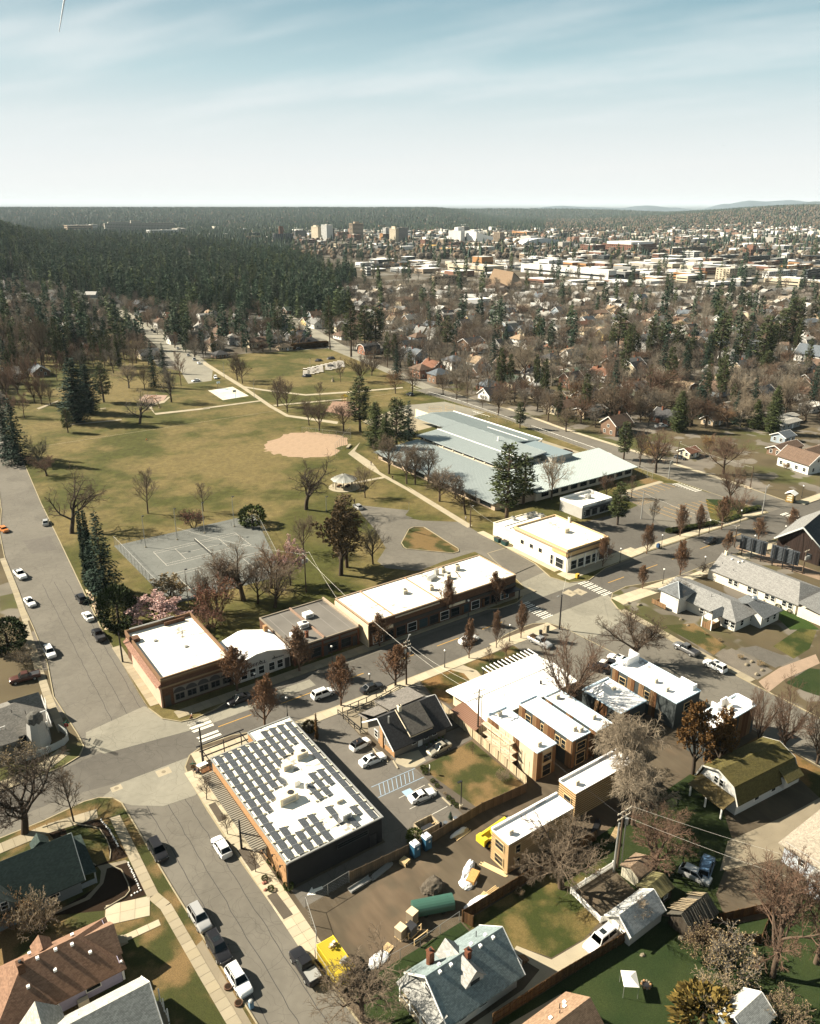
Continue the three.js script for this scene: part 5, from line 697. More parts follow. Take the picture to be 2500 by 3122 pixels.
{let r=house('green_roof_house','dark green roofed house with grey green walls at the left edge','house',[4.4,gY,-98.6],0,{L:13.6,W:8.8,h:3,rise:3.6,roof:'gable',over:.7,gableOver:.5,wall:sd([.13,.16,.16]),roofM:mat([.042,.062,.055],{map:T.shingle,ro:.8}),trim:mat([.3,.33,.32]),wins:[[0,3.2,1.2,1.5,1],[0,0,1.2,1,1],[1,-1,1,1.4,1.4]],vents:[[-2,5.6,-.6],[2,5.7,-.5]],ventM:mat([.3,.4,.42])});
mb().slab([-6.8,3,7.6],[-6.8,6,3.6],[-6.8,6,0],[-6.8,3.2,4.6],.15).as('cross_roof_end',mat([.1,.13,.12],{map:T.shingle}),r);mb().slab([-.6,3.1,5.2],[-3.4,5.9,5.2],[-3.4,5.9,.6],[-.6,3.1,3.4],.15).slab([-3.4,5.9,5.2],[-6.6,3.1,5.2],[-6.6,3.1,3.4],[-3.4,5.9,.6],.15).as('cross_gable_roof',mat([.13,.15,.13],{map:T.shingle,ro:.85}),r);mb().tri([-.8,3,4.9],[-3.4,5.6,4.9],[-6.4,3,4.9]).quad([-6.4,0,4.9],[-.8,0,4.9],[-.8,3,4.9],[-6.4,3,4.9]).as('cross_gable_wall',sd([.14,.17,.17]),r);win(r,-2.5,3.8,4.95,0,.8,1.1);win(r,-4,3.8,4.95,0,.8,1.1);
dmr(r,3.4,-1.4,4.8,1,{w:1.9,d:1.2,h:.9,rise:.6,wall:sd([.1,.12,.12]),roofM:mat([.042,.062,.055],{map:T.shingle})});mb().slab([6.6,2.6,4.2],[9,2.3,4.2],[9,2.3,-4.2],[6.6,2.6,-4.2],.15).as('porch_roof',mat([.042,.062,.055],{map:T.shingle}),r);for(let z of[-3.8,0,3.8])mb().box(8.8,0,z,.2,2.3,.2).as('porch_post',mat([.25,.28,.28]),r);mb().box(7.8,.1,3.9,2,.8,.1).as('porch_wall',sd([.2,.24,.25]),r);}
{let r=house('pale_roof_house','pale grey gabled roof cut off by the bottom left edge','house',[6.6,gY,-70.2],0,{L:12.4,W:7.4,h:3,rise:3,roof:'gable',over:.6,wall:sd([.4,.38,.34]),roofM:mat([.42,.42,.38],{map:T.shingle,ro:.7}),trim:M.white,vents:[[2,5.3,-.9],[-1,4.6,-1.8]],wins:[[1,0,1,1.6,1.4],[2,2,1,1.2,1.1]]});mb().slab([-2,3,-5.4],[-4.4,5.6,-5.4],[-4.4,5.6,0],[-2,3,-3],.14).slab([-4.4,5.6,-5.4],[-6.8,3,-5.4],[-6.8,3,-3],[-4.4,5.6,0],.14).as('cross_gable_roof',mat([.4,.39,.35],{map:T.shingle}),r);mb().box(7,.5,0,1.8,.12,3.4).as('porch_floor',M.cold,r);for(let z of[-1.5,0,1.5])mb().box(7.8,0,z,.14,2.6,.14).as('porch_post',M.white,r);for(let k=0;k<8;k++)mb().box(7.8,.6,-1.4+k*.4,.06,.8,.06).as('baluster',M.white,r);}
{
let r=house('windmill_building','grey roofed building with a small windmill tower and white sails at the corner','building',[9,gY,-138.4],0,{L:13,W:11.4,h:2.9,rise:2.6,roof:'hip',over:.6,wall:sd([.3,.29,.27]),roofM:sg([.2,.19,.17]),wins:[[0,2,.9,1.4,1.3],[0,-1.4,.9,1.8,1.2],[1,1,1,1.2,1.3],[1,-2.6,1,1.2,1.3]],doors:[[4.2,0,5.75,0,1,2.1]]});
mb().slab([7.2,3,-4.6],[6.8,5,-2.4],[1.6,5.1,-2.4],[3.6,3,-4.6],.14).slab([6.8,5,-2.4],[7.2,3,-.2],[3.6,3,-.2],[1.6,5.1,-2.4],.14).as('cross_gable_roof',sg([.21,.2,.18]),r);mb().tri([6.4,2.9,-.4],[6.4,2.9,-4.4],[6.4,4.8,-2.4]).as('cross_gable_wall',sd([.3,.29,.27]),r);mb().slab([-2.4,2.8,7.4],[1.4,2.8,7.4],[1.4,4,5],[-2.4,4,5],.14).as('porch_roof',sg([.2,.19,.17]),r);mb().box(-.6,0,6.2,3.6,2.5,2).as('bay_wall',sd([.32,.31,.29]),r);
let T0=[4.4,6.4],n=8,B=mb();for(let i=0;i<n;i++){let a=(i/n)*6.2832,b=((i+1)/n)*6.2832,P=(q,rr,y)=>[T0[0]+mh.cos(q)*rr,y,T0[1]+mh.sin(q)*rr];B.quad(P(b,2,0),P(a,2,0),P(a,1.35,5.2),P(b,1.35,5.2));}B.as('windmill_tower',sd([.42,.41,.38]),r);mb().ball(T0[0],5.2,T0[1],1.45,1.5,1.45,10,6).as('windmill_cap',sg([.13,.125,.11]),r);mb().tube([T0[0]+.9,5.9,T0[1]-.4],[T0[0]+2.2,6,T0[1]-.4],.12,.1,7).as('windmill_axle',M.white,r);win(r,T0[0]+1.75,3.2,T0[1],mh.PI/2,.6,1.1);
for(let s=0;s<4;s++){let a=.42+(s*mh.PI)/2,S=mb(),u=[0,mh.cos(a),mh.sin(a)],v=[0,-mh.sin(a),mh.cos(a)],c=[T0[0]+2.1,6,T0[1]-.4],P=(l,w)=>[c[0],c[1]+u[1]*l+v[1]*w,c[2]+u[2]*l+v[2]*w];for(let w of[-.4,0,.4])S.bar(P(w?.8:.1,w),P(3.1,w*1.15),.07);for(let k=0;k<10;k++)S.bar(P(.8+k*.255,-.42),P(.8+k*.255,.42),.05);S.as('windmill_sail',M.white,r);}
sPipe(r,3.6,4.4,2.4,.6);sPipe(r,1.6,5,1.6,.5);let g=mb();for(let i=0;i<10;i++)g.box(-5.8+i*.62,3.6,4.4-.05*i,.07,.7,.07);g.bar([-6.2,4.25,4.4],[0,4.25,4],.08);g.as('roof_railing',M.white,r);
}
{
let r=house('mossy_gambrel_house','white house under a mossy olive gambrel roof among bare trees','house',[104.6,gY,-54.6],-.09,{L:13.6,W:7.2,h:2.8,rise:3.3,roof:'gambrel',over:.55,wall:sd([.5,.5,.48]),roofM:sg([.1,.085,.03]),trim:mat([.4,.39,.35]),wins:[[3,-.5,3.4,.75,1.1],[3,.5,3.4,.75,1.1],[0,2,1,1,1.1],[0,-2,1,1,1.1]],vents:[[2,5.5,1.2]]});
mb().slab([-9.6,2.2,3.4],[-6.6,3.1,3.4],[-6.6,3.1,-3.4],[-9.6,2.2,-3.4],.15).as('porch_roof',sg([.13,.1,.045]),r);for(let z of[-3,0,3])mb().box(-9.3,0,z,.2,2.2,.2).as('porch_post',M.white,r);mb().slab([3,3.2,5.2],[7,3.2,5.2],[7,5.4,2],[3,5.4,2],.15).as('dormer_roof',sg([.115,.1,.04]),r);mb().box(5,1.5,4.1,3.6,1.7,1).as('dormer_wall',sd([.4,.4,.38]),r);}
house('white_garage','white garage with a silvery gabled roof behind the jeep','garage',[69,gY,-47.2],.02,{L:6.4,W:3.6,h:2.3,rise:1.5,roof:'gable',over:.35,wall:sd([.52,.5,.45]),roofM:mat([.45,.46,.45],{map:T.shingle,ro:.6}),trim:M.white,wins:[[3,.7,.9,.6,.7]],doors:[[-3.24,0,-.5,-mh.PI/2,1,2]]});
house('mossy_shed','old shed with mossy plank roof behind the white garage','shed',[74.6,gY,-48.6],.05,{L:3.6,W:3,h:2.1,rise:.8,roof:'gable',over:.25,wall:mat([.07,.055,.035],{map:T.planks}),roofM:mat([.16,.15,.075],{map:T.planks}),wins:[[0,.4,.9,.7,.6]]});
{let r=house('derelict_barn','derelict grey barn with broken roof boards at the garden edge','barn',[75.3,gY,-43],.03,{L:5.2,W:3.4,h:2,rise:1.4,roof:'gable',over:.3,wall:mat([.06,.05,.038],{map:T.planks}),roofM:mat([.09,.085,.07],{map:T.planks})});for(let k=0;k<15;k++)if(hs(k,3,2)>.25)mb().slab([-2.7+k*.36,2+hs(k,1,1)*.35,-2.1-hs(k,2,4)*.3],[-2.42+k*.36,2+hs(k,1,1)*.35,-2.1],[-2.42+k*.36,3.56,-.05],[-2.7+k*.36,3.6,-.05],.04).as('roof_board',mat([.3,.25,.17],{map:T.planks}),r);for(let k=0;k<12;k++)mb().bar([-2.4+k*.42,1.9-hs(k,5,5)*.4,2.2],[-2.3+k*.42+hs(k,7,7)*.3,3.4,.15],.12,.04).as('roof_board',mat([.1,.095,.08],{map:T.planks}),r);}
house('small_brown_shed','small shed with brown roof and pale plank front under the utility poles','shed',[75.6,gY,-52.4],.06,{L:3.2,W:2.8,h:2,rise:.7,roof:'gable',over:.25,wall:mat([.5,.48,.38],{map:T.planks}),roofM:mat([.22,.16,.11],{map:T.shingle})});
house('grey_shingle_garage','garage with pale grey gabled roof at the bottom right','garage',[68.2,gY,-30.6],0,{L:4.8,W:3.6,h:2.3,rise:1.3,roof:'gable',over:.3,wall:sd([.28,.32,.34]),roofM:mat([.5,.5,.46],{map:T.shingle,ro:.6}),trim:M.white,wins:[[3,.2,1,.6,.6]]});
{let r=house('tan_roof_house','house with flat tan shingle roof cut off by the bottom edge','house',[49.2,gY,-40.6],0,{L:7,W:6,h:3,rise:2.4,roof:'gable',over:.5,wall:sd([.3,.25,.2]),roofM:sg([.3,.2,.13]),vents:[[1.4,4.4,-1.4],[2,3.9,-2],[-1,4.6,-1.2]]});sPipe(r,.8,4.4,-1.6,.7);sPipe(r,.2,4.6,-1,.5);}
{let r=house('blue_grey_house','blue grey house with pale brown roof at the right edge','house',[100.4,gY,-38],.02,{L:11,W:8.6,h:3.6,rise:2.6,roof:'hip',over:.7,wall:sd([.34,.37,.4]),roofM:sg([.33,.29,.23]),wins:[[3,-1.6,1.4,.9,1.1],[3,1.2,1.2,.9,1.1],[3,3,.9,.8,1],[0,-3,1,1,1.2]]});chm(r,3,-.4,5.6,1,.6);mb().box(-6.6,0,2.4,3,2.4,3.6).as('wing_wall',sd([.36,.39,.42]),r);mb().slab([-8.4,2.4,4.4],[-5,3,4.4],[-5,3,.4],[-8.4,2.4,.4],.14).as('wing_roof',sg([.36,.35,.32]),r);sPipe(r,-1,5.6,1,.6);}
// right side: grey roofed houses, dark church, hoardings
{let r=house('grey_roof_parish_house','long white building with big grey roof and paired windows in front of the hoardings','building',[172.2,gY,-94.4],0,{L:11.4,W:23.4,h:2.9,rise:.01,roof:'flat',wall:sc([.62,.57,.47]),roofM:M.tar,parapet:.01});
r.remove(r.getObjectByName('roof'),r.getObjectByName('parapet'));let ro=sg([.27,.265,.25]);mb().slab([-6.2,2.8,12.4],[.6,5.2,8.4],[.6,5.2,-12.6],[-6.2,2.8,-11.2],.2).slab([6.6,2.8,-12.6],[.6,5.2,-12.6],[.6,5.2,8.4],[6.6,2.8,12.4],.2).slab([-6.2,2.8,12.4],[6.6,2.8,12.4],[.6,5.2,8.4],[.6,5.2,8.4],.2).as('roof',ro,r);mb().quad([-5.6,2.8,-11.4],[.6,5,-11.7],[5.6,2.8,-11.4],[0,2.8,-11.4]).quad([-5.7,0,-11.5],[-5.7,2.8,-11.5],[5.7,2.8,-11.5],[5.7,0,-11.5]).as('gable_wall',sc([.4,.37,.3]),r);
for(let z of[-4.6,.6,5.2,9.6])for(let e of[-.75,.75])win(r,-5.75,1.6,z+e,-mh.PI/2,1,1.2);chm(r,.4,-11.4,4.6,1.4,.6,M.cream);sPipe(r,-3.4,4.2,-9.6,.5);sPipe(r,-4,3.9,-6,.5);vnt(r,[[-.6,5,-9],[-.8,5,-7],[0,5.2,-6.4]]);let w=tg('parish_house_wing','low white wing with dark grey roof at the right edge of the long grey roof','building',[170.6,gY,-77],0);mb().box(0,0,0,9,2.4,10).as('wall',sc([.6,.55,.45]),w);mb().slab([-5.2,2.5,5.6],[5.2,2.5,5.6],[5.2,3.8,-5],[-5.2,3.8,-5],.18).as('roof',sg([.24,.24,.23]),w);}
{let r=house('grey_roof_clinic','sprawling house with grey roof, corner tower and timber porches at the crossing','building',[152.4,gY,-95.4],0,{L:9,W:19,h:2.8,rise:.01,roof:'flat',wall:sc([.6,.58,.52]),roofM:M.tar,parapet:.01});r.remove(r.getObjectByName('roof'),r.getObjectByName('parapet'));let ro=sg([.25,.25,.24]),rd=sg([.15,.16,.165]);
mb().slab([-5.2,2.7,10],[-.4,4.8,5],[-.4,4.8,-9.8],[-5.2,2.7,-9.8],.2).slab([5.2,2.7,-9.8],[-.4,4.8,-9.8],[-.4,4.8,5],[5.2,2.7,10],.2).slab([-5.2,2.7,10],[5.2,2.7,10],[-.4,4.8,5],[-.4,4.8,5],.2).as('roof',ro,r);
mb().slab([9.2,2.7,12.6],[4,4.6,8],[1.8,4.6,8],[1.4,2.7,12.6],.2).slab([9.2,2.7,3.4],[4,4.6,8],[9.2,2.7,12.6],[9.2,2.7,8],.2).slab([1.4,2.7,3.4],[1.8,4.6,8],[4,4.6,8],[9.2,2.7,3.4],.2).as('wing_roof',rd,r);mb().box(5,0,8,7,2.6,8).as('wing_wall',sc([.5,.5,.46]),r);
let t=mb(),tx=-5.4,tz=-5.6;t.box(tx,0,tz,5,4.3,5);t.as('tower_wall',sc([.62,.6,.55]),r);let h=mb(),a=[[tx-3,4.2,tz+3],[tx+3,4.2,tz+3],[tx+3,4.2,tz-3],[tx-3,4.2,tz-3]],top=[tx,6.6,tz];for(let i=0;i<4;i++)h.tri(a[i],a[(i+1)%4],top);h.quad(a[3],a[2],a[1],a[0]);h.as('tower_roof',rd,r);mb().bar(a[0],top,.16,.1).bar(a[1],top,.16,.1).bar(a[3],top,.16,.1).as('roof_hips',mat([.4,.43,.45]),r);
mb().slab([-8.8,2.9,3.6],[-6.6,4,5],[-3,4,5],[-4.4,2.9,3.6],.12).slab([-6.6,4,5],[-8.8,2.9,6.4],[-4.4,2.9,6.4],[-3,4,5],.12).as('porch_roof',sg([.28,.285,.28]),r);for(let[x,z]of[[-8.3,3.8],[-8.3,6.2],[-5,6.2]])mb().box(x,0,z,.2,2.9,.2).as('porch_post',M.white,r);for(let[x,z,w,d]of[[-8.3,5,.1,2.4],[-6.6,6.2,3.4,.1],[-8.9,-7.6,.1,4],[-7.4,-8.6,3,.1]])mb().box(x,.4,z,w,1.1,d).as('porch_rail',M.wood,r);mb().box(-6.6,0,5,3.4,.5,2.6).as('porch_floor',M.wood,r);
mb().tube([5,3.4,7.6],[5,4.8,7.6],.55,.55,12).tube([5,4.8,7.6],[5,5.2,7.6],.7,.5,12).as('roof_ventilator',M.chrome,r);for(let[x,z]of[[-1.6,1],[.2,2]])sPipe(r,x,4.4,z,.5);for(let z of[1,7.4,9])win(r,-4.55,1.5,z,-mh.PI/2,1,1.3);for(let x of[-2,1.6,4,6.6])win(r,x,1.5,x>1.6?12.05:9.55,0,1,1.3);}
{let r=tg('dark_church','dark brown church with steep grey roof and pale bargeboard at the right edge','church',[203,gY,-99],0);mb().fan([[-6.6,0,.2],[-6.6,4.4,.2],[-6.6,8.4,-.6],[-6.6,4.4,-6.2],[-6.6,0,-6.2]].reverse()).box(2,0,-1,17,4.4,12).as('wall',mat([.035,.024,.02],{map:T.planks}),r);mb().quad([-6.5,4.4,5],[-6.5,4.4,-7],[-6.5,9,-.6],[-6.5,9,-.6]).as('gable_wall',mat([.035,.024,.02],{map:T.planks}),r);
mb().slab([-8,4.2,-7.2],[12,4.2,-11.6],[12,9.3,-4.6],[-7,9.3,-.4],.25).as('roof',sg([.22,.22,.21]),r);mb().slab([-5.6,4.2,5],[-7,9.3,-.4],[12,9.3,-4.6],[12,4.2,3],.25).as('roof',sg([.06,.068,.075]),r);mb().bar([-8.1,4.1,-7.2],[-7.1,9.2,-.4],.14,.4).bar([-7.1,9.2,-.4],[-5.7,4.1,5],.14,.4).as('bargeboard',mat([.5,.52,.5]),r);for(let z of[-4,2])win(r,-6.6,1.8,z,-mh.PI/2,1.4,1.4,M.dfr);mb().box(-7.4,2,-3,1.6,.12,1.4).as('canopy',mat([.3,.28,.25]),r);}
for(let[x,z,l,ry]of[[186.6,-107,'left hoarding seen from behind, dark steel lattice on posts',-1.42],[187.6,-98.6,'right hoarding seen from behind, dark steel lattice on posts',-1.42]]){let r=tg('hoarding',l,'billboard',[x,gY,z],ry);for(let k=0;k<3;k++)mb().box(-2.6+k*2.6,0,.3,.2,5.6,.25).as('post',M.iron,r);for(let k=0;k<10;k++)mb().box(0,1.9+k*.38,0,7,.16,.1).as('stringer',mat([.09,.1,.11]),r);mb().box(0,1.8,-.16,7.2,3.9,.06).as('panel',mat([.05,.057,.065]),r);for(let k=0;k<6;k++)mb().bar([-3.2+k*1.28,1.9,.1],[-3.2+k*1.28,5.6,.1],.07).as('rib',M.iron,r);mb().box(0,1.5,.35,7,.06,.6).as('catwalk',M.iron,r);}
// trees along the streets, in the gardens and in the park
let P_=[kM.red,kM.red,lM.rust],PB=[kM.red,kM.brown,lM.rustPale],pearG='pear trees along the main street',L_=o=>({look:o});
tr('pear','L2',280,560,165,290,'street pear with rusty leaves in front of the brick corner building',{look:P_,group:pearG});
tr('pear','L2',505,838,425,280,'dense rusty street pear right behind the solar building',{look:P_,group:pearG});
tr('pear','L2',790,395,10,270,'tall street pear in front of the grey roofed shop',{look:PB,group:pearG});
tr('pear','L2',1132,680,275,250,'street pear beside the white parked SUV',{look:P_,group:pearG});
tr('pear','L2',1580,512,160,280,'broad street pear left of the tall pole by the terrace railing',{look:P_,group:pearG});
tr('pear','L2',1450,190,-90,200,'thin street pear before the tan end wall of the long shop row',{look:PB,group:pearG});
tr('pear','M3',335,1590,1235,200,'street pear with rusty leaves before the middle of the long shop row',{look:P_,group:pearG});
tr('pear','M3',735,1465,1195,160,'street pear at the far end of the long shop row',{look:P_,group:pearG});
tr('pear','L3',512,290,-45,150,'reddish street pear hiding the white car on the main street',{look:PB,group:pearG});
tr('pear','L3',736,205,-120,120,'slim reddish street pear beside the lamp near the car park entrance',{look:PB,group:pearG});
tr('pear','L3',938,125,-175,130,'pointed reddish street pear on the kerb bulge by the crossing',{look:PB,group:pearG});
tr('pear','M3',1610,1155,885,150,'street pear at the right corner of the cream shop',{look:P_,group:pearG});
tr('pear','M4',300,1045,795,130,'street pear on the pavement beyond the cream shop car park',{look:PB,group:pearG});
tr('pear','M4',573,905,635,150,'bare street pear over the dark hedge by the car park',{look:PB,group:pearG});
tr('pear','M4',730,905,635,110,'narrow street pear in the pavement beside the car park lamp',{look:PB,group:pearG});
tr('pear','M4',915,845,575,150,'street pear in the brown planting strip of the car park',{look:PB,group:pearG});
tr('vase','M4',1055,740,480,220,'spreading bare tree by the hedge at the car park corner',L_([kM.brown,kM.red]));
tr('vase','M4',985,610,290,250,'large reddish bare tree at the road behind the car park grass',L_([kM.brown,kM.red]));
tr('pear','M4',575,1225,925,150,'dense brown street pear before the tower roofed clinic',{look:P_,group:pearG});
tr('pear','M4',265,1335,1130,110,'small street pear at the corner of the timber porch',{look:PB,group:pearG});
tr('pear','M4',960,1045,855,110,'street pear beside the pole at the left hoarding',{look:PB,group:pearG});
tr('pear','M4',1215,940,745,140,'street pear casting a long shadow across the main street',{look:PB,group:pearG});
tr('pear','M4',1490,860,668,110,'street pear beside the church roof',{look:PB,group:pearG});
tr('young','M4',345,835,580,110,'thin dark bare tree at the near edge of the marked car park',{});
tr('young','M4',175,590,400,110,'thin bare tree beside the grass court of the school',{});
tr('oak','M4',760,1200,1085,190,'low dark spreading tree between the clinic and the street lamp',{look:[kM.dark,kM.dark]});
tr('maple','M4',560,1470,1270,260,'grey brown bushy tree against the white tower of the clinic',L_([kM.dark,kM.grey]));
for(let[x,y,t,w,l]of[[200,120,-60,130,'sapling in the first gravel bed beside the awning'],[430,430,230,140,'sapling in the second gravel bed nearer the rocks']])tr('young','K2',x,y,t,w,l,{group:'saplings beside the solar building'});
tr('young','L1',1700,1455,1260,160,'sapling in the gravel bed at the corner with the stop sign',{group:'saplings beside the solar building'});
tr('broad','K1',205,110,-470,780,'big dark bare tree leaning over the bottom left corner of the crossing',L_([kM.dark,kM.dark]));
tr('young','L1',610,1640,1190,260,'slender bare tree at the planting bed behind the green roofed house',L_([kM.brown,kM.tan]));
tr('bush','K1',330,920,640,330,'pale bare shrub between the green and the brown roofed houses',L_([kM.tan,kM.pale,lM.bud]));
tr('bush','K1',120,880,640,300,'yellowish bare shrub at the left edge beside the green house',L_([kM.tan,kM.orange,lM.bud]));
tr('bush','L1',130,1160,980,330,'greyish bare shrub covering the front of the windmill building',L_([kM.tan,kM.grey,lM.bud]));
tr('bush','L1',200,330,200,230,'rounded grey bush on the rockery by the left pavement',L_([kM.tan,kM.grey,lM.bud]));
tr('maple','K2',1300,1640,1140,700,'brown bare tree standing over the yellow container',L_([kM.brown,kM.tan]));
tr('broad','K3',1270,560,-30,760,'spreading bare tree in front of the unfinished battened block',L_([kM.brown,kM.tan]));
tr('broad','K4',345,430,-10,640,'leaning orange brown fruit tree behind the small shed',L_([kM.brown,kM.red]));
tr('maple','K4',1335,1290,330,880,'huge red brown bare tree filling the bottom right garden',L_([kM.brown,kM.red]));
tr('maple','K4',1690,1180,330,560,'red brown bare tree at the right edge beside the blue grey house',L_([kM.brown,kM.red]));
tr('weeping','L4',90,1330,620,520,'large grey twiggy tree covering the white roofs at centre right',L_([kM.brown,kM.pale]));
tr('weeping','L4',190,1660,1060,520,'drooping pale grey tree behind the utility poles',L_([kM.brown,kM.pale]));
tr('ivy','L4',680,1240,640,360,'dark tree with clinging brown leaves in front of the crosswise townhouse',{});
tr('ivy','L4',880,1200,690,300,'second dark brown leaved tree closer to the mossy gambrel roof',{});
tr('vase','L4',1215,1000,470,260,'bare tree with several upright stems behind the mossy roof',L_([kM.brown,kM.red]));
tr('vase','L4',1430,1030,440,430,'wide reddish bare tree along the pale lane right of the mossy roof',L_([kM.brown,kM.red]));
tr('vase','L4',1700,1160,640,360,'bare tree cut off by the right edge above the gambrel house',L_([kM.brown,kM.brown]));
tr('broad','L4',220,325,-110,620,'spreading bare tree over the parked cars by the largest townhouse',L_([kM.brown,kM.brown]));
tr('vase','L3',1315,755,10,560,'tall many stemmed bare tree rising over the white roofs',L_([kM.brown,kM.red]));
tr('young','K4',250,880,650,260,'small pale bare tree on the roof side of the white garage',L_([kM.tan,kM.pale]));
tr('bush','K4',1010,1270,1010,420,'grey bare thicket at the end of the green lawn',L_([kM.grey,kM.grey,lM.bud]));
tr('bush','K4',760,1110,930,300,'brown bare thicket between lawn and derelict barn',L_([kM.brown,kM.brown,lM.bud]));
tr('bush','K4',880,1510,1340,380,'tan bare thicket beside the bottom right garage',L_([kM.tan,kM.pale,lM.bud]));
tr('bush','K4',1450,1660,1480,330,'tan bare shrub right of the bottom right garage',L_([kM.tan,kM.tan,lM.bud]));
tr('shrub','K4',760,1690,1500,420,'orange green clipped evergreen at the bottom edge',L_([kM.dark,lM.thuja]));
tr('bush','K3',920,620,560,70,'small bare shrub behind the tall brown fence',L_([kM.brown,kM.tan,lM.bud]));
tr('bush','L3',790,1300,1200,130,'small grey bare shrub against the pale fence on the lawn square',L_([kM.grey,kM.pale,lM.bud]));
tr('young','L3',540,1080,990,60,'thin sapling at the fence end of the lawn square',{});
tr('young','L3',680,340,200,110,'reddish sapling beside the curved garden path',L_([kM.brown,kM.red]));
tr('broad','L3',815,270,130,140,'low reddish tree at the white beam pergola',L_([kM.brown,kM.red]));
tr('column','L2',932,955,740,44,'thin dark columnar evergreen at the car park entrance',{look:[kM.dark,lM.ivy]});
tr('shrub','L2',870,890,815,90,'yellow green shrub at the corner of the solar building',L_([kM.dark,lM.thuja]));
tr('spruce','L3',360,1610,1550,70,'tiny potted conifer beside the bin enclosure',{});
tr('shrub','K3',70,180,95,120,'leafy green shrub in front of the bin enclosure',L_([kM.dark,lM.boxwood]));
tr('oak','M2',845,685,175,480,'gnarled dark bare tree alone on the park lawn',{});
tr('maple','M2',1330,588,325,230,'small round bare tree beside the gazebo',L_([kM.brown,kM.tan]));
tr('maple','M2',820,1045,715,270,'bare tree between the tennis court and the car loop',L_([kM.brown,kM.tan]));
tr('ivy','M2',1130,1225,620,430,'big brown needled tree beside the loop road',{look:[kM.dark,lM.brownpine,lM.brownpine]});
tr('pine','M2',1180,1160,575,300,'dark pine top rising out of the big brown tree',{look:[kM.brown,lM.brownpine]});
tr('maple','M2',1395,1135,800,280,'dark bare tree at the loop road edge',L_([kM.dark,kM.grey]));
tr('broad','M2',560,1330,930,420,'wide orange brown bare tree over the tennis court',L_([kM.brown,kM.orange]));
tr('broad','M2',330,1430,960,420,'spreading bare tree over the near end of the tennis court',L_([kM.brown,kM.tan]));
tr('maple','M2',190,1420,1040,320,'reddish bare tree left of the wide orange brown one',L_([kM.brown,kM.red]));
tr('maple','M2',450,1460,1090,300,'dark bare tree behind the gabled thrift store',L_([kM.dark,kM.brown]));
tr('maple','M1',1660,1520,1150,300,'brown bare tree at the near left of the tennis court',L_([kM.brown,kM.tan]));
tr('broad','M2',590,1490,1080,300,'dark trunked tree behind the grey roofed shop',L_([kM.dark,kM.tan]));
tr('blossom','M2',715,1310,890,220,'dark cherry with pale blossom beside the utility pole',{look:[kM.dark,kM.dark,lM.pink]});
tr('bush','M2',110,1560,1170,330,'large orange red thicket behind the brick building',L_([kM.brown,kM.orange,lM.redbud]));
tr('bush','M2',60,1660,1440,260,'red brown thicket behind the white thrift store',L_([kM.brown,kM.red,lM.redbud]));
tr('shrub','M2',405,808,670,190,'rounded grey green shrub at the tennis court corner',{look:[kM.dark,lM.boxwood]});
tr('oak','M1',590,880,350,480,'double trunked dark bare tree beside the left street',L_([kM.dark,kM.brown]));
tr('young','M1',1217,718,345,240,'young bare tree on the lawn beyond the tennis court',L_([kM.brown,kM.tan]));
tr('young','M1',1672,700,450,160,'young bare tree behind the tennis court lamps',L_([kM.brown,kM.tan]));
tr('bush','M1',1595,830,650,190,'low dark bare tree at the tennis court fence',L_([kM.dark,kM.brown,lM.redbud]));
tr('vase','M1',320,310,50,190,'grey bare tree beside the dark spruces',L_([kM.grey,kM.grey]));
tr('broad','M1',385,410,220,240,'reddish bare tree between spruces and double trunked tree',L_([kM.brown,kM.red]));
tr('column','M1',735,1330,695,110,'left narrow column of the tall dark evergreen group',L_([kM.dark,lM.spruce]));
tr('column','M1',785,1380,690,130,'front narrow column of the tall dark evergreen group',L_([kM.dark,lM.spruce]));
tr('spruce','M1',880,1430,685,400,'broad dark spruce of the tall evergreen group',L_([kM.dark,lM.spruce]));
tr('round','M1',985,1650,1335,270,'clipped round dark evergreen at the back of the brick building',{});
tr('blossom','M1',1300,1660,1345,430,'pink blossoming tree behind the brick building',{});
tr('blossom','M1',1400,1440,1200,340,'greyer blossoming tree behind the pink one',{look:[kM.dark,kM.dark,lM.bud]});
tr('round','L1',70,210,-10,260,'dark round evergreen at the left edge above the rockery',{});
tr('spruce','M1',150,300,-250,300,'dark spruce at the left street, nearer the lawn',{});
tr('spruce','M1',70,250,-260,240,'dark spruce at the left street, nearer the picture edge',{});
tr('pine','N1',560,1130,930,170,'small pine right of the dark spruces at the left street',L_([kM.brown,lM.cedar]));
tr('cedar','N1',640,1045,520,330,'huge dark conifer in the park, leftmost of the cluster',L_([kM.dark,lM.spruce]));
tr('cedar','N1',740,970,570,260,'huge dark conifer in the middle of the park cluster',L_([kM.dark,lM.spruce]));
tr('pine','N1',855,880,560,200,'dark pine on the right of the park conifer cluster',{});
tr('oak','N1',1150,1055,770,300,'spreading dark tree by the playground arch',L_([kM.dark,kM.grey]));
tr('maple','N1',1410,880,575,240,'grey round tree right of the playground',L_([kM.dark,kM.grey]));
tr('maple','N1',1060,765,545,220,'pale grey tree behind the playground',L_([kM.grey,kM.pale]));
tr('spruce','N1',1270,755,365,130,'tall dark spruce near the cul-de-sac, in front',{});
tr('spruce','N1',1350,640,385,110,'tall dark spruce near the cul-de-sac, behind',{});
tr('cedar','N1',620,490,215,200,'dark cedar at the far edge of the park lawn',L_([kM.dark,lM.spruce]));
tr('young','N1',1490,745,450,130,'thin reddish tree at the cul-de-sac end',L_([kM.red,kM.red]));
tr('cedar','N1',975,590,330,90,'narrow dark conifer among the reddish trees',{});
tr('spruce','N1',1095,360,215,100,'small dark conifer at the far lawn edge',{});
tr('maple','N1',935,640,420,170,'dark bare tree beside the narrow conifer',L_([kM.dark,kM.grey]));
let redG='bare trees on the left park slope';
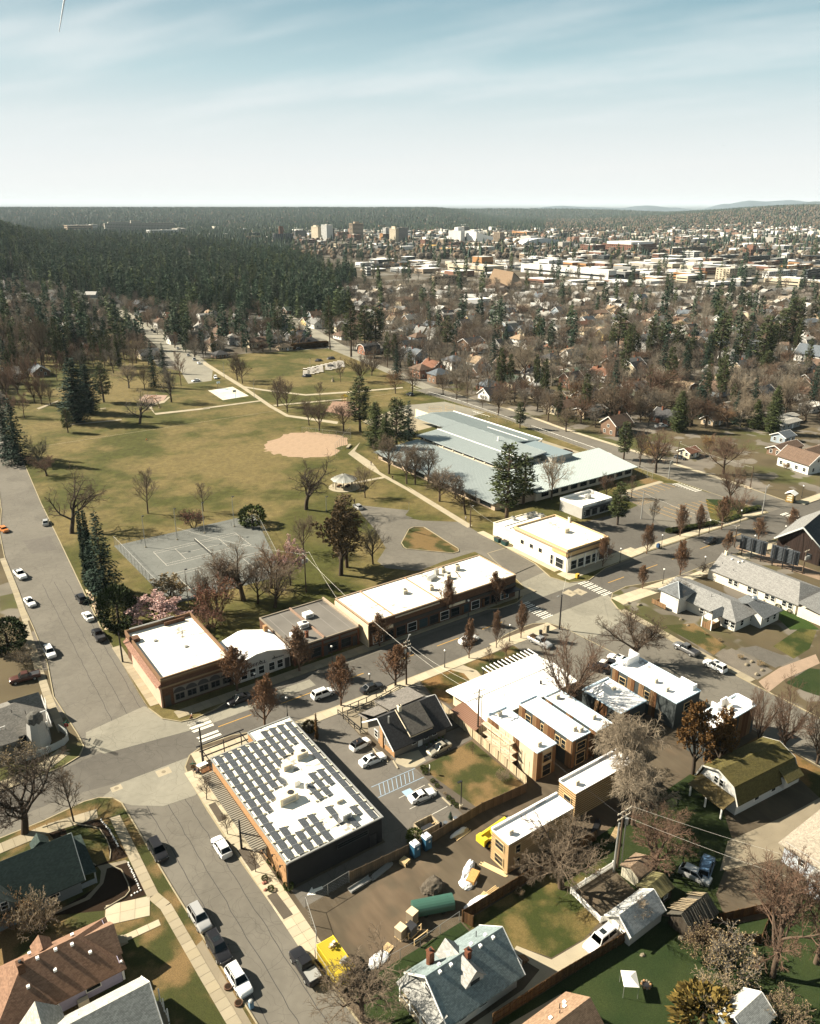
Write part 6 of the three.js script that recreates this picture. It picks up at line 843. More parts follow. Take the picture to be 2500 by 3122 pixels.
[[350,612,130,180,0],[430,362,230,90,0],[60,860,480,190,1],[285,885,560,170,1],[345,900,600,130,1],[418,905,690,120,0],[150,820,520,170,1],[730,570,390,170,2],[600,560,420,150,2],[820,560,430,150,2],[530,640,450,150,2],[1120,560,340,220,0],[1010,470,330,170,2],[240,700,400,200,1],[100,620,330,220,0],[180,460,200,220,0],[30,480,180,200,0],[470,700,540,110,2],[815,360,250,90,0],[960,340,200,130,0],[1190,780,560,120,0],[40,330,120,180,0],[300,330,60,170,0],[90,1000,780,160,1],[200,1010,800,140,2]].forEach(([x,y,t,w,k])=>tr(k===2?'young':k?'vase':'maple','N1',x,y,t,w,k===2?'thin red twigged bare tree on the left park slope':k?'reddish brown bare tree on the left park slope':'grey brown bare tree on the left park slope',{group:redG,look:k===2?[kM.red,kM.red]:k?[kM.brown,kM.red]:[kM.brown,kM.tan]}));
let N2L=[['maple',280,700,460,170,'left one of the two bare trees by the straight park path'],['maple',322,725,520,150,'right one of the two bare trees by the straight park path'],['maple',612,918,655,200,'left bare tree of the pair beside the playground sand'],['maple',690,965,690,210,'right bare tree of the pair beside the playground sand'],['maple',870,1072,830,190,'bare tree at the top of the ball field, left'],['maple',955,1118,840,220,'bare tree at the top of the ball field, middle'],['maple',1152,1122,870,230,'bare tree at the top of the ball field, right'],['young',960,862,710,100,'thin bare tree beyond the playground sand'],['vase',1300,712,425,260,'tall bare tree at the corner of the garden plots'],['vase',1385,660,430,210,'tall bare tree behind the corner of the garden plots'],['young',1130,715,555,100,'bare tree in front of the garden plots'],['maple',1580,810,610,190,'orange brown tree by the walkway beyond the garden plots'],['weeping',490,470,380,190,'drooping bare tree at the houses above the upper lawn'],['maple',480,380,170,240,'bare tree among the back gardens above the upper lawn']];
for(let[k,x,y,t,w,l]of N2L)tr(k,'N2',x,y,t,w,l,{look:k==='weeping'?[kM.brown,kM.red]:x===1580?[kM.brown,kM.orange]:[kM.brown,kM.brown]});
let N2E=[['ponderosa',1042,445,5,110,'tall thin pine with bare lower trunk at the end of the white street'],['ponderosa',1215,505,15,170,'tall pine behind the garden plots, left of the pair'],['pine',1330,440,95,230,'broad dark pine behind the garden plots'],['pine',1420,430,100,170,'dark pine right of the broad one behind the garden plots'],['ponderosa',620,365,25,120,'pine between the back gardens above the upper lawn'],['spruce',1590,690,395,140,'blue green spruce beyond the walkway'],['pine',1290,1120,680,240,'dark evergreen at the end of the playground'],['cedar',1420,1250,880,260,'olive evergreen in the dark clump by the ball field'],['pine',1590,1280,850,260,'dark pine in the clump next to the school roof'],['spruce',1690,1200,860,190,'dark spruce in the clump next to the school roof'],['cedar',1500,1330,960,200,'low dark evergreen at the bottom of the clump by the school']];
for(let[k,x,y,t,w,l]of N2E)tr(k,'N2',x,y,t,w,l,{});
[['M2',1525,392,40,300,'brown bare tree by the straight walkway, beside the evergreens'],['M2',1672,475,130,240,'brown bare tree by the straight walkway, second from the evergreens'],['M3',70,480,115,250,'brown bare tree before the lower school roof'],['M3',180,470,130,240,'brown bare tree at the edge of the lower school roof'],['M3',268,618,310,310,'dark brown tree beside the straight walkway'],['M3',400,600,380,200,'brown bushy tree in front of the school wall']].forEach(([r,x,y,t,w,l])=>tr('maple',r,x,y,t,w,l,{look:[kM.brown,kM.tan]}));
tr('oak','M3',482,725,370,280,'gnarled leaning bare tree at the end of the straight walkway',{});
tr('pine','M3',820,765,155,400,'large dark pine in front of the school hall',{look:[kM.brown,lM.cedar]});
tr('pine','M3',960,640,230,260,'large dark pine at the back right of the school pine pair',{look:[kM.brown,lM.cedar]});
tr('maple','M3',1190,600,240,360,'grey bare tree in front of the low school wing',L_([kM.brown,kM.pale]));
tr('maple','M3',1640,590,380,190,'brown bare tree behind the service shop',L_([kM.brown,kM.red]));
tr('pine','M4',60,810,470,230,'dark bushy evergreen beside the service shop',{look:[kM.dark,lM.cedar]});
tr('pine','M4',110,270,-30,160,'green pine at the end of the low school wing',{look:[kM.brown,lM.pine]});
tr('maple','M4',243,335,10,180,'brown bare tree at the road by the school wing',L_([kM.dark,kM.brown]));
tr('broad','M4',375,380,-20,300,'large forked bare tree at the road by the school wing',L_([kM.dark,kM.red]));
tr('maple','M4',930,390,50,330,'large reddish bare tree on the slope across the road',L_([kM.brown,kM.red]));
for(let[k,x,y,t,w,l]of[['bush',800,190,70,120,'orange flowering shrub behind the tall pole'],['bush',330,240,130,330,'orange brown bank of shrubs behind the road trees'],['bush',1440,350,300,60,'orange shrub at the gable of the white house']])tr(k,'M4',x,y,t,w,l,{look:[kM.brown,kM.orange,lM.gold]});
// cars
let away=[.02,-1],near_=[-.02,1];
park('pickup','white','M1',165,1215,.12,1,'white pickup truck parked at the left kerb, farther up of the white vehicles','pickup truck');
park('sedan','white','M1',245,1440,.1,1,'white sedan parked at the left kerb opposite the clipped evergreen','car');
park('suv','white','L1',408,235,.02,1,'white car parked alone at the left kerb across from the brick building','car');
park('mini','orange','M1',32,845,.2,1,'orange car at the left kerb cut by the picture edge','car');
park('hatch','silver','M1',375,785,.2,-1,'silver car half hidden by the double trunked tree','car');
park('suv','black','M1',665,1410,-.05,-1,'black SUV parked first in the row by the clipped evergreen','suv');
park('coupe','white','M1',722,1555,-.05,-1,'white coupe parked between the black SUV and the black pickup','car');
park('pickup','black','L1',810,95,0,-1,'black pickup truck parked before the brick corner building','pickup truck');
park('pickup','maroon','L1',205,445,-1,-.1,'dark red pickup truck with copper hood in the windmill driveway','pickup truck');
park('hatch','white','K2',148,215,0,-1,'white hatchback parked beside the solar building','car');
park('suv','black','K1',1298,245,.03,1,'black SUV with chrome roof rails parked by the dark green house','suv',{});
park('suv','silver','K1',1640,800,.03,1,'silver SUV parked by the brown lawns, first of three','suv');
park('jeep','black','K2',125,1050,.03,1,'black SUV parked between the silver and the white one','suv');
park('suv','white','K2',290,1310,.03,1,'white SUV parked last, by the brick verge','suv');
park('pickup','black','K2',838,1200,0,-1,'black pickup truck with loaded bed beside the yellow container','pickup truck',{load:M.galv});
park('suv','white','L2',985,575,1,.02,'white SUV parked under the street pear on the main street','suv');
park('sedan','charcoal','L2',1385,525,1,.02,'dark grey sedan parked in front of the terrace railing','car');
park('sedan','black','L2',290,620,-1,.05,'black car standing in the shade before the brick building','car');
park('sedan','white','L3',510,130,1,0,'white car driving behind the reddish street pear','car');
park('mini','white','L2',1290,990,1,-.12,'white small car with black roof in the car park','car',{roof:'black'});
park('sedan','white','L2',1392,1115,1,.04,'white sedan with sunroof in the car park by the dark house','car');
park('coupe','white','L3',128,1410,1,.1,'white sedan in the marked bay beside the lawn square','car');
park('sedan','gold','L3',265,1025,-1,.06,'champagne sedan in the shade behind the dark roofed house','car');
park('pickup','silver','L3',1095,150,.1,1,'silver pickup truck with a brown bed at the car park entrance','pickup truck',{load:M.wood});
park('suv','black','L3',1580,370,-.5,-1,'black SUV parked by the white roofed hall','suv');
park('suv','white','L3',1680,340,-.4,-1,'white SUV with black roof parked next to the black one','suv',{roof:'black'});
park('sedan','white','L4',70,290,-.2,-1,'white car with sunroof parked at the largest townhouse','car');
park('pickup','grey','L4',625,210,0,-1,'grey pickup truck parked on the right side street','pickup truck');
park('jeep','white','L4',862,350,0,-1,'white off-road SUV parked behind the grey pickup','suv');
park('jeep','white','K3',1590,985,-1,.05,'white SUV standing on the pale driveway by the garage','suv');
park('sedan','black','M4',828,935,-1,.1,'black sedan driving on the main street by the hoardings','car');
park('hatch','silver','M2',1270,658,.1,-1,'silver car parked at the top of the loop road','car');
park('suv','blue','K4',790,385,.9,-.4,'blue car under the fruit tree by the back lane','car');park('hatch','silver','K4',700,445,.3,1,'silver car nose under branches by the back lane','car');
[[1610,700,-1,.2,'white','sedan','white car parked at the end of the cul-de-sac'],[1635,555,.2,-1,'white','sedan','white car nearest in the row on the cul-de-sac'],[1595,525,.2,-1,'silver','suv','silver car second in the row on the cul-de-sac'],[1545,490,.2,-1,'silver','hatch','silver hatchback third in the row on the cul-de-sac'],[1460,435,.2,-1,'silver','sedan','silver car farther up the cul-de-sac'],[1270,300,.2,-1,'charcoal','suv','dark car parked far up the cul-de-sac'],[1250,285,.2,-1,'navy','sedan','dark blue car farthest up the cul-de-sac']].forEach(([x,y,dx,dz,p,k,l])=>park(k,p,'N1',x,y,dx,dz,l));
[['N2',100,675,-.3,1,'white','suv','white car on the asphalt by the basketball court'],['N2',790,440,1,0,'charcoal','suv','dark car at the hedge above the upper lawn'],['N2',665,175,1,.2,'white','sedan','white car at the top of the white street'],['N3',610,665,1,0,'white','sedan','white car in front of the gabled tan roofed house'],['N3',540,675,1,0,'black','sedan','black car beside the white one at the square blue house'],['N3',655,815,0,1,'maroon','suv','dark red car beside the small brick house'],['N3',690,828,0,1,'blue','sedan','blue car beside the small brick house'],['N3',1410,730,1,0,'white','suv','white van in the shaded yard'],['N3',905,290,1,0,'white','sedan','white car before the gambrel roofed house'],['N3',25,815,0,-1,'charcoal','suv','dark car under the trees by the school road'],['N4',300,905,1,0,'silver','sedan','silver car under the huge bare tree'],['N4',250,955,.4,-1,'black','suv','black car under the huge bare tree'],['N4',355,980,1,.2,'silver','sedan','silver car at the lane beside the dark spruce'],['N4',420,1075,1,.3,'white','pickup','white pickup truck at the edge of the dark spruce'],['N4',1515,865,1,0,'white','suv','white car beside the brown roofed white house'],['M4',575,255,.2,1,'charcoal','hatch','dark car beside the little tan shed'],['N4',1350,515,1,0,'white','suv','white van on the street by the far white chapel'],['N4',335,300,1,.1,'white','suv','white car beside the pines at the small pool']].forEach(([r,x,y,dx,dz,p,k,l])=>park(k,p,r,x,y,dx,dz,l));
// lamps, poles, wires, signs
function lampProto(){let o=new X3.Group();mb().tube([0,0,0],[0,.7,0],.13,.1,8).tube([0,.7,0],[0,3.7,0],.065,.05,8).tube([0,3.65,0],[0,3.8,0],.12,.16,8).as('lamp_post',M.iron,o);mb().ball(0,4.02,0,.23,.25,.23,10,7).as('globe',M.lampglobe,o);mb().tube([0,4.24,0],[0,4.36,0],.1,.02,8).as('finial',M.iron,o);return o;}
let lp=lampProto();
[['L2',692,765,'behind the solar building'],['L2',432,560,'in front of the white thrift store'],['L2',1060,330,'in front of the grey roofed shop'],['L2',1370,565,'beside the dark grey sedan'],['L3',312,365,'between the pavement and the tan lawn'],['L3',845,150,'by the white beam pergola'],['M3',505,1560,'before the long shop row'],['M4',80,1120,'at the shaded corner of the cream shop'],['M4',420,1005,'beside the blue bin on the pavement'],['M4',812,878,'beside the planting strip of the car park'],['M4',770,1190,'in front of the long grey roof'],['M4',432,1295,'behind the tower of the clinic'],['M4',1068,795,'at the hedge near the crossing'],['M4',1178,1010,'just behind the left hoarding'],['M4',1430,930,'at the church corner'],['M4',1575,585,'at the little kiosk'],['M4',1210,1000,'half hidden by the left hoarding']].slice(0,16).forEach(([r,x,y,l],i)=>{let o=i?lp.clone():lp;o.name=nmb('street_lamp');let p=at(r,x,y,gY);o.position.set(...p);scene.add(o);tag(o,'black street lamp with white globe '+l,'street lamp','globe street lamps');});
function floodlight(label,p,h,arm=.7,group){let o=tg('light_mast',label,'light mast',p,0,group);mb().tube([0,0,0],[0,h,0],.11,.07,7).as('mast',M.galv,o);mb().box(arm*.4,h,0,.55,.2,.4).as('lamp_head',M.iron,o);mb().tube([0,0,0],[0,.3,0],.25,.25,8).as('footing',M.concrete,o);return o;}
[['M1',1198,995,745,'nearest the broad spruce'],['M1',1457,933,685,'second along the far side'],['M1',1683,878,635,'third along the far side'],['M2',255,825,585,'at the rounded shrub'],['M1',1550,1465,1185,'standing in the pink blossom'],['M2',138,1255,1105,'among the orange twigs']].forEach(([r,x,y,t,l])=>{let p=at(r,x,y,gY);floodlight('tall tennis court light mast '+l,p,tall(p,r,t),.7,'tennis court masts');});
{let p=at('L3',445,1520,gY),o=tg('parking_lamp','dark parking lamp with square head on a concrete foot by the lawn square','light mast',p);mb().tube([0,0,0],[0,.6,0],.3,.3,12).as('footing',M.cnew,o);mb().box(0,.6,0,.12,4.6,.12).as('mast',M.iron,o);mb().box(-.35,5.15,0,.8,.12,.35).as('lamp_head',M.iron,o);}
[['N2',420,845,700,'beside the basketball court'],['N2',880,625,525,'in front of the garden plots'],['N2',172,675,560,'at the start of the straight path'],['M2',1012,695,585,'beside the gnarled tree']].forEach(([r,x,y,t,l])=>{let p=at(r,x,y,gY);floodlight('park lamp mast '+l,p,tall(p,r,t),.9,'park lamp masts');});
let poles={};
function util(key,r,x,y,t,label,o={}){
let p=o.p??at(r,x,y,gY),h=o.h??tall(p,r,t),g=tg('utility_pole',label,'utility pole',p,o.ry??0,o.group),tops=[];mb().tube([0,0,0],[o.lean??0,h,0],.19,.13,8).as('pole_shaft',o.m??M.pole,g);
(o.arms??[]).forEach(([y0,w])=>{mb().box((o.lean??0)*(y0/h),h-y0,.16,w,.14,.12).as('crossarm',mat([.3,.27,.22]),g);for(let s of[-.46,-.2,.2,.46]){mb().tube([(o.lean??0)+s*w,h-y0+.12,.16],[(o.lean??0)+s*w,h-y0+.32,.16],.05,.04,6).as('insulator',M.cream,g);let v=new X3.Vector3((o.lean??0)+s*w,h-y0+.3,.16).applyAxisAngle(new X3.Vector3(0,1,0),o.ry??0);tops.push([p[0]+v.x,p[1]+v.y,p[2]+v.z]);}});
if(o.can)for(let s of o.can){mb().tube([s,h-2.6,.3],[s,h-1.7,.3],.27,.27,10).as('transformer',M.galv,g);}
if(o.lamp){mb().bar([0,h-.4,0],[o.lamp[0],h+.1,o.lamp[1]],.08).box(o.lamp[0],h,o.lamp[1],.5,.14,.25).as('lamp_arm',M.galv,g);}
if(o.wood)mb().tube([.5,0,.3],[.45,h*.82,.25],.08,.08,6).as('conduit',M.galv,g);
poles[key]=tops.length?tops:[[p[0],p[1]+h-.4,p[2]],[p[0]+.1,p[1]+h-1,p[2]],[p[0],p[1]+h-1.5,p[2]],[p[0],p[1]+h-2,p[2]]];return g;
}
util('a','K4',0,0,0,'tall brown utility pole with crossarms, left of the leaning pair by the small shed',{p:[74.6,gY,-55],h:10.4,arms:[[.3,2.8],[1.3,2.6]],can:[.5],wood:!0});
util('a2','K4',0,0,0,'grey utility pole close beside the brown one by the small shed',{p:[73.7,gY,-54.8],h:8.6,m:M.galv});
util('b','L3',0,0,0,'tall wooden utility pole with crossarm at the pale fence by the scaffold',{p:[77,gY,-89],h:10.4,arms:[[.4,2.6],[1.8,1.6]],wood:!0});
util('c','L2',0,0,0,'dark utility pole with transformers beside the terrace on the main street',{p:[76.6,gY,-110.4],h:10,arms:[[1.2,2],[.4,1.4]],can:[.5,-.5],lamp:[1.6,-1.2]});
util('d','M2',845,1365,1040,'utility pole with white crossarm and transformer behind the grey roofed shop',{arms:[[.3,2.6]],can:[.5,-.6]});
util('e','M3',522,830,650,'utility pole at the end of the straight walkway',{lamp:[0,1]});
util('f','L1',1010,320,85,'black leaning pole on the pavement by the brick building',{m:M.iron});
util('g','L1',1672,1150,865,'black leaning pole at the crossing before the solar building',{m:M.iron});
util('h','K2',315,238,10,'black pole between the gravel beds beside the solar building',{m:M.iron});
util('i','M3',0,0,0,'dark street light pole near the car park entrance',{p:at('L3',1255,50,gY),h:8.6,m:M.iron,lamp:[-1.4,.2]});
util('j','M4',1580,1210,1020,'utility pole with white transformer at the right hoarding',{arms:[[.3,2]],can:[.4,.9,-.2]});
util('k','M4',255,760,540,'grey steel pole at the near edge of the marked car park',{m:M.galv});
util('l','M4',1020,990,820,'dark utility pole with lamp arm at the left hoarding',{lamp:[-2,1],arms:[[.2,1.4]]});
util('m','M4',1152,505,330,'tall pole at the road slope across from the school',{});util('n','M4',548,312,130,'brown pole beside the little tan shed',{lamp:[.6,.2]});util('o','M4',1250,720,500,'steel signal pole with long lamp arm at the far crossing',{m:M.galv,lamp:[2.2,-.6]});util('p','M4',480,430,290,'slim lamp pole at the road verge of the school',{m:M.galv,lamp:[.8,0]});
function wire(label,a,b,sag,r=.02,m=M.cream){let pts=[];for(let k=0;k<=14;k++){let t=k/14;pts.push(new X3.Vector3(lerp(a[0],b[0],t),lerp(a[1],b[1],t)-sag*4*t*(1-t),lerp(a[2],b[2],t)));}return tag(put('overhead_wire',new X3.TubeGeometry(new X3.CatmullRomCurve3(pts),20,r,4),m),label,'wire','overhead wires');}
let wM=mat([.5,.48,.42],{ro:.5});
for(let i of[0,3]){wire((i?'right':'left')+' overhead wire from the pole pair to the bottom right corner',poles.a[i],[92+i*2,8.5,-22],.8,.018,wM);}
wire('overhead wire from the scaffold pole across the white hall roof',poles.b[0],poles.c[1],.7,.02,wM);wire('second overhead wire from the scaffold pole across the hall roof',poles.b[3],poles.c[2],.9,.02,wM);wire('overhead wire between scaffold pole and the pole pair',poles.b[1],poles.a[0],.8,.014,M.iron);
wire('overhead wire from the main street pole over the long shop row',poles.c[0],poles.d[1],.7,.025,wM);wire('lower overhead wire from the park pole to the long shop row',poles.d[3],[78.6,5.6,-140],.4,.025,wM);wire('overhead wire from park pole over the tennis court',poles.d[0],[62,8.4,-196],.8,.022,wM);
wire('service wire to the back of the cream wing',poles.e[0],[141,3.6,-158.4],.3,.025,wM);wire('overhead wire across the cream shop corner',[141,5.6,-129],poles.i[0],.4,.018,wM);wire('long overhead wire beside the marked car park',poles.k[0],poles.l[0],.8,.022,wM);wire('overhead wire along the school road',poles.n[0],poles.m[0],.6,.02,wM);
function sign(name,label,p,h,ry,build){let o=tg(name,label,'sign',p,ry);mb().tube([0,0,0],[0,h,0],.04,.04,6).as('sign_post',M.galv,o);build(o,h);return o;}
let oct=(o,y,m)=>{let g=put('stop_plate',new X3.CylinderGeometry(.4,.4,.03,8),m,o,[0,y,.05]);g.rotation.x=mh.PI/2;g.rotation.y=0;};
sign('stop_sign','stop sign seen from behind with green street name plates at the terrace corner',at('L1',1598,1268,gY),2.6,-.4,(o,h)=>{oct(o,h-.4,mat([.16,.1,.05]));for(let r of[0,1.57]){let b=put('street_name_plate',bG(1,.2,.03),mat([.03,.13,.09]),o,[0,h+.05+r*.12,0],r);}});
sign('stop_sign','stop sign with street name plates at the windmill corner',at('L1',560,925,gY),2.6,2.6,(o,h)=>{oct(o,h-.4,mat([.3,.02,.02]));for(let r of[0,1.57])put('street_name_plate',bG(1,.2,.03),mat([.03,.13,.09]),o,[0,h+.05+r*.12,0],r);});
sign('warning_sign','yellow diamond sign on a thin post before the brick building',at('L1',1235,485,gY),2.9,2.6,(o,h)=>{let q=put('diamond_plate',bG(.7,.7,.03),mat([.5,.34,.02]),o,[0,h-.6,.04]);q.rotation.z=mh.PI/4;q.position.set(0,h-.5,.04);put('small_plate',bG(.5,.3,.03),M.cream,o,[0,h-1.25,.04]);});
sign('park_sign','small sign post at the loop road kerb',at('M2',1690,690,gY),2.4,.6,(o,h)=>put('plate',bG(.5,.6,.03),M.galv,o,[0,h-.4,.04]));
sign('parking_sign','white sign on a post at the gravel strip of the lawn square',at('L3',185,1240,gY),1.7,1.2,(o,h)=>put('plate',bG(.45,.6,.03),M.white,o,[0,h-.5,.04]));
{let k=tg('corner_box','yellow newspaper box on the corner pavement by the cream shop','newspaper box',at('M3',1402,1245,gY));mb().box(0,.1,0,.9,1,.7).as('box',mat([.5,.3,.05]),k);mb().box(0,.6,.36,.6,.4,.04).as('window',M.glass,k);let b=tg('blue_mailbox','blue collection box beside the pavement lamp','mailbox',at('M4',395,1000,gY));mb().box(0,.25,0,.8,.9,.8).as('box',mat([.03,.06,.12]),b);mb().ball(0,1.15,0,.4,.3,.4,10,6).as('lid',mat([.03,.06,.12]),b);for(let s of[-.3,.3])mb().box(s,0,s,.08,.26,.08).as('foot',M.iron,b);}
for(let[x,y,l]of[[1150,70,'white utility cabinet by the car park entrance'],[1100,92,'dark litter bin beside the white cabinet']]){let o=tg(x>1120?'utility_cabinet':'litter_bin',l,x>1120?'cabinet':'bin',at('L3',x,y,gY));if(x>1120){mb().box(0,.1,0,.9,1.6,.7).as('cabinet',M.cnew,o);mb().box(0,0,0,1.1,.1,.9).as('plinth',M.concrete,o);}else{mb().tube([0,0,0],[0,1,0],.32,.38,12).as('bin',M.iron,o);mb().tube([0,1,0],[0,1.08,0],.42,.3,12).as('rim',M.iron,o);}}
// people: one continuous body each
function figure(key,joints,bones,colour,step=.03){
return once('fig'+key,()=>{
let lo=[1e9,1e9,1e9],hi=[-1e9,-1e9,-1e9];for(let[x,y,z,r]of Object.values(joints))[x,y,z].forEach((v,i)=>{lo[i]=mh.min(lo[i],v-r-.08);hi[i]=mh.max(hi[i],v+r+.08);});
let size=mh.max(hi[0]-lo[0],hi[1]-lo[1],hi[2]-lo[2]),n=mh.ceil(size/step)+2,mc=new MarchingCubes(n,M.cream,!1,!1,60000),c=[0,1,2].map(i=>(lo[i]+hi[i])/2);mc.isolation=0;
let half=size/2;for(let k=0;k<n;k++)for(let j=0;j<n;j++)for(let i=0;i<n;i++){
let p=[i,j,k].map((v,a)=>c[a]+((v-n/2)/(n/2))*half);let d=1e9;
for(let[a,b]of bones){let A=joints[a],B=joints[b],ab=[B[0]-A[0],B[1]-A[1],B[2]-A[2]],ap=[p[0]-A[0],p[1]-A[1],p[2]-A[2]],t=clamp((ab[0]*ap[0]+ab[1]*ap[1]+ab[2]*ap[2])/(ab[0]**2+ab[1]**2+ab[2]**2+1e-9)),e=mh.hypot(ap[0]-ab[0]*t,ap[1]-ab[1]*t,ap[2]-ab[2]*t)-lerp(A[3],B[3],t),q=.035,h=clamp(.5+(.5*(d-e))/q);d=lerp(d,e,h)-q*h*(1-h);}
mc.field[i+j*n+k*n*n]=-d;
}
mc.update();let m=mc.count,P=mc.positionArray.slice(0,m*3),N=mc.normalArray.slice(0,m*3),C=new Float32Array(m*3);for(let v=0;v<m;v++){for(let a=0;a<3;a++)P[v*3+a]=P[v*3+a]*half+c[a];C.set(colour(P[v*3],P[v*3+1],P[v*3+2]),v*3);}
let g=new X3.BufferGeometry();g.setAttribute('position',new X3.BufferAttribute(P,3));g.setAttribute('normal',new X3.BufferAttribute(N,3));g.setAttribute('color',new X3.BufferAttribute(C,3));return g;
});
}
function body(pose,skin,top,legs){
let W=pose==='walk'?.26:.04,J={hip:[0,.96,0,.14],chest:[0,1.3,0,.155],neck:[0,1.5,0,.06],head:[.01,1.63,0,.1],chin:[.05,1.57,0,.06],nose:[.115,1.62,0,.018],sl:[0,1.42,.18,.065],sr:[0,1.42,-.18,.065],hl:[0,.9,.09,.1],hr:[0,.9,-.09,.1],kl:[W*.7,.5,.1,.065],kr:[-W*.3,.5,-.1,.065],al:[W,.09,.1,.045],ar:[-W*1.1,.12,-.1,.045],tl:[W+.18,.04,.11,.035],tr_:[-W*1.1+.17,.05,-.11,.035],el:[-W*.5,1.14,.24,.05],er:[W*.5,1.14,-.24,.05],wl:[-W*.4,.88,.25,.034],wr:[W*.9,.9,-.25,.034]};
if(pose==='sit'||pose==='ride'){let y=pose==='ride'?.95:.5,L=pose==='ride'?.35:0;for(let k of['hip','hl','hr'])J[k][1]+=y-.96;let up=(k,dy,dx)=>{J[k][1]+=dy;J[k][0]+=dx;};for(let k of['chest','sl','sr'])up(k,y-.96-L*.12,L*.8);for(let k of['neck','head','chin','nose'])up(k,y-.96-L*.25,L*1.15);J.kl=[.4,y-.1,.12,.07];J.kr=[.36,y+.02,-.12,.07];J.al=[.34,mh.max(.08,y-.52),.12,.045];J.ar=[.26,mh.max(.12,y-.4),-.12,.045];J.tl=[.5,J.al[1]-.04,.12,.035];J.tr_=[.42,J.ar[1]-.04,-.12,.035];J.el=[.16+L,y+.2,.24,.05];J.er=[.16+L,y+.2,-.24,.05];J.wl=[.36+L,y+.14,.2,.034];J.wr=[.36+L,y+.14,-.2,.034];}
let B=[['hip','chest'],['chest','neck'],['neck','head'],['head','chin'],['head','nose'],['chest','sl'],['chest','sr'],['hip','hl'],['hip','hr'],['hl','kl'],['hr','kr'],['kl','al'],['kr','ar'],['al','tl'],['ar','tr_'],['sl','el'],['sr','er'],['el','wl'],['er','wr']];
for(let s of['l','r']){let w=J['w'+s],e=J['e'+s],d=[0,1,2].map(i=>(w[i]-e[i])/.27),z=s==='l'?-1:1;J['palm'+s]=[w[0]+d[0]*.07,w[1]+d[1]*.07,w[2]+d[2]*.07,.032];B.push(['w'+s,'palm'+s]);for(let f=0;f<5;f++){let k='f'+s+f,l=[.08,.09,.085,.07,.05][f],o=(f-1.5)*.022;J[k]=f<4?[J['palm'+s][0]+d[0]*l+o+.01,J['palm'+s][1]+d[1]*l,J['palm'+s][2]+d[2]*l+z*.015,.012]:[w[0]+d[0]*.07+.055,w[1]+d[1]*.06,w[2]+z*.03,.013];B.push(['palm'+s,k]);}}
let hipY=J.hip[1],neckY=J.neck[1],col=(x,y,z)=>{if(y>neckY-.02&&mh.hypot(x-J.head[0],z)<.2)return skin;for(let s of['l','r'])if(mh.hypot(x-J['palm'+s][0],y-J['palm'+s][1],z-J['palm'+s][2])<.13)return skin;if(y<J.al[1]+.02&&y<.16)return[.05,.045,.04];if((pose==='sit'||pose==='ride')?y<hipY+.05:y<hipY-.02&&mh.abs(z)<.2)return legs;return top;};
return figure(pose+top+legs,J,B,col);
}
let bodyM=mat([1,1,1],{vertexColors:!0,ro:.8});
function person(pose,p,ry,label,top,legs,hair=[.03,.02,.015],skin=[.45,.27,.19]){let o=tg('person',label,'person',p,ry);put('body',body(pose,skin,top,legs),bodyM,o);let y=pose==='sit'?1.2:pose==='ride'?1.56:1.67,x=pose==='ride'?.39:-.015;mb().ball(x,y,0,.108,.1,.105,10,6).as('hair',mat(hair),o);return o;}
person('stand',at('L2',1268,1030,gY),2.4,'person in dark clothes standing at the open door of the two tone small car',[.03,.03,.035],[.02,.02,.025]);
person('walk',at('M3',485,778,gY),-1.0,'person in pale jacket walking on the straight walkway near the pole',[.4,.38,.35],[.03,.035,.05]);
person('walk',at('M2',1556,440,gY),-1.0,'person in dark clothes walking on the straight walkway',[.04,.03,.03],[.03,.03,.035]);
person('walk',at('M2',1380,320,gY),-.9,'person walking where the walkway widens',[.1,.09,.08],[.03,.03,.035]);
person('stand',at('M2',1242,640,gY),.4,'person in dark clothes standing beside the silver car at the loop road',[.05,.05,.055],[.02,.02,.03]);
person('sit',[at('M1',1205,118)[0],gY-.32,at('M1',1205,118)[2]],.6,'person in orange sitting on the park grass at the tree shadow',[.55,.2,.05],[.4,.3,.24]);
{let p=at('L1',1570,815,.02),o=tg('bicycle','bicycle ridden along the kerb at the brick building corner','bicycle',p,.5);for(let x of[-.52,.52]){let w=put('wheel',new X3.TorusGeometry(.33,.022,6,22),M.rubber,o,[x,.35,0]);mb().tube([0,0,-.04],[0,0,.04],.04,.04,6).as('hub',M.galv,w);for(let k=0;k<6;k++){let a=(k/6)*3.14;mb().bar([-.32*mh.cos(a),-.32*mh.sin(a),0],[.32*mh.cos(a),.32*mh.sin(a),0],.008).as('spoke',M.galv,w);}}mb().tube([-.52,.35,0],[-.05,.35,0],.018,.018,5).tube([-.05,.35,0],[-.18,.85,0],.018,.018,5).tube([-.05,.35,0],[.38,.8,0],.02,.02,5).tube([-.16,.78,0],[.38,.85,0],.018,.018,5).tube([.36,.95,0],[.52,.35,0],.018,.018,5).as('frame',mat([.1,.1,.1]),o);mb().bar([.36,.98,-.25],[.36,.98,.25],.03).as('handlebar',M.iron,o);mb().box(-.19,.86,0,.26,.06,.14).as('saddle',M.iron,o);
person('ride',[p[0],.02,p[2]],.5,'cyclist with white helmet riding at the brick building corner',[.13,.06,.03],[.04,.03,.03],[.7,.7,.68]);}
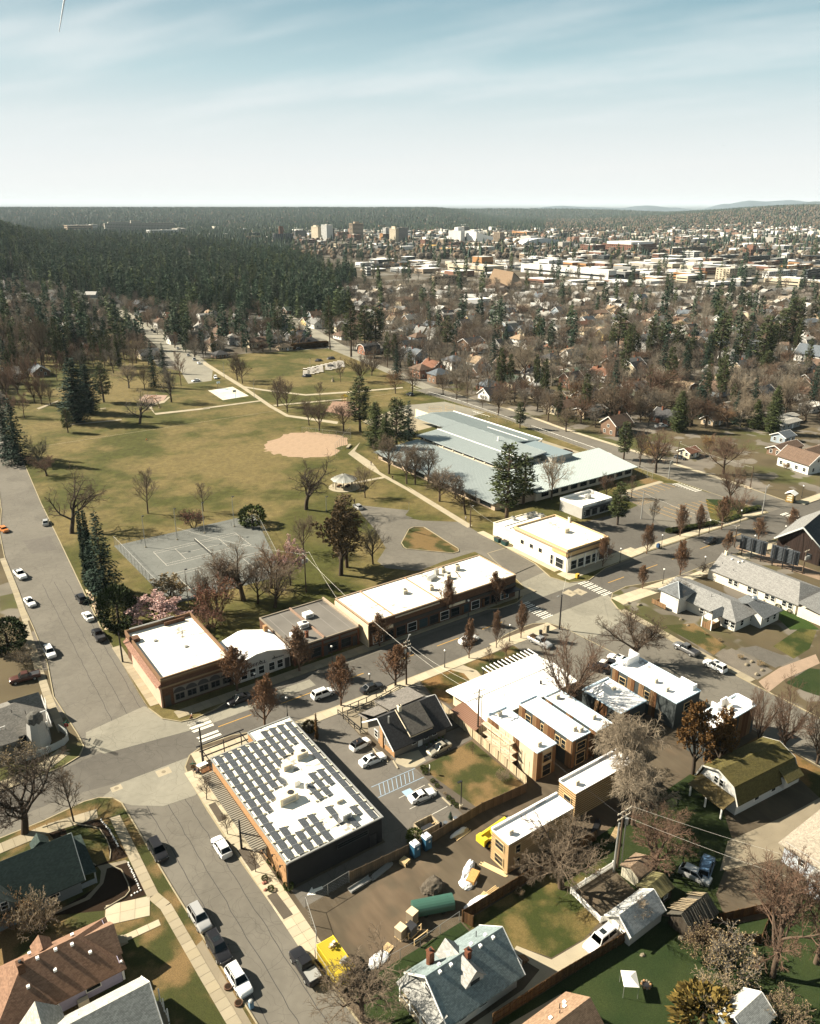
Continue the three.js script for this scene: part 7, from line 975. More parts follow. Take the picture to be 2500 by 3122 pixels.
for(let[x,y,l,c,ry]of[[1598,1225,'left one of two people sitting at the terrace corner',[.08,.1,.13],.4],[1632,1235,'right one of two people sitting at the terrace corner',[.1,.09,.1],2.6]]){let p=at('L1',x,y,gY);let b=tg('terrace_stool','stool under the '+(x<1610?'left':'right')+' sitting person at the terrace corner','stool',p);mb().box(0,.36,0,.4,.06,.4).as('seat',M.wdD,b);for(let sx of[-.16,.16])for(let sz of[-.16,.16])mb().box(sx,0,sz,.04,.36,.04).as('leg',M.iron,b);person('sit',p,ry,l,c,[.03,.035,.05]);}
for(let[x,y,l]of[[1700,1235,'terrace table with bench nearest the pergola'],[1665,1190,'white topped terrace counter below the pergola']]){let p=at('L1',x,y,gY),t=tg('terrace_table',l,'table',p,.1);mb().box(0,.7,0,1.8,.08,.9).as('table_top',x<1680?M.white:M.wdD,t);for(let s of[-.8,.8])mb().box(s,0,0,.1,.7,.7).as('leg',M.iron,t);mb().box(0,.4,.8,1.8,.06,.3).as('bench',M.wdD,t);}
// the building site
{let c=tg('shipping_container','yellow ribbed shipping container in the building site corner','container',[33.6,gY,-63.7],0),ym=mat([.5,.38,.02],{ro:.55});mb().box(0,.15,0,2.3,2.4,5.4).as('body',ym,c);let B=mb();for(let k=0;k<26;k++)B.box(1.17,.25,-2.55+k*.204,.05,2.2,.1).box(-1.17,.25,-2.55+k*.204,.05,2.2,.1).box(0,2.55,-2.55+k*.204,2.2,.035,.1);B.as('ribs',mat([.44,.33,.015],{ro:.55}),c).userData.kind='stuff';for(let s of[-1,1])mb().box(s*.56,.25,2.73,1.05,2.2,.06).as('door',ym,c);mb().bar([1.15,2.6,-2.7],[1.15,2.6,2.7],.1).bar([-1.15,2.6,-2.7],[-1.15,2.6,2.7],.1).as('top_rail',ym,c);
for(let[z,l]of[[-1.2,'wooden winch frame lying on the container roof, farther one'],[1.5,'jumble of grey boards on the container roof, nearer one']]){let w=tg('roof_load',l,'frame',[33.9,gY+2.62,-63.7+z],.5);for(let k=0;k<7;k++)mb().bar([-.6+hs(k,1)*.8,.08+k*.04,-.5+hs(k,2)],[.4+hs(k,3)*.4,.1+k*.04,-.5+hs(k,4)],.12,.08).as('timber',z<0?M.wdP:M.galv,w);for(let q of[-.2,.3])mb().tube([q,.4,0],[q,.62,0],.2,.2,8).as('drum',z<0?M.cream:M.galv,w);}}
for(let[x,z,l]of[[52.4,-73.4,'blue portable toilet with white roof, left one'],[54.6,-73.6,'blue portable toilet with white roof, right one']]){let t=tg('portable_toilet',l,'portable toilet',[x,gY,z],.05),bm=mat([.02,.075,.13],{ro:.4});mb().box(0,.1,0,1.12,2.05,1.12).as('cabin',bm,t);mb().hexa([[-.62,2.15,.62],[.62,2.15,.62],[.62,2.15,-.62],[-.62,2.15,-.62]],[[-.45,2.42,.5],[.45,2.42,.5],[.45,2.42,-.5],[-.45,2.42,-.5]]).as('roof',mat([.62,.64,.65],{ro:.4}),t);mb().tube([-.3,2.3,-.3],[-.3,2.62,-.3],.07,.07,8).as('vent_pipe',M.black,t);mb().box(0,.2,.575,.8,1.85,.05).as('door',mat([.03,.1,.16],{ro:.4}),t);mb().box(.1,1.4,.61,.3,.3,.02).as('label_plate',M.white,t);mb().box(0,0,0,1.2,.1,1.2).as('skid',M.black,t);}
{let e=tg('bin_enclosure','open topped board enclosure for bins at the car park corner','enclosure',[56.5,gY,-76.3],0);for(let[x,z,w,d]of[[0,-.9,3.2,.1],[0,1.2,3.2,.1],[-1.6,.15,.1,2.1],[1.6,.15,.1,2.1]])mb().box(x,0,z,w,1.7,d).as('wall_panel',tanF[1],e);mb().bar([-1.6,1.2,.3],[1.6,1.2,.3],.1).as('cross_bar',M.lumber,e);let d=tg('dumpster','dark dumpster inside the board enclosure','dumpster',[56.3,gY,-75.8],0);mb().box(0,.1,0,2,1.1,1.2).as('bin',M.iron,d);mb().box(0,1.2,.1,2.05,.06,1.1).as('lid',M.black,d);}
for(let[x,z,l,k]of[[58.6,-75.6,'dark grease bin right of the board enclosure',0],[59.4,-75.3,'silver topped drum by the small conifer',1],[61.2,-75.2,'pale round drum at the fence',2]]){let d=tg('drum',l,'drum',[x,gY,z]);mb().tube([0,0,0],[0,.9,0],.34,.34,12).as('drum',k===2?M.cream:M.iron,d);mb().tube([0,.9,0],[0,.98,0],.36,.34,12).as('lid',k?M.chrome:M.black,d);}
{let f=tg('telehandler','yellow telescopic forklift beside the unfinished block','forklift',[63.4,gY,-69.4],.1),ym=mat([.55,.44,.03],{ro:.45});mb().hexa([[-2.3,.6,.85],[2.2,.6,.85],[2.2,.6,-.85],[-2.3,.6,-.85]],[[-2.1,1.35,.8],[1.8,1.25,.8],[1.8,1.25,-.8],[-2.1,1.35,-.8]]).box(-1.9,.7,0,.9,1,1.7).as('chassis',ym,f);let cab=mb().hexa([[-.4,1.2,.95],[1.1,1.2,.95],[1.1,1.2,.1],[-.4,1.2,.1]],[[-.3,2.4,.9],[.9,2.4,.9],[.9,2.4,.15],[-.3,2.4,.15]]).as('cab',ym,f);mb().box(.3,1.5,.955,1,.7,.03).as('window',M.glass,cab);let gr=mb();for(let k=0;k<5;k++)gr.box(-.1+k*.2,2.4,.52,.05,.06,.7);gr.as('roof_grille',M.iron,cab);mb().bar([-2,1.7,-.35],[3.4,1.75,-.35],.4,.45).as('boom',ym,f);mb().bar([2,1.75,-.35],[4.4,1.3,-.35],.3,.32).as('boom_tip',M.galv,f);for(let s of[-.3,.3])mb().bar([4.4,.4,-.35+s],[5.5,.4,-.35+s],.12,.06).as('fork',M.iron,f);mb().box(4.4,.4,-.35,.08,1,1).as('carriage',M.iron,f);for(let x of[-1.5,1.5])for(let s of[-1,1]){let w=mb().tube([x,.6,s*.75],[x,.6,s*1.15],.6,.6,14).as('wheel',M.rubber,f);mb().tube([x,.6,s*.8],[x,.6,s*1.17],.3,.28,10).as('rim',ym,w);}}
{let t=tg('tarp_trailer','long rounded load under a dark green tarpaulin','trailer',[48.8,gY,-64.2],-.38),B=mb(),n=9;for(let k=0;k<n;k++){let a=(k/n)*mh.PI,b=((k+1)/n)*mh.PI,P=(q,x)=>[x,1+mh.sin(q)*.75,-mh.cos(q)*1.1];B.quad(P(a,-2.8),P(b,-2.8),P(b,2.8),P(a,2.8)).tri([-2.8,1,0],P(b,-2.8),P(a,-2.8)).tri([2.8,1,0],P(a,2.8),P(b,2.8));}B.box(0,.45,0,5.6,.56,2.2).as('tarpaulin',mat([.028,.085,.062],{map:T.stucco,ro:.5}),t);mb().box(0,.3,0,5.6,.15,2).as('trailer_bed',M.iron,t);for(let x of[-1.2,1.2])for(let s of[-.95,.95])mb().tube([x,.3,s-.1],[x,.3,s+.1],.3,.3,10).as('wheel',M.rubber,t);for(let k=0;k<3;k++)mb().bar([-2+k*2,1.9-.14,-.2],[-2+k*2+.05,1.05,1.12],.05).as('strap',M.iron,t);}
for(let[x,z,h,w,l]of[[42.9,-63.2,1.5,1.2,'tall pale wrapped pallet stack, nearest to the street'],[44.2,-62.8,1.3,1.2,'dark wrapped pallet stack in the group of three'],[45.4,-64.2,1.7,1.2,'pale wrapped pallet stack behind the other two']]){let p=tg('pallet_stack',l,'pallet stack',[x,gY,z],.25);mb().box(0,0,0,w,.14,w).as('pallet',M.lumber,p);mb().box(0,.14,0,w*.95,h,w*.95).as('wrapped_goods',l.startsWith('dark')?mat([.07,.07,.07],{ro:.3}):mat([.2,.16,.11],{ro:.4}),p);mb().box(0,.14+h,0,w,.06,w).as('top_sheet',l.startsWith('dark')?M.black:mat([.55,.43,.28]),p);}
function crmp(name,label,cat,p,rx,ry,rz,m,seed,turn=0){let g=new X3.IcosahedronGeometry(1,4),a=g.attributes.position;for(let i=0;i<a.count;i++){let v=new X3.Vector3().fromBufferAttribute(a,i),n=.55+.65*fbm(v.x*2.6+seed,v.y*2.6+v.z*2.1,4,0,seed);a.setXYZ(i,v.x*rx*n,mh.max(0,v.y+.1)*ry*n,v.z*rz*n);}g.computeVertexNormals();return tag(put(name,g,m,null,p,turn),label,cat);}
let tarpW=mat([.55,.56,.56],{ro:.45});
crmp('white_tarp','long crumpled white tarp over timber beside the unfinished block','tarp',[56.8,gY,-66.6],2.4,.9,.8,tarpW,3,.55);crmp('white_tarp','crumpled white sheet around the yellow board stack','tarp',[55.4,gY,-65],1.5,.7,1.2,tarpW,8,.3);crmp('white_tarp','white plastic sheet lying by the pallet near the container','tarp',[38.8,gY,-62],1.9,.4,1,tarpW,12,.2);crmp('white_tarp','grey plastic roll along the board fence in the shade','tarp',[60.2,gY,-73.2],1.9,.5,.45,tarpW,21,.1);crmp('white_tarp','torn white sheeting along the tall brown fence','tarp',[54.4,gY,-61.7],2.6,.35,.8,tarpW,31,.02);
crmp('earth_pile','dark heap of gravel behind the green tarpaulin','earth pile',[50.8,gY,-67],1.9,1.5,1.6,M.gvD,17);
{let b=tg('board_stack','stack of yellow sheathing boards on the crumpled sheet','board stack',[56.4,gY,-65.1],.5);for(let k=0;k<9;k++)mb().box(hs(k,1)*.06,.25+k*.06,hs(k,2)*.06,2.3,.055,1.2).as('board',M.osb,b);let l=(name,label,p,ry,n,len,m,sp=.14)=>{let o=tg(name,label,'timber',p,ry);for(let k=0;k<n;k++)mb().box((hs(k,n,3)-.5)*.5,mh.floor(k/6)*.1,(k%6)*sp-.4,len*(.8+.3*hs(k,n,4)),.09,.1).as('plank',m,o);return o;};l('lumber_bundle','bundle of grey timber in the shade at the board fence',[46.8,gY,-73.6],.2,14,4,M.galv);l('lumber_bundle','yellow planks beside the grey plastic roll',[60.6,gY,-72.6],.12,8,3,M.lumber);l('lumber_bundle','yellow planks scattered along the tall brown fence',[56.6,gY,-61.8],.1,10,3.4,M.lumber,.24);l('lumber_bundle','broad plank bench leaning at the unfinished block',[60,gY,-64.8],-1.2,6,4,mat([.6,.45,.25]));l('lumber_bundle','dark steel and timber lengths behind the second unfinished block',[77.8,gY,-62],.5,12,4,M.iron);l('lumber_bundle','pale planks stacked under the grey twiggy tree',[79.6,gY,-59.6],.4,12,4.2,M.wdP);let g=tg('metal_trough','grey metal trough lying by the board fence','trough',[43,gY,-73.3],.1);mb().box(0,.05,0,3.6,.05,.8).as('trough_floor',M.galv,g);for(let s of[-.42,.42])mb().box(0,.05,s,3.6,.32,.05).as('trough_side',M.galv,g);for(let[x,z,lab]of[[50.3,-73,'pallet pile standing in the shade at the board fence'],[40.6,-62.7,'yellow pallet lying near the white plastic sheet'],[55.9,-61.9,'yellow pallet leaning on the torn sheeting']]){let p=tg('pallet',lab,'pallet',[x,gY,z],.3);for(let k=0;k<7;k++)put('pallet_slat',bG(1.2,.03,.12),M.lumber,p,[0,x<52&&x>45?.62:.13,-.5+k*.166]);for(let s of[-.5,0,.5])put('bearer',bG(.1,x<52&&x>45?.6:.12,1.15),M.lumber,p,[s,.005,0]);}let fr=tg('timber_stand','open timber frame standing next to the pallet stacks','frame',[44.6,gY,-61.8],.1);for(let x of[-1.1,1.1])for(let z of[-.6,.6])mb().box(x,0,z,.1,1.1,.1).as('stud',M.lumber,fr);for(let y of[.1,.95])for(let z of[-.6,.6])mb().bar([-1.1,y,z],[1.1,y,z],.09).as('rail',M.lumber,fr);}
{let p=at('K4',150,1400,gY),t=tg('shade_canopy','small white pop-up canopy on the green lawn','canopy',p,.9);mb().tri([-1.1,1.9,.9],[0,2.35,0],[1.1,1.9,.9]).tri([1.1,1.9,.9],[0,2.35,0],[1.1,1.9,-.9]).tri([1.1,1.9,-.9],[0,2.35,0],[-1.1,1.9,-.9]).tri([-1.1,1.9,-.9],[0,2.35,0],[-1.1,1.9,.9]).box(0,1.7,.9,2.2,.2,.03).as('canopy_cloth',mat([.62,.61,.55],{side:X3.DoubleSide}),t);for(let x of[-1.05,1.05])for(let z of[-.85,.85])mb().tube([x,0,z],[x,1.9,z],.03,.03,5).as('leg',M.galv,t);let f=tg('fire_pit','ring of stones round a fire pit beside the canopy','fire pit',at('K4',296,1358,gY));for(let k=0;k<11;k++){let a=(k/11)*6.28;mb().ball(mh.cos(a)*.55,.1,mh.sin(a)*.55,.17,.15,.16,6,4).as('stone',k%2?M.bkT:M.cold,f);}mb().tube([0,0,0],[0,.04,0],.42,.42,10).as('ash_bed',M.black,f);
let c=tg('garden_chair','wooden garden lounger standing on the grass by the red brown tree','chair',at('K4',1190,1150,gY),.6);mb().box(0,.35,0,1.2,.06,.6).as('seat',M.wdP,c);mb().hexa([[.55,.38,.3],[.62,.38,.3],[.62,.38,-.3],[.55,.38,-.3]],[[.95,1,.3],[1.02,1,.3],[1.02,1,-.3],[.95,1,-.3]]).as('backrest',M.wdP,c);for(let x of[-.5,.5])for(let z of[-.25,.25])mb().box(x,0,z,.06,.36,.06).as('leg',M.wdP,c);for(let[r,x,y,k,l]of[['K4',1000,1020,.35,'round pale stump on the grass below the wire'],['K4',265,1115,.3,'pale boulder at the shaded lawn edge'],['K4',585,975,.4,'pale boulder by the lawn corner'],['L4',1125,345,.5,'white boulder in the gravel garden, left'],['L4',1165,320,.45,'tan boulder in the gravel garden'],['L4',1205,425,.5,'rounded brown boulder at the pavement end'],['L4',1250,390,.4,'small tan boulder at the end of the gravel garden'],['L4',640,20,.35,'stone at the top of the tan verge'],['M4',240,1470,.5,'white boulder before the timber porch'],['M4',585,1590,.45,'white boulder on the verge of the clinic'],['M4',150,1455,.4,'low boulder at the corner bed'],['K2',505,520,.35,'red rock in the gravel bed beside the pavement, upper'],['K2',510,580,.3,'red rock in the gravel bed beside the pavement, lower']])crmp('boulder',l,'boulder',at(r,x,y,gY-.02),k*1.2,k,k,r==='K2'?mat([.24,.11,.08]):M.cold,x);
let pl=(l,r,x,y)=>{let o=tg('brick_planter',l,'planter',at(r,x,y,gY));mb().tube([0,0,0],[0,.25,0],.5,.5,12).as('ring',M.bkB,o);mb().tube([0,.2,0],[0,.26,0],.4,.4,10).as('soil',M.bark,o);};pl('upper round brick planter on the paved verge','K2',205,1378);pl('lower round brick planter on the paved verge','K2',290,1512);let b=tg('water_barrel','silver mailbox shaped cabinet at the kerb by the paved verge','cabinet',at('K2',395,1540,gY));mb().box(0,0,0,.5,1,.5).as('box',mat([.12,.2,.28]),b);mb().ball(0,1,0,.3,.2,.3,8,5).as('lid',M.galv,b);part('white_slab',[[at('K2',120,1530)[0],at('K2',120,1530)[2]],[at('K2',200,1485)[0],at('K2',200,1485)[2]],[at('K2',250,1555)[0],at('K2',250,1555)[2]],[at('K2',175,1600)[0],at('K2',175,1600)[2]]],.14,M.cnew);}
for(let[x,z,l,k]of[[33.1,-86.4,'first',1],[33.2,-76.4,'second',1]])part('gravel_bed',[[31.6,z-2.6],[32.9,z-2.6],[33.1,z+2.2],[31.7,z+2.2]],.187,M.gvD);
part('gravel_bed',[[31.8,-100.5],[32.9,-100.5],[32.9,-96],[31.7,-96]],.187,M.gvD);part('paved_verge',[[21.8,-77.4],[20.7,-77],[20.9,-64],[22.2,-63]],.128,M.cold);
for(let[r,x,y,w,l]of[['K2',555,350,1,'dark green clipped shrub at the solar building wall, upper'],['K2',605,405,1,'dark green clipped shrub at the solar building wall, middle'],['K2',640,465,1.1,'dark green clipped shrub at the solar building wall, lower'],['K2',700,560,1.3,'dark shrub at the front corner of the solar building'],['K2',505,490,.8,'green shrub beside the red rocks'],['K2',555,575,.8,'small olive shrub beside the red rocks'],['L3',135,1200,.9,'shrub in the gravel strip, first from the apron'],['L3',150,1235,.8,'shrub in the gravel strip, second from the apron'],['L3',215,1305,.7,'dark tuft along the gravel strip behind the white sedan'],['L3',250,1345,.7,'dark tuft in the gravel strip above the white sedan nose'],['L3',315,1410,.7,'reddish tuft in the middle of the gravel strip'],['L3',345,1445,.7,'green tuft in the gravel strip'],['L3',380,1480,.7,'green tuft near the lamp footing'],['L3',410,1510,.7,'green tuft beside the lamp footing'],['M4',960,1270,2,'dark shrub at the left wall of the long white building'],['M4',1030,1325,1.4,'green shrub along the white building, second'],['M4',1080,1350,1.2,'green shrub along the white building, third'],['M4',1180,1390,1.1,'green shrub below the second window pair'],['M4',1270,1440,1,'orange shrub below the third window pair'],['M4',1380,1490,1.2,'green shrub near the last window pair'],['M4',1475,1530,1,'green shrub at the end of the white building'],['L4',1070,290,1.4,'straw coloured grasses round a boulder in the gravel garden'],['L4',1230,350,1.6,'reddish grasses in the gravel garden'],['L4',900,150,1,'straw grass clump at the timber steps'],['L4',790,95,.8,'straw grass clump on the verge']]){let p=at(r,x,y,gY),warm=/straw|reddish|orange/.test(l);tree(warm?'bush':'shrub',p,w*.75,w,l,{category:'shrub',name:warm?'grass_clump':'shrub',look:warm?[kM.tan,kM.pale,lM.gold]:[kM.dark,lM.boxwood]});}
for(let[a,b,y,l]of[[[183.5,-131.4],[200,-127.4],1.1,'dark clipped hedge at the street edge of the marked car park'],[[202,-127.2],[211,-127],.8,'olive hedge in the planting strip by the car park'],[[215,-128.6],[222,-127.4],1.2,'dark hedge at the far crossing corner']]){let n=mh.hypot(b[0]-a[0],b[1]-a[1]),g=treeGeo('shrub',0),h=tg('hedge',l,'hedge',[a[0],gY,a[1]],0);for(let k=0;k<n;k+=1.1){let c=put('leaves',g.crown,k%2>1?lM.yew:lM.boxwood,h,[((b[0]-a[0])*k)/n,0,((b[1]-a[1])*k)/n],k);c.scale.set(1.9,y,1.7);}}
part('planting_bed',[[184,-133],[201,-128.6],[222,-129.4],[221,-126.4],[184,-128.4]],.14,M.bark);
part('drive',[[158,-152],[184,-150],[200,-152],[184,-128.6],[158,-129],[157,-140]],.136,M.asphD);part('parking_area',[[196,-161.6],[217,-161.6],[221,-158.4],[222.4,-146],[226,-138],[224,-134],[216,-142.4],[201,-129.6],[185,-134],[194,-152]],.142,M.asphalt);part('grass_strip',[[216.4,-142.6],[224,-136],[219,-130.4],[211,-132]],.15,M.lawn);part('grass_court',[[202,-170],[218,-171],[219,-163],[203,-163]],.14,M.drylawn);part('pavement_strip',[[199,-163],[219,-163],[219,-161.2],[199,-161.2]],.15,M.cnew);
for(let k=0;k<8;k++)strp('bay_line',[199+k*2.7,-161],[199+k*2.7,-155.6],.14,M.pY,null,.148);for(let k=0;k<9;k++)strp('bay_line',[194+k*2.7,-147+k*.6],[194.2+k*2.7,-136.4+k*.5],.14,M.pY,null,.148);for(let k=0;k<6;k++)strp('bay_line',[195+k*1.2,-154.4],[195+k*1.2,-150.6],.12,M.pY,null,.149);
mF('chain_link_fence','tall ball fence at the end of the school wing',[[217,-164.6],[218.8,-172.4]],3.4);for(let k=0;k<9;k++)strp('crossing_bar',[219.5,-158+k*1.1],[222.8,-157.6+k*1.1],.3,M.paint,null,.15);
{let k=tg('kiosk','small yellow kiosk with white gabled roof across the far crossing','kiosk',[236.6,gY,-125.8],.2);mb().box(0,0,0,2.4,2.7,2.2).as('wall',mat([.4,.26,.08],{map:T.planks}),k);mb().slab([-1.6,2.7,1.6],[1.6,2.7,1.6],[1.6,3.5,0],[-1.6,3.5,0],.1).slab([1.6,2.7,-1.6],[-1.6,2.7,-1.6],[-1.6,3.5,0],[1.6,3.5,0],.1).as('roof',M.white,k);for(let i=0;i<3;i++)mb().box(-1.25,.5+i*.8,0,.06,.5,1.6).as('shelf_panel',M.cream,k);door(k,.4,0,1.1,0,.9,2,M.iron);}
// the park
function ragged(pts,k){let o=[];pts.forEach((a,i)=>{let b=pts[(i+1)%pts.length];for(let j=0;j<7;j++)o.push([lerp(a[0],b[0],j/7)+(hs(i,j,3)-.5)*2*k,lerp(a[1],b[1],j/7)+(hs(i,j,4)-.5)*2*k]);});return o;}
{let c=part('tennis_court',[[49.4,-213.4],[91.6,-213.6],[79.4,-169.4],[50.4,-170]],.16,mat([.15,.158,.15],{map:T.asphalt}));
for(let z0 of[-203,-186.5]){let z1=z0+11,L=(a,b)=>strp('court_line',a,b,.1,M.pW,c,.168);for(let z of[z0,z0+1.4,z1-1.4,z1])L([57,z],[80.8,z]);for(let x of[57,80.8])L([x,z0],[x,z1]);for(let x of[62.6,75.2])L([x,z0+1.4],[x,z1-1.4]);L([62.6,z0+5.5],[75.2,z0+5.5]);let n=tg('tennis_net',z0<-190?'tennis net across the far court':'tennis net across the near court','net',[69,.16,z0+5.5]);let W=mb();for(let k=0;k<64;k++)W.box(0,.05,-6.2+k*.195,.015,.9,.02);for(let k=0;k<6;k++)W.box(0,.1+k*.15,0,.016,.018,12.4);W.as('netting',M.iron,n).userData.kind='stuff';mb().box(0,.93,0,.05,.07,12.4).as('net_band',M.paint,n);for(let z of[-6.3,6.3])mb().tube([0,0,z],[0,1.05,z],.05,.05,6).as('post',M.iron,n);}}
mF('chain_link_fence','chain link fence on the left side of the tennis court',[[49.6,-213],[50,-184],[50.4,-171]],3,'tennis court fences');mF('chain_link_fence','low chain link fence on the far side of the tennis court',[[50,-213.4],[66,-208.6],[82,-208.4],[91.4,-213.4]],1.4,'tennis court fences');mF('chain_link_fence','chain link fence on the right side of the tennis court',[[91.4,-213.4],[79.6,-169.6]],3,'tennis court fences');
mF('backstop_fence','high ball field backstop at the walkway',[[142.4,-251.8],[160.2,-270]],5);mF('backstop_fence','long low backstop fence at the top of the ball field',[[160,-270],[148,-289]],2.4);
part('infield',ragged([[124,-274],[130,-285],[143,-291],[154,-287],[158.6,-274],[157.6,-268.5],[142,-253],[132,-257],[126,-264]],1.5),.13,M.infield);part('playground_sand',ragged([[187.5,-333],[195,-324.5],[186,-305],[178,-301],[173.7,-315.5]],1),.13,mat([.24,.155,.11],{map:T.stucco,ro:1}));part('playground_sand',[[117.3,-398.4],[126.3,-390.4],[120,-379],[113,-378],[111,-388]],.14,mat([.3,.215,.165],{map:T.stucco,ro:1}));
{let c=part('basketball_court',[[147,-389.5],[160.9,-390.7],[158.9,-365.8],[144.6,-364.5]],.14,mat([.6,.56,.48],{map:T.concrete}));part('court_key',[[150,-388.6],[156.4,-389],[156,-382],[149.8,-381.6]],.15,mat([.34,.42,.44]),c);part('court_key',[[148.4,-372.6],[155,-373],[154.6,-366],[148,-365.6]],.15,mat([.34,.42,.44]),c);for(let[x,z,r,l]of[[153,-391,0,'far'],[151.4,-364.6,mh.PI,'near']]){let h=tg('basketball_hoop','basketball hoop at the '+l+' end of the pale court','basketball hoop',[x,gY,z],r);mb().tube([0,0,0],[0,3,0],.08,.08,6).bar([0,3,0],[0,3.2,1.1],.08).as('post',M.iron,h);mb().box(0,2.85,1.15,1.8,1.05,.05).as('backboard',mat([.5,.55,.56]),h);let q=put('ring',new X3.TorusGeometry(.23,.02,5,14),mat([.4,.1,.03]),h,[0,3.05,1.45]);q.rotation.x=mh.PI/2;}}
{let g=tg('gazebo','octagonal gazebo with ribbed metal roof on a round slab','gazebo',[127,gY,-219.4],.2);mb().tube([0,0,0],[0,.12,0],5.2,5.2,24).as('floor_slab',M.cnew,g);let R_=4.5,e=2.9,B=mb(),P=(k,r,y)=>[mh.cos((k/8)*6.2832)*r,y,mh.sin((k/8)*6.2832)*r];for(let k=0;k<8;k++){B.quad(P(k+1,R_,e),P(k,R_,e),P(k,.4,4.7),P(k+1,.4,4.7));mb().box(...[P(k,3.7,0)[0],.1,P(k,3.7,0)[2]],.22,2.8,.22).as('post',M.cold,g);}B.as('roof',mat([.4,.4,.36],{ro:.5}),g);let r=mb();for(let k=0;k<40;k++)r.bar([mh.cos(k*.157)*4.25,e+.08,mh.sin(k*.157)*4.25],[mh.cos(k*.157)*.4,4.74,mh.sin(k*.157)*.4],.07);r.as('roof_ribs',mat([.3,.3,.27],{ro:.5}),g).userData.kind='stuff';for(let[x,z]of[[1,.6],[-1.4,-.8]]){let t=tg('picnic_table',x>0?'picnic table on the right under the gazebo':'picnic table on the left under the gazebo','table',[127+x,gY+.12,-219.4+z],.5);mb().box(0,.72,0,1.8,.06,.75).as('table_top',M.wdD,t);for(let s of[-.65,.65]){mb().box(0,.42,s,1.8,.05,.26).as('bench',M.wdD,t);mb().box(s,0,0,.08,.72,1.2).as('leg',M.iron,t);}}}
{let a=tg('playground_arch','dark arch over the entrance of the playground','arch',[112.4,gY,-371],-1.2),c=new X3.CatmullRomCurve3(Array.from({length:13},(_,k)=>new X3.Vector3(mh.cos((k/12)*mh.PI)*4.8,mh.sin((k/12)*mh.PI)*4.4,0)));put('arch_rib',new X3.TubeGeometry(c,26,.24,7),M.wood,a);for(let s of[-4.8,4.8])mb().box(s,0,0,.7,.4,.7).as('footing',M.concrete,a);let q=tg('play_equipment','low play frame on the pink playground sand','play equipment',[118.5,gY,-388]);for(let x of[-1.5,1.5])mb().box(x,0,0,.12,2,.12).as('post',M.steel,q);mb().box(0,1,0,3,.1,1.6).as('deck',M.brickRed,q);mb().slab([1.5,1,.4],[3.6,.1,.4],[3.6,.1,-.4],[1.5,1,-.4],.06).as('slide',M.galv,q);let y=tg('play_tower','yellow play structure on the sand by the evergreens','play equipment',at('N2',1165,880,gY));for(let x of[-1,1])for(let z of[-1,1])mb().box(x,0,z,.14,3,.14).as('post',M.brickRed,y);mb().box(0,1.4,0,2.1,.1,2.1).as('deck',M.wdP,y);mb().slab([-1.3,3,1.3],[1.3,3,1.3],[0,4,0],[0,4,0],.08).slab([1.3,3,-1.3],[-1.3,3,-1.3],[0,4,0],[0,4,0],.08).as('roof',mat([.5,.34,.03]),y);}
{
let bed=new X3.Group();put('bed_frame',bG(4.2,.5,1.4),mat([.4,.33,.24]),bed);put('cover',bG(4.0,.08,1.2),mat([.6,.57,.52]),bed,[0,.5,0]);let A=[[211,-409],[238,-429.5]],B=[[208.5,-392.6],[246,-408.8]];let n=0;
for(let r=0;r<9;r++)for(let c=0;c<6;c++){if((r===4&&c<5)||hs(r,c,4)<.1)continue;let t=(c+.5)/6,x=lerp(210,240,r/8.5)+(c-2.5)*1.6+1,z=lerp(-394,-412,t)-r*1.2;let o=bed.clone();o.name=nmb('raised_bed');o.position.set(x,.1,z);o.rotation.y=-.75;scene.add(o);tag(o,'pale raised bed in the garden plots on the upper lawn','raised bed','raised beds of the garden plots');n++;}
for(let[x,y,l]of[[850,668,'dark soil heap at the near left corner of the garden plots'],[948,541,'dark soil heap at the far left corner of the garden plots'],[1050,524,'dark soil heap behind the garden plots'],[1045,592,'dark soil heap between the two garden plot rows']])crmp('soil_heap',l,'soil heap',at('N2',x,y,gY),3,1.4,2,M.black,x);}
{let p=at('N2',1065,710,gY),s=tg('statue','small pale pedestal figure on the upper lawn','monument',p);mb().box(0,0,0,1.2,1,1.2).as('plinth',M.concrete,s);mb().tube([0,1,0],[0,2.2,0],.45,.2,8).ball(0,2.4,0,.25,.3,.25).as('figure',M.cold,s);let b=tg('bleacher','pale bench on the grass beside the backstop','bench',at('M2',1195,170,gY),.8);mb().box(0,.5,0,5,.08,1).as('seat',M.cnew,b);for(let q of[-2,2])mb().box(q,0,0,.15,.5,.8).as('leg',M.galv,b);let t=tg('picnic_table','pale picnic table under the park conifers','table',at('N1',850,945,gY));mb().box(0,.72,0,2.4,.08,.9).as('table_top',M.cnew,t);for(let q of[-.7,.7]){mb().box(0,.42,q,2.4,.06,.3).as('bench',M.cnew,t);mb().box(q,0,0,.1,.7,1).as('leg',M.concrete,t);}}
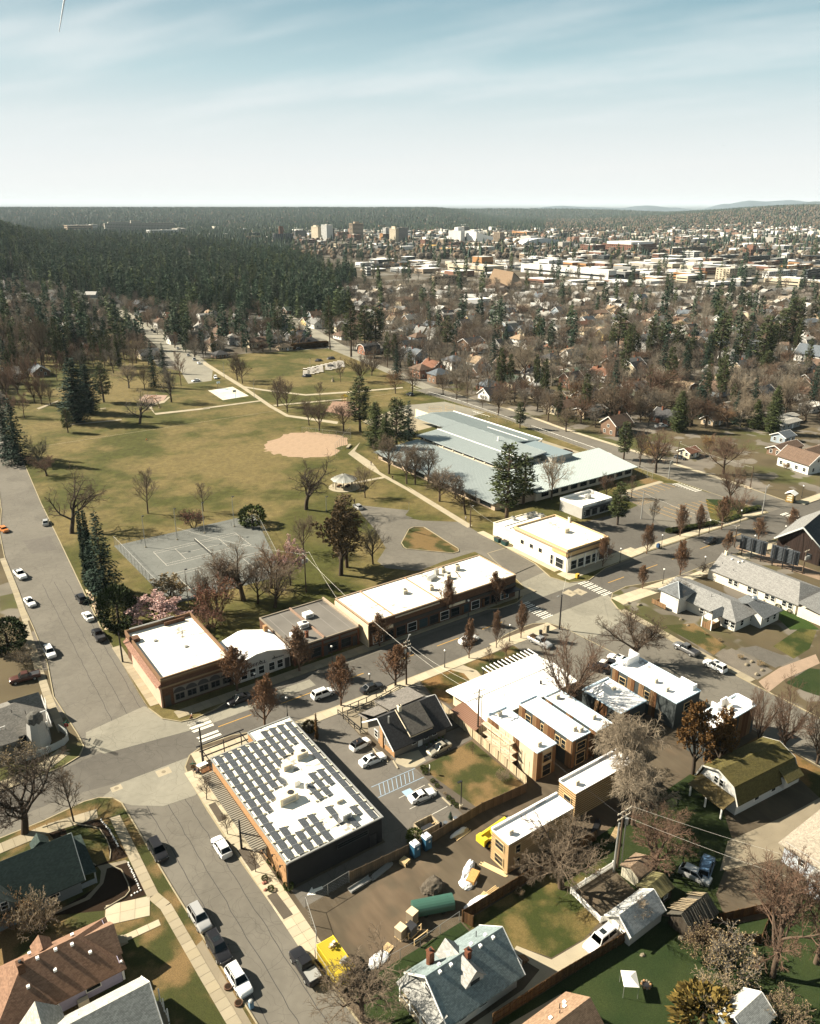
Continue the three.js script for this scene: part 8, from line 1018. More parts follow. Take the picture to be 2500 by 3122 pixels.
{
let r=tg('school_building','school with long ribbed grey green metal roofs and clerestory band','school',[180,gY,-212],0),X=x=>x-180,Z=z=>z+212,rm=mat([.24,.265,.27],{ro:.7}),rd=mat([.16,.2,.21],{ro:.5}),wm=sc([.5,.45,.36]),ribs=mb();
let roof=(name,p,q,m,n,dir)=>{mb().slab(...p,.25).as(name,m,r);for(let k=0;k<n;k++){let t=(k+.5)/n,a=[0,1,2].map(i=>lerp(p[q[0]][i],p[q[1]][i],t)),b=[0,1,2].map(i=>lerp(p[q[3]][i],p[q[2]][i],t));a[1]+=.05;b[1]+=.05;ribs.bar(a,b,.24,.16);}};
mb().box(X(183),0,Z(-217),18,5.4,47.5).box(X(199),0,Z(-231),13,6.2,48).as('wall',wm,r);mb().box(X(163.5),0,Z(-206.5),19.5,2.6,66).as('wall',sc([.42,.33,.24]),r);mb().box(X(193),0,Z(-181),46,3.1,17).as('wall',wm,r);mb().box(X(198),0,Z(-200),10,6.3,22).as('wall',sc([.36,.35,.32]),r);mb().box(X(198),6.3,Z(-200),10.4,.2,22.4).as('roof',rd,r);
roof('roof',[[X(173.2),5.6,Z(-192.6)],[X(194),7.4,Z(-192.6)],[X(194),7.4,Z(-242)],[X(173.2),5.6,Z(-242)]],[0,3,2,1],rm,64);roof('roof',[[X(194),7.4,Z(-208)],[X(206.8),6.2,Z(-208)],[X(206.8),6.2,Z(-262)],[X(194),7.4,Z(-262)]],[0,3,2,1],rd,60);roof('roof',[[X(186),6.7,Z(-242.2)],[X(194),7.38,Z(-242.2)],[X(194),7.38,Z(-262)],[X(186),6.7,Z(-262)]],[0,3,2,1],rm,24);roof('roof',[[X(152.6),2.7,Z(-173)],[X(173),4.3,Z(-173)],[X(173),4.3,Z(-241)],[X(152.6),2.7,Z(-241)]],[0,3,2,1],mat([.2,.225,.23],{ro:.7}),88);roof('roof',[[X(169),3.3,Z(-171)],[X(217),3.3,Z(-171)],[X(220),4.6,Z(-192)],[X(169),4.6,Z(-192)]],[0,1,2,3],mat([.13,.16,.16],{ro:.7}),62);  // right hall slope: shade from facing away from the sun put into its colour
ribs.as('roof_ribs',mat([.4,.45,.44],{ro:.6}),r).userData.kind='stuff';mb().bar([X(206.6),6.4,Z(-208)],[X(206.6),6.4,Z(-262)],.5,.3).bar([X(183),6.6,Z(-192.6)],[X(183),6.6,Z(-242)],.5,.12).bar([X(200),6.95,Z(-209)],[X(200),6.95,Z(-232)],.4,.12).as('roof_flashing',M.white,r);for(let k=0;k<8;k++){mb().box(X(173.9),4.35,Z(-196.5-k*6),.24,1.1,.7).as('pier',M.cream,r);mb().box(X(173.95),4.5,Z(-199.5-k*6),.12,.75,4.6).as('window',M.glass,r);}for(let k=0;k<9;k++)mb().box(X(153.6),.6,Z(-178-k*7),.15,1.5,5).as('window',M.glass,r);for(let k=0;k<10;k++)mb().box(X(174+k*4.4),1,Z(-172.4),3,1.3,.15).as('window',M.glass,r);mb().tube([X(190),7,Z(-214)],[X(190),8.6,Z(-214)],.4,.3,8).as('roof_vent',M.white,r);mb().box(X(196),2.2,Z(-260),.2,4,30).as('upper_wall',M.cream,r);}
part('school_yard',[[208,-268],[233,-272],[231,-300],[205,-306],[196,-290]],.14,M.asphaltPale);part('school_yard',[[196,-265],[208,-268],[200,-300],[178,-290],[176,-262]],.145,M.concrete);part('school_yard',[[208,-262],[222,-262],[222,-190],[216,-192],[209,-206]],.142,M.concrete);for(let[x,z,l]of[[212,-255,'far'],[213,-238,'second'],[214,-222,'third'],[217,-206,'near']]){let p=tg('yard_planter','square brick planter on the school forecourt, '+l+' one','planter',[x,gY,z]);mb().box(0,0,0,4.4,.7,4).as('planter_wall',M.brickRed,p);mb().box(0,.7,0,4,.06,3.6).as('soil',M.bark,p);}
for(let k=0;k<3;k++)for(let[x,z,r]of[[214,-285,3],[222,-284,2.4]]){let o=put('court_marking',new X3.RingGeometry(r-.1,r,24),M.pY,null,[x+k*3,.155+k*.004,z-k*4]);o.rotation.x=-mh.PI/2;o.userData.kind='structure';}
mF('chain_link_fence','chain link fence along the school road',[[232,-330],[233,-290],[229,-238],[225,-190]],2);mF('chain_link_fence','chain link fence of the school ball court',[[222,-268],[222,-256],[226,-250]],3);
// houses of the neighbourhood
let WALL={white:[.62,.61,.57],cream:[.56,.48,.34],tan:[.4,.31,.21],brick:[.24,.12,.08],grey:[.3,.3,.29],'blue grey':[.27,.32,.36],green:[.22,.25,.19],brown:[.17,.11,.075],yellow:[.58,.45,.2]};
let ROOF={grey:[.22,.22,.21],dark:[.07,.07,.072],brown:[.16,.11,.08],tan:[.32,.24,.16],rust:[.2,.1,.065],pale:[.32,.31,.28],white:[.72,.71,.68],slate:[.13,.15,.17],green:[.1,.13,.1]};
let homes=[];
function mH(label,p,ry,{L=11,W=8,h=3,rise=2.6,roof='gable',wall='white',top='grey',chim=!0,group,over=.6,category='house',wins}={}){
let key=['mh',L,W,h,rise,roof,wall,top,chim,over].join(),proto=once(key,()=>{
let o=new X3.Group(),q={L,W,h,rise,roof,over,wall:roof==='flat'?sc(WALL[wall]):sd(WALL[wall]),roofM:top==='white'?M.memb:sg(ROOF[top]),trim:roof==='hip'?undefined:M.white};
hB(q,o);hR(q,o);let two=h>4,f=[],n=mh.max(2,mh.round(L/3.4));for(let s of[0,2])for(let k=0;k<n;k++){let u=(k+.5)*(L/n)-L/2;f.push([s,u,.9,1.1,1.3]);if(two)f.push([s,u,3.4,1,1.2]);}for(let s of[1,3]){f.push([s,-W*.22,.9,1,1.3],[s,W*.22,.9,1,1.3]);if(two||(roof!=='hip'&&roof!=='flat'&&rise>2.2))f.push([s,0,two?3.4:h+.1,1,1.1]);}wins_(o,L,W,wins??f);door(o,L*.1,0,W/2+.05,0,1,2.1,top==='dark'?M.wdD:M.white);if(chim)chm(o,L*.22,-W*.1,h+rise*.5,rise*.5+.9,.7);return o;
});
let o=proto.clone();o.name=nmb(category.replace(' ','_'));o.position.set(p[0],p[1]??0,p[2]);o.rotation.y=ry;scene.add(o);homes.push([p[0],p[2],mh.hypot(L,W)/2]);return tag(o,label,category,group);
}
let Q=mh.PI/2;
[['N3',215,630,'rust roofed brick house by the school road trees',Q,{L:12,W:9,h:3.4,rise:3.4,wall:'brick',top:'rust'}],['N3',385,605,'square white house with slate blue hip roof and willow',0,{L:10.5,W:10,h:5.6,rise:2.4,roof:'hip',wall:'white',top:'slate'}],['N3',572,595,'white house with tan gable roof right of the square one',Q,{L:10,W:9,h:4,rise:3,top:'tan'}],['N3',668,775,'small brick house with grey hipped roof at the school road',.1,{L:9.5,W:8.5,h:3,rise:2.6,roof:'hip',wall:'brick',top:'slate'}],['N3',860,745,'cream house with olive grey gable roof',Q,{L:11,W:8.5,h:3.2,rise:2.8,wall:'cream',top:'green'}],['N3',1035,700,'narrow white gabled house behind the cream one',Q,{L:10,W:7,h:4.2,rise:3.2,top:'dark'}],['N3',1085,775,'small cream garage with grey roof',Q,{L:7,W:6,h:2.4,rise:1.4,wall:'cream',chim:!1,category:'garage'}],['N3',1040,840,'tan garage with grey gable by the bare crowns',Q,{L:8,W:6,h:2.5,rise:1.6,wall:'cream',top:'grey',chim:!1,category:'garage'}],
['N3',75,545,'blue grey two storey gabled house at the park corner',Q,{L:11,W:9,h:5,rise:3,wall:'blue grey',top:'slate'}],['N3',195,435,'long low white shed below the pines',0,{L:11,W:5,h:2.4,rise:1.2,top:'pale',chim:!1,category:'shed'}],['N3',120,345,'pale yellow steep gabled house',Q,{L:10,W:7,h:3.8,rise:4,wall:'yellow',top:'grey'}],['N3',215,360,'white steep gabled house left of the pine pair',Q,{L:10,W:7,h:4,rise:4,top:'grey'}],['N3',45,305,'grey roofed house at the far park corner',0,{L:13,W:9,h:3.4,rise:2.6,wall:'grey',top:'slate'}],['N3',530,445,'long brown two storey house with black roof',.1,{L:15,W:9,h:5.4,rise:2.4,wall:'brown',top:'dark'}],['N3',620,465,'white cottage with pale hip roof beside the spruce',0,{L:11,W:8,h:3,rise:2.2,roof:'hip',top:'pale'}],['N3',700,280,'white gambrel roofed house before the brown thicket',Q,{L:10,W:8,h:3,rise:3.6,roof:'gambrel',top:'grey'}],['N3',850,260,'white two storey house with a gabled porch side',0,{L:11,W:9,h:5.4,rise:2.6,top:'pale'}],['N3',970,255,'low white gabled house right of the two storey one',Q,{L:10,W:8,h:3.2,rise:2.8,top:'grey'}],
['N3',1250,325,'white house under a rounded grey gambrel roof',0,{L:12,W:10,h:2.8,rise:4.2,roof:'gambrel',top:'grey'}],['N3',1285,235,'low white flat roofed shop in the side street',0,{L:20,W:12,h:4,roof:'flat',wall:'grey',top:'white',chim:!1,category:'shop'}],['N3',1195,195,'grey gambrel house behind the flat roofed shop',Q,{L:10,W:8,h:3,rise:3.2,roof:'gambrel',top:'slate'}],['N3',1360,380,'long white garage with pale roof',0,{L:14,W:6,h:2.6,rise:1.2,top:'pale',chim:!1,category:'garage'}],['N3',1450,265,'long house with red brown roof',0,{L:18,W:8,h:3,rise:2.2,wall:'tan',top:'rust'}],['N3',1475,320,'small cream gabled house by the red brown roof',Q,{L:8,W:7,h:3,rise:2.4,wall:'cream',top:'tan'}],['N3',1580,320,'white gabled house at the end of the side street',Q,{L:9,W:7,h:3,rise:2.6,top:'tan'}],['N3',1545,190,'brown roofed apartment block, nearer of the row',-.25,{L:20,W:12,h:5,rise:1.8,wall:'tan',top:'brown',chim:!1,category:'apartment building'}],['N3',1420,155,'brown roofed apartment block, left of the row',-.25,{L:18,W:12,h:5,rise:1.8,wall:'brown',top:'brown',chim:!1,category:'apartment building'}],['N3',300,45,'white three gabled rowhouse beyond the thicket',Q,{L:14,W:14,h:7,rise:3,top:'grey',chim:!1}],['N3',560,65,'long flat white roof beyond the thicket',0,{L:30,W:13,h:4,roof:'flat',wall:'white',top:'white',chim:!1,category:'building'}],['N3',790,85,'grey roofed bungalow at the far trees',0,{L:13,W:9,h:3.2,rise:2.4,top:'pale'}],['N3',930,55,'white gable at the far trees, left',Q,{L:10,W:8,h:5,rise:3.6,top:'grey'}],['N3',1090,55,'white gable at the far trees, right',Q,{L:10,W:8,h:5,rise:3.6,top:'slate'}],['N3',1375,655,'olive grey flat house in the shaded yard',0,{L:12,W:8,h:3,rise:1.2,wall:'green',top:'green',chim:!1}],['N3',1600,700,'white house with grey roof behind the huge bare tree',Q,{L:12,W:8,h:4.2,rise:2.6,top:'rust'}],['N3',1240,850,'small brown shed in the bare gardens',0,{L:5,W:4,h:2.2,rise:1,wall:'brick',top:'tan',chim:!1,category:'shed'}],['N3',1280,950,'long bungalow with dark roof behind the road trees',.1,{L:18,W:8,h:3,rise:2,wall:'cream',top:'brown'}],['N3',1210,645,'grey flat carport roof by the dark conifer',0,{L:9,W:7,h:2.8,rise:.8,wall:'tan',top:'brown',chim:!1}],['N3',1500,985,'white roofed low house among the right hand crowns',0,{L:14,W:7,h:3,rise:1.4,wall:'tan',top:'pale',chim:!1}],
['N4',490,605,'cream house with tan gable behind the pines',Q,{L:11,W:8,h:3.4,rise:3,wall:'cream',top:'brown'}],['N4',560,655,'small white gabled house below the cream one',Q,{L:8,W:6,h:3,rise:2.6,top:'grey'}],['N4',660,310,'dark roofed house with white dormer front',0,{L:11,W:9,h:3.4,rise:3.2,top:'dark'}],['N4',1000,205,'tan apartment block with brown roof, left one',.1,{L:20,W:12,h:6,rise:1.8,wall:'tan',top:'brown',chim:!1,category:'apartment building'}],['N4',1150,200,'white and tan apartment block, right one',.1,{L:20,W:12,h:6,rise:1.4,wall:'cream',top:'brown',chim:!1,category:'apartment building'}],['N4',1285,180,'blue grey house right of the apartment blocks',Q,{L:10,W:9,h:4,rise:2.6,wall:'blue grey',top:'slate'}],['N4',1620,250,'low orange brick building with grey roof at the right edge',0,{L:18,W:11,h:3.4,rise:2,wall:'brick',top:'slate',chim:!1}],['N4',1660,545,'white chapel with steep grey roof at the right edge',Q,{L:18,W:10,h:5,rise:5,top:'slate',chim:!1,category:'chapel'}],['N4',1400,640,'bungalow with pale flat roof near the chapel street',0,{L:14,W:9,h:3,rise:1.4,wall:'brown',top:'pale'}],['N4',1650,730,'house with dark red brown roof at the right edge',0,{L:14,W:9,h:3,rise:3,wall:'brown',top:'brown'}],['N4',1640,855,'white house with brown hipped roof at the right edge',0,{L:12,W:9,h:4,rise:3,roof:'hip',top:'brown'}],['N4',1660,945,'white carport with flat roof at the right edge',0,{L:12,W:7,h:2.8,roof:'flat',top:'white',chim:!1,category:'carport'}],['N4',850,815,'brown roofed house with blue gable among the spruces',Q,{L:12,W:9,h:3.4,rise:3.4,wall:'blue grey',top:'brown'}],['N4',840,1060,'tan hut with brown roof between the spruces',0,{L:8,W:6,h:2.8,rise:2,wall:'tan',top:'tan',chim:!1}],['N4',990,945,'pale low house behind the light bare crown',0,{L:13,W:7,h:3,rise:1,wall:'blue grey',top:'pale',chim:!1}],['N4',1430,1045,'long silver roofed trailer home, farther one',0,{L:13,W:4.6,h:2.8,rise:.5,wall:'grey',top:'pale',chim:!1}],['N4',1440,1090,'long silver roofed trailer home, nearer one',0,{L:14,W:4.6,h:2.8,rise:.5,wall:'grey',top:'pale',chim:!1}],['N4',245,80,'grey turreted house at the far pines',0,{L:12,W:11,h:6,rise:4,wall:'grey',top:'slate'}],['N4',525,75,'pale roofed house with white dormer at the far pines',0,{L:14,W:11,h:4,rise:3.6,top:'pale'}],['N4',445,100,'small white house in front of the dormer house',0,{L:10,W:7,h:3,rise:2,top:'white',chim:!1}],['N4',620,205,'long low house with rosy tan roof',0,{L:28,W:9,h:3,rise:2,wall:'brick',top:'tan',chim:!1}],['N4',390,230,'grey roofed house behind the pines at the small pool',0,{L:12,W:9,h:3,rise:2.6,top:'grey'}],['N4',430,160,'long tan roofed house at the upper lane',0,{L:20,W:9,h:3.4,rise:2.2,wall:'tan',top:'brown'}],['N4',710,115,'brown roofed house at the upper lane',0,{L:18,W:10,h:3.2,rise:2.4,wall:'cream',top:'brown'}],['N4',20,160,'orange tan steep gable at the upper lane',Q,{L:11,W:9,h:4,rise:4,wall:'tan',top:'tan'}],['N4',270,385,'grey roofed house below the left pines',0,{L:12,W:8,h:3,rise:2.4,wall:'grey',top:'grey'}],['N4',1060,560,'white house half hidden under the round pine',Q,{L:9,W:7,h:3,rise:3,top:'dark'}],['N4',960,520,'white gable peeking between two pines',Q,{L:9,W:7,h:3.2,rise:3,top:'grey'}],['M4',1565,345,'white house with brown roof at the gravel lot',Q-.15,{L:13,W:9,h:4,rise:3,top:'brown',chim:!1}],['M4',1690,270,'long brown roofed wing behind the white house',0,{L:18,W:9,h:3,rise:2.2,wall:'brown',top:'brown'}],['M4',645,245,'little tan shed with brown roof across the school road',0,{L:6,W:5,h:2.4,rise:1.2,wall:'cream',top:'rust',chim:!1,category:'shed'}],['M4',1415,125,'pale shed with blue green roof in the yard',0,{L:7,W:6,h:3,rise:1.4,wall:'blue grey',top:'slate',chim:!1,category:'shed'}],['M4',1430,215,'low brown roof in the yard behind the white house',0,{L:14,W:6,h:2.6,rise:1.4,wall:'brown',top:'brown',chim:!1}],
['N2',930,265,'white porch house with grey roof at the white street',Q,{L:13,W:11,h:4,rise:3.4,top:'grey'}],['N2',1115,265,'long white garage behind the thin pine',.05,{L:15,W:8,h:3,rise:1.6,wall:'tan',top:'pale',chim:!1,category:'garage'}],['N2',770,375,'dark grey house at the left of the black hip roof',0,{L:13,W:10,h:4.2,rise:2.8,wall:'grey',top:'slate'}],['N2',860,415,'low house with black hip roof above the hedge',0,{L:14,W:9,h:3,rise:2.8,roof:'hip',wall:'tan',top:'dark'}],['N2',665,450,'small tan hip roofed garage above the upper lawn',0,{L:9,W:7,h:2.4,rise:1.8,roof:'hip',wall:'tan',top:'tan',chim:!1,category:'garage'}],['N2',440,420,'large cream garage with grey roof beside the rv',0,{L:13,W:10,h:4,rise:2.2,wall:'cream',top:'brown',chim:!1,category:'garage'}],['N2',245,400,'grey two storey house with pale hip roof',Q,{L:9,W:8,h:5,rise:2,wall:'grey',top:'pale',roof:'hip'}],['N2',95,450,'tan two storey house at the cul-de-sac',Q,{L:10,W:9,h:5,rise:2.4,wall:'tan',top:'brown'}],['N2',335,320,'white garage with pale gable in the back gardens',0,{L:9,W:7,h:3,rise:2,top:'pale',chim:!1,category:'garage'}],['N2',510,340,'low grey shed beside the back garden pine',0,{L:11,W:6,h:2.6,rise:1.6,wall:'grey',top:'grey',chim:!1,category:'shed'}],['N2',570,385,'grey cottage left of the dark grey house',0,{L:11,W:7,h:3,rise:2,wall:'grey',top:'grey'}],['N2',1555,235,'tiny white house with steep gable by the apartment garden',Q,{L:8,W:6,h:3.6,rise:3,top:'tan'}],['N2',1570,330,'long white metal roofed store, left part',.1,{L:16,W:8,h:3.2,rise:.8,top:'white',wall:'tan',chim:!1,category:'store'}],['N2',1690,320,'blue grey hip roofed house at the dark spruce',0,{L:11,W:10,h:4.4,rise:2.6,roof:'hip',wall:'blue grey',top:'slate'}],['N2',140,510,'dark hipped shed at the straight path start',0,{L:9,W:8,h:2.4,rise:2,roof:'hip',wall:'brown',top:'dark',chim:!1,category:'shed'}],['N2',735,150,'low house with dark green roof at the forest edge',0,{L:16,W:9,h:3.4,rise:2.8,wall:'brown',top:'green'}],['N2',1290,115,'grey gabled house right of the tall pine',Q,{L:13,W:10,h:4.4,rise:3.4,wall:'grey',top:'grey'}],['N2',1640,85,'tan hip roofed apartment house at the upper right of the lawn',.3,{L:22,W:14,h:6,rise:2.6,roof:'hip',wall:'cream',top:'brown',chim:!1,category:'apartment building'}],['N2',30,380,'white small house beside the cul-de-sac',Q,{L:9,W:7,h:3,rise:2.4,top:'grey'}],['N2',1690,520,'white gabled house half hidden by the spruce',Q,{L:10,W:8,h:4,rise:3,top:'grey'}],
['N1',1480,300,'low bungalow with orange hip roof at the cul-de-sac',0,{L:14,W:10,h:3,rise:2,roof:'hip',wall:'brown',top:'rust'}],['N1',1565,345,'white bungalow with pale hip roof at the cul-de-sac',0,{L:12,W:9,h:3,rise:2,roof:'hip',top:'pale'}],['N1',1640,380,'white house with black roof behind the white bungalow',0,{L:11,W:9,h:4,rise:2.6,top:'dark'}],['N1',1690,430,'grey house with curved pale gable at the cul-de-sac',Q,{L:10,W:8,h:4,rise:2.8,wall:'grey',top:'grey'}],['N1',55,120,'low house with grey brown roof at the upper left edge',0,{L:15,W:9,h:3.4,rise:2.6,wall:'brown',top:'brown'}],['N1',450,45,'house with white gable and dark roof in the left trees',Q,{L:12,W:9,h:4,rise:3,top:'dark'}],['N1',650,170,'small white roof beside the big conifers',0,{L:11,W:8,h:3,rise:2.4,top:'pale'}],['N1',1150,110,'grey blue gabled house in the conifers above the cul-de-sac',Q,{L:13,W:10,h:4.4,rise:3,wall:'grey',top:'slate'}],['N1',1420,190,'dark red roofed house under the bare thicket',0,{L:12,W:8,h:3,rise:2.4,wall:'brick',top:'rust'}],['N1',1620,60,'pale steep gable in the conifers at the top of the white street',Q,{L:11,W:9,h:4,rise:4,wall:'grey',top:'pale'}]].forEach(([r,x,y,l,ry,o])=>{let p=at(r,x,y,.05);mH(l,p,ry,o);});
{let p=at('N2',310,415,.05),v=tg('camper_van','white rv parked on the drive of the cream garage','rv',p,.2);mb().box(0,.5,0,6.4,2.5,2.4).as('body',M.white,v);mb().hexa([[3.2,.5,1.1],[4.3,.5,1],[4.3,.5,-1],[3.2,.5,-1.1]],[[3.2,2.1,1.1],[3.7,2.1,.9],[3.7,2.1,-.9],[3.2,2.1,-1.1]]).as('cab',M.white,v);mb().box(0,1.8,1.22,3.4,.7,.04).as('window',M.glass,v);for(let x of[-1.8,3.3])for(let s of[-1,1])mb().tube([x,.4,s*.95],[x,.4,s*1.22],.4,.4,10).as('wheel',M.rubber,v);}
{let h=tg('hedge','long dark clipped hedge along the top of the upper lawn','hedge',[0,0,0]),a=at('N2',740,445),b=at('N2',1010,420),g=treeGeo('shrub',0);for(let k=0;k<34;k++){let c=put('leaves',g.crown,lM.ivy,h,[lerp(a[0],b[0],k/33),0,lerp(a[2],b[2],k/33)],k);c.scale.set(3.4,3.4,3);}}
[['ponderosa','N3',330,470,175,180,'tall pine among the white gables, left'],['spruce','N3',390,505,380,90,'small spruce below the tall pine'],['spruce','N3',712,575,280,130,'very tall dark spruce at the middle of the houses'],['spruce','N3',715,705,540,110,'dark spruce in front of the very tall one'],['spruce','N3',810,475,265,110,'dark spruce right of the very tall one'],['cedar','N3',1145,705,520,110,'dark cone shaped conifer by the white gable'],['ponderosa','N3',1090,405,185,110,'tall conifer beside the gambrel roofs'],['pine','N3',930,1095,890,190,'small olive pine on the school forecourt'],['spruce','N4',730,1010,580,210,'large blue green spruce at the right middle'],['cedar','N4',560,1120,790,260,'broad dark evergreen left of the large spruce'],['spruce','N4',1160,1030,650,150,'dark conifer right of the pale bare crown'],['cedar','N4',1330,1140,750,180,'dark green conifer at the trailer homes'],['spruce','N4',60,670,490,110,'small dark spruce at the reddish bare crown'],['pine','N4',150,510,240,170,'dark pine at the small pool'],['ponderosa','N4',60,480,110,190,'broad pine left of the small pool'],['ponderosa','N4',410,495,220,140,'pine left of the pair at the upper lane'],['pine','N4',540,535,225,140,'pine right of the pair at the upper lane'],['pine','N4',650,570,355,120,'dark pine below the dormer house'],['ponderosa','N4',890,580,150,170,'tall pine in the middle of the right hand group'],['pine','N4',810,580,320,150,'dark pine left of the tall one'],['ponderosa','N4',1060,600,215,150,'tall straight pine over the white house'],['pine','N4',1240,640,180,210,'broad pine left of the biggest pines'],['pine','N4',1470,470,30,240,'biggest olive pine at the upper right'],['ponderosa','N4',1370,480,130,150,'pine just left of the biggest one'],['pine','N4',1270,700,460,160,'low dark pine below the broad one'],['cedar','N4',1190,1100,860,150,'rusty green conifer at the lower right'],['ponderosa','N4',860,140,-20,100,'thin pine at the top of the right hand gardens'],['ponderosa','N4',720,75,-60,90,'pine at the top right gardens, left'],['ponderosa','N4',1110,130,-30,120,'pine behind the tan apartment blocks'],['spruce','N4',215,145,20,70,'small spruce by the turreted house']].forEach(([k,r,x,y,t,w,l])=>tr(k,r,x,y,t,w,l,{}));
[['maple','N3',970,700,365,270,'large grey brown bare tree behind the white gable'],['maple','N3',300,822,625,170,'dark bare tree at the school road, first'],['maple','N3',410,860,640,180,'dark bare tree at the school road, second'],['maple','N3',45,805,570,170,'dark bare tree at the school road corner'],['broad','N3',750,990,740,200,'spreading bare tree on the school forecourt'],['maple','N3',1160,1035,760,230,'brown bare tree at the road opposite the forecourt'],['maple','N3',1285,685,420,210,'grey bare tree right of the dark conifer'],['maple','N3',1510,665,395,230,'grey bare tree farther right'],['broad','N3',1660,1065,650,380,'huge brown bare tree at the right of the houses'],['maple','N3',550,372,205,150,'dark bare tree at the little lawn street'],['maple','N3',1310,1120,920,220,'brown bare tree at the school road bend'],['maple','N3',930,185,60,260,'rust brown bare crown in the upper gardens'],['maple','N3',870,670,500,150,'brown bare tree between spruce and grey crown'],['young','N3',495,890,700,100,'thin bare tree at the school road'],['young','N3',620,935,820,90,'thin bare tree at the ball court fence'],['maple','N3',1450,980,790,230,'brown bare tree over the long bungalow'],['broad','N4',290,905,535,380,'huge reddish bare tree with forked trunk'],['maple','N4',90,1060,660,260,'bare tree at the left of the huge reddish one'],['maple','N4',1030,900,630,330,'broad pale bare crown at the right middle'],['maple','N4',1440,1005,640,240,'reddish pale bare tree near the white house'],['maple','N4',1430,590,450,140,'reddish bare tree at the chapel street'],['maple','N4',250,560,440,240,'reddish bare crown behind the huge forked tree'],['maple','N4',800,720,560,180,'bare crown between pine group and spruce'],['maple','N4',590,720,600,170,'bare crown at the cream house garden'],['maple','N4',1650,380,240,200,'brown bare tree beside the biggest pines']].forEach(([k,r,x,y,t,w,l])=>tr(k,r,x,y,t,w,l,{look:/pale|grey/.test(l)?[kM.brown,kM.pale]:/red|rust/.test(l)?[kM.brown,kM.red]:[kM.brown,kM.tan]}));
// the rest of the neighbourhood and the pine wood, spread over the ground
let SR=rng(2024),cell=new Map(),ck_=(x,z)=>mh.floor(x/12)+','+mh.floor(z/12);
function mark(x,z,r){let k=ck_(x,z);if(!cell.has(k))cell.set(k,[]);cell.get(k).push([x,z,r]);}
function free(x,z,r){let i=mh.floor(x/12),j=mh.floor(z/12);for(let a=-2;a<=2;a++)for(let b=-2;b<=2;b++)for(let[u,v,q]of cell.get(i+a+','+(j+b))??[])if(mh.hypot(x-u,z-v)<r+q)return !1;return !0;}
for(let[x,z,r]of homes)mark(x,z,r*.85);for(let[x,z,r]of growing)mark(x,z,mh.min(r*.7,5));
let inPark=(x,z)=>z>-335&&x>33&&x<250&&z<0||(x>36&&z>-478&&z<-320&&x<262+(z+470)*-.1&&x>60-(z+420)*.2)||(z>-430&&z<-100&&x<250&&x>0);
let inRoad=(x,z)=>{let c=z>-330?231:lerp(236,268,clamp((z+340)/-130))+(z<-470?(z+470)*-.265:0);return mh.abs(x-c)<9||(z<-410&&mh.abs(x-lerp(152,205,clamp((z+412)/-340)))<9)||mh.abs(((z+1090)%96))<5&&z<-480;};
let forest=(s,a)=>sm(640,720,s-260*sm(-.2,-.5,a))*sm(2300,1900,s)*sm(-.05,-.11,a+.02*mh.sin(s/60)+.17*sm(1000,2000,s));
let wood=(s,a)=>s>430&&s<700&&a<-.12&&a>-.62;
let FH=[];for(let s=330;s<930;s+=15.5)for(let t=-.56*s;t<.58*s;t+=18){let[x0,z0]=world(s,t),x=mh.round(x0/17)*17+(hs(x0,z0,1)-.5)*5,z=mh.round(z0/24)*24+(mh.round(z0/24)%2?4:-4)+(hs(x0,z0,2)-.5)*4,[s1,t1]=st(x,z),a=t1/s1;if(inPark(x,z)||inRoad(x,z)||forest(s1,a)>.4||s1<320||hs(x,z,9)<.25+(a<-.2?.3:0)||!free(x,z,8))continue;mark(x,z,7);FH.push([s1,x,z]);}
FH.sort((p,q)=>p[0]-q[0]);
let wallN=['white','white','cream','tan','grey','blue grey','brick','green','white','yellow','brown'],roofN=['grey','brown','pale','dark','tan','slate','dark','grey','brown','slate'],shape=['gable','gable','hip','gable','gambrel'];
FH.slice(0,190).forEach(([,x,z],i)=>{let w=wallN[mh.floor(SR()*wallN.length)],r=roofN[mh.floor(SR()*roofN.length)],f=shape[mh.floor(SR()*shape.length)],two=SR()<.4;mH(`${w} ${two ? 'two storey' : 'one storey'} house with ${r} ${f === 'hip' ? 'hipped' : f === 'gable' ? 'gabled' : 'gambrel'} roof among the bare trees`,[x,land(x,z),z],SR()<.5?0:Q,{L:two?10:11.5,W:two?8:8.5,h:two?5:3,rise:f==='gambrel'?3.4:f==='hip'?2.4:2.9,roof:f,wall:w,top:r,group:'houses scattered through the wooded neighbourhood'});});
function scatter(name,label,category,geo,m,list,colour,kind='stuff'){
let o=new X3.InstancedMesh(geo,m,list.length),d=new X3.Object3D(),c=new X3.Color();list.forEach(([x,y,z,s,w],i)=>{d.position.set(x,y,z);d.scale.set(w,s,w);d.rotation.set(0,hs(i,3)*6.28,0);d.updateMatrix();o.setMatrixAt(i,d.matrix);let k=colour?colour[mh.floor(hs(i,7,5)*colour.length)]:[1,1,1],b=.75+.5*hs(i,8,6);o.setColorAt(i,c.setRGB(k[0]*b,k[1]*b,k[2]*b));});
o.castShadow=o.receiveShadow=!0;o.name=name;scene.add(o);return tag(o,label,category,null,kind);
}
if(FH.length>190){let g=mergeGeometries([mb().box(0,0,0,11,3.2,8.4).geo(),mb().slab([-6,3,4.8],[6,3,4.8],[6,6,0],[-6,6,0],.2).slab([6,3,-4.8],[-6,3,-4.8],[-6,6,0],[6,6,0],.2).geo()]);scatter('distant_houses','small houses of the far neighbourhood too tiny to tell apart','houses',g,mat([.5,.49,.46]),FH.slice(190).map(([,x,z])=>[x,land(x,z),z,1,1]),[[.8,.8,.8],[.4,.39,.37],[.55,.48,.4],[.25,.22,.2],[.5,.5,.5]]);}
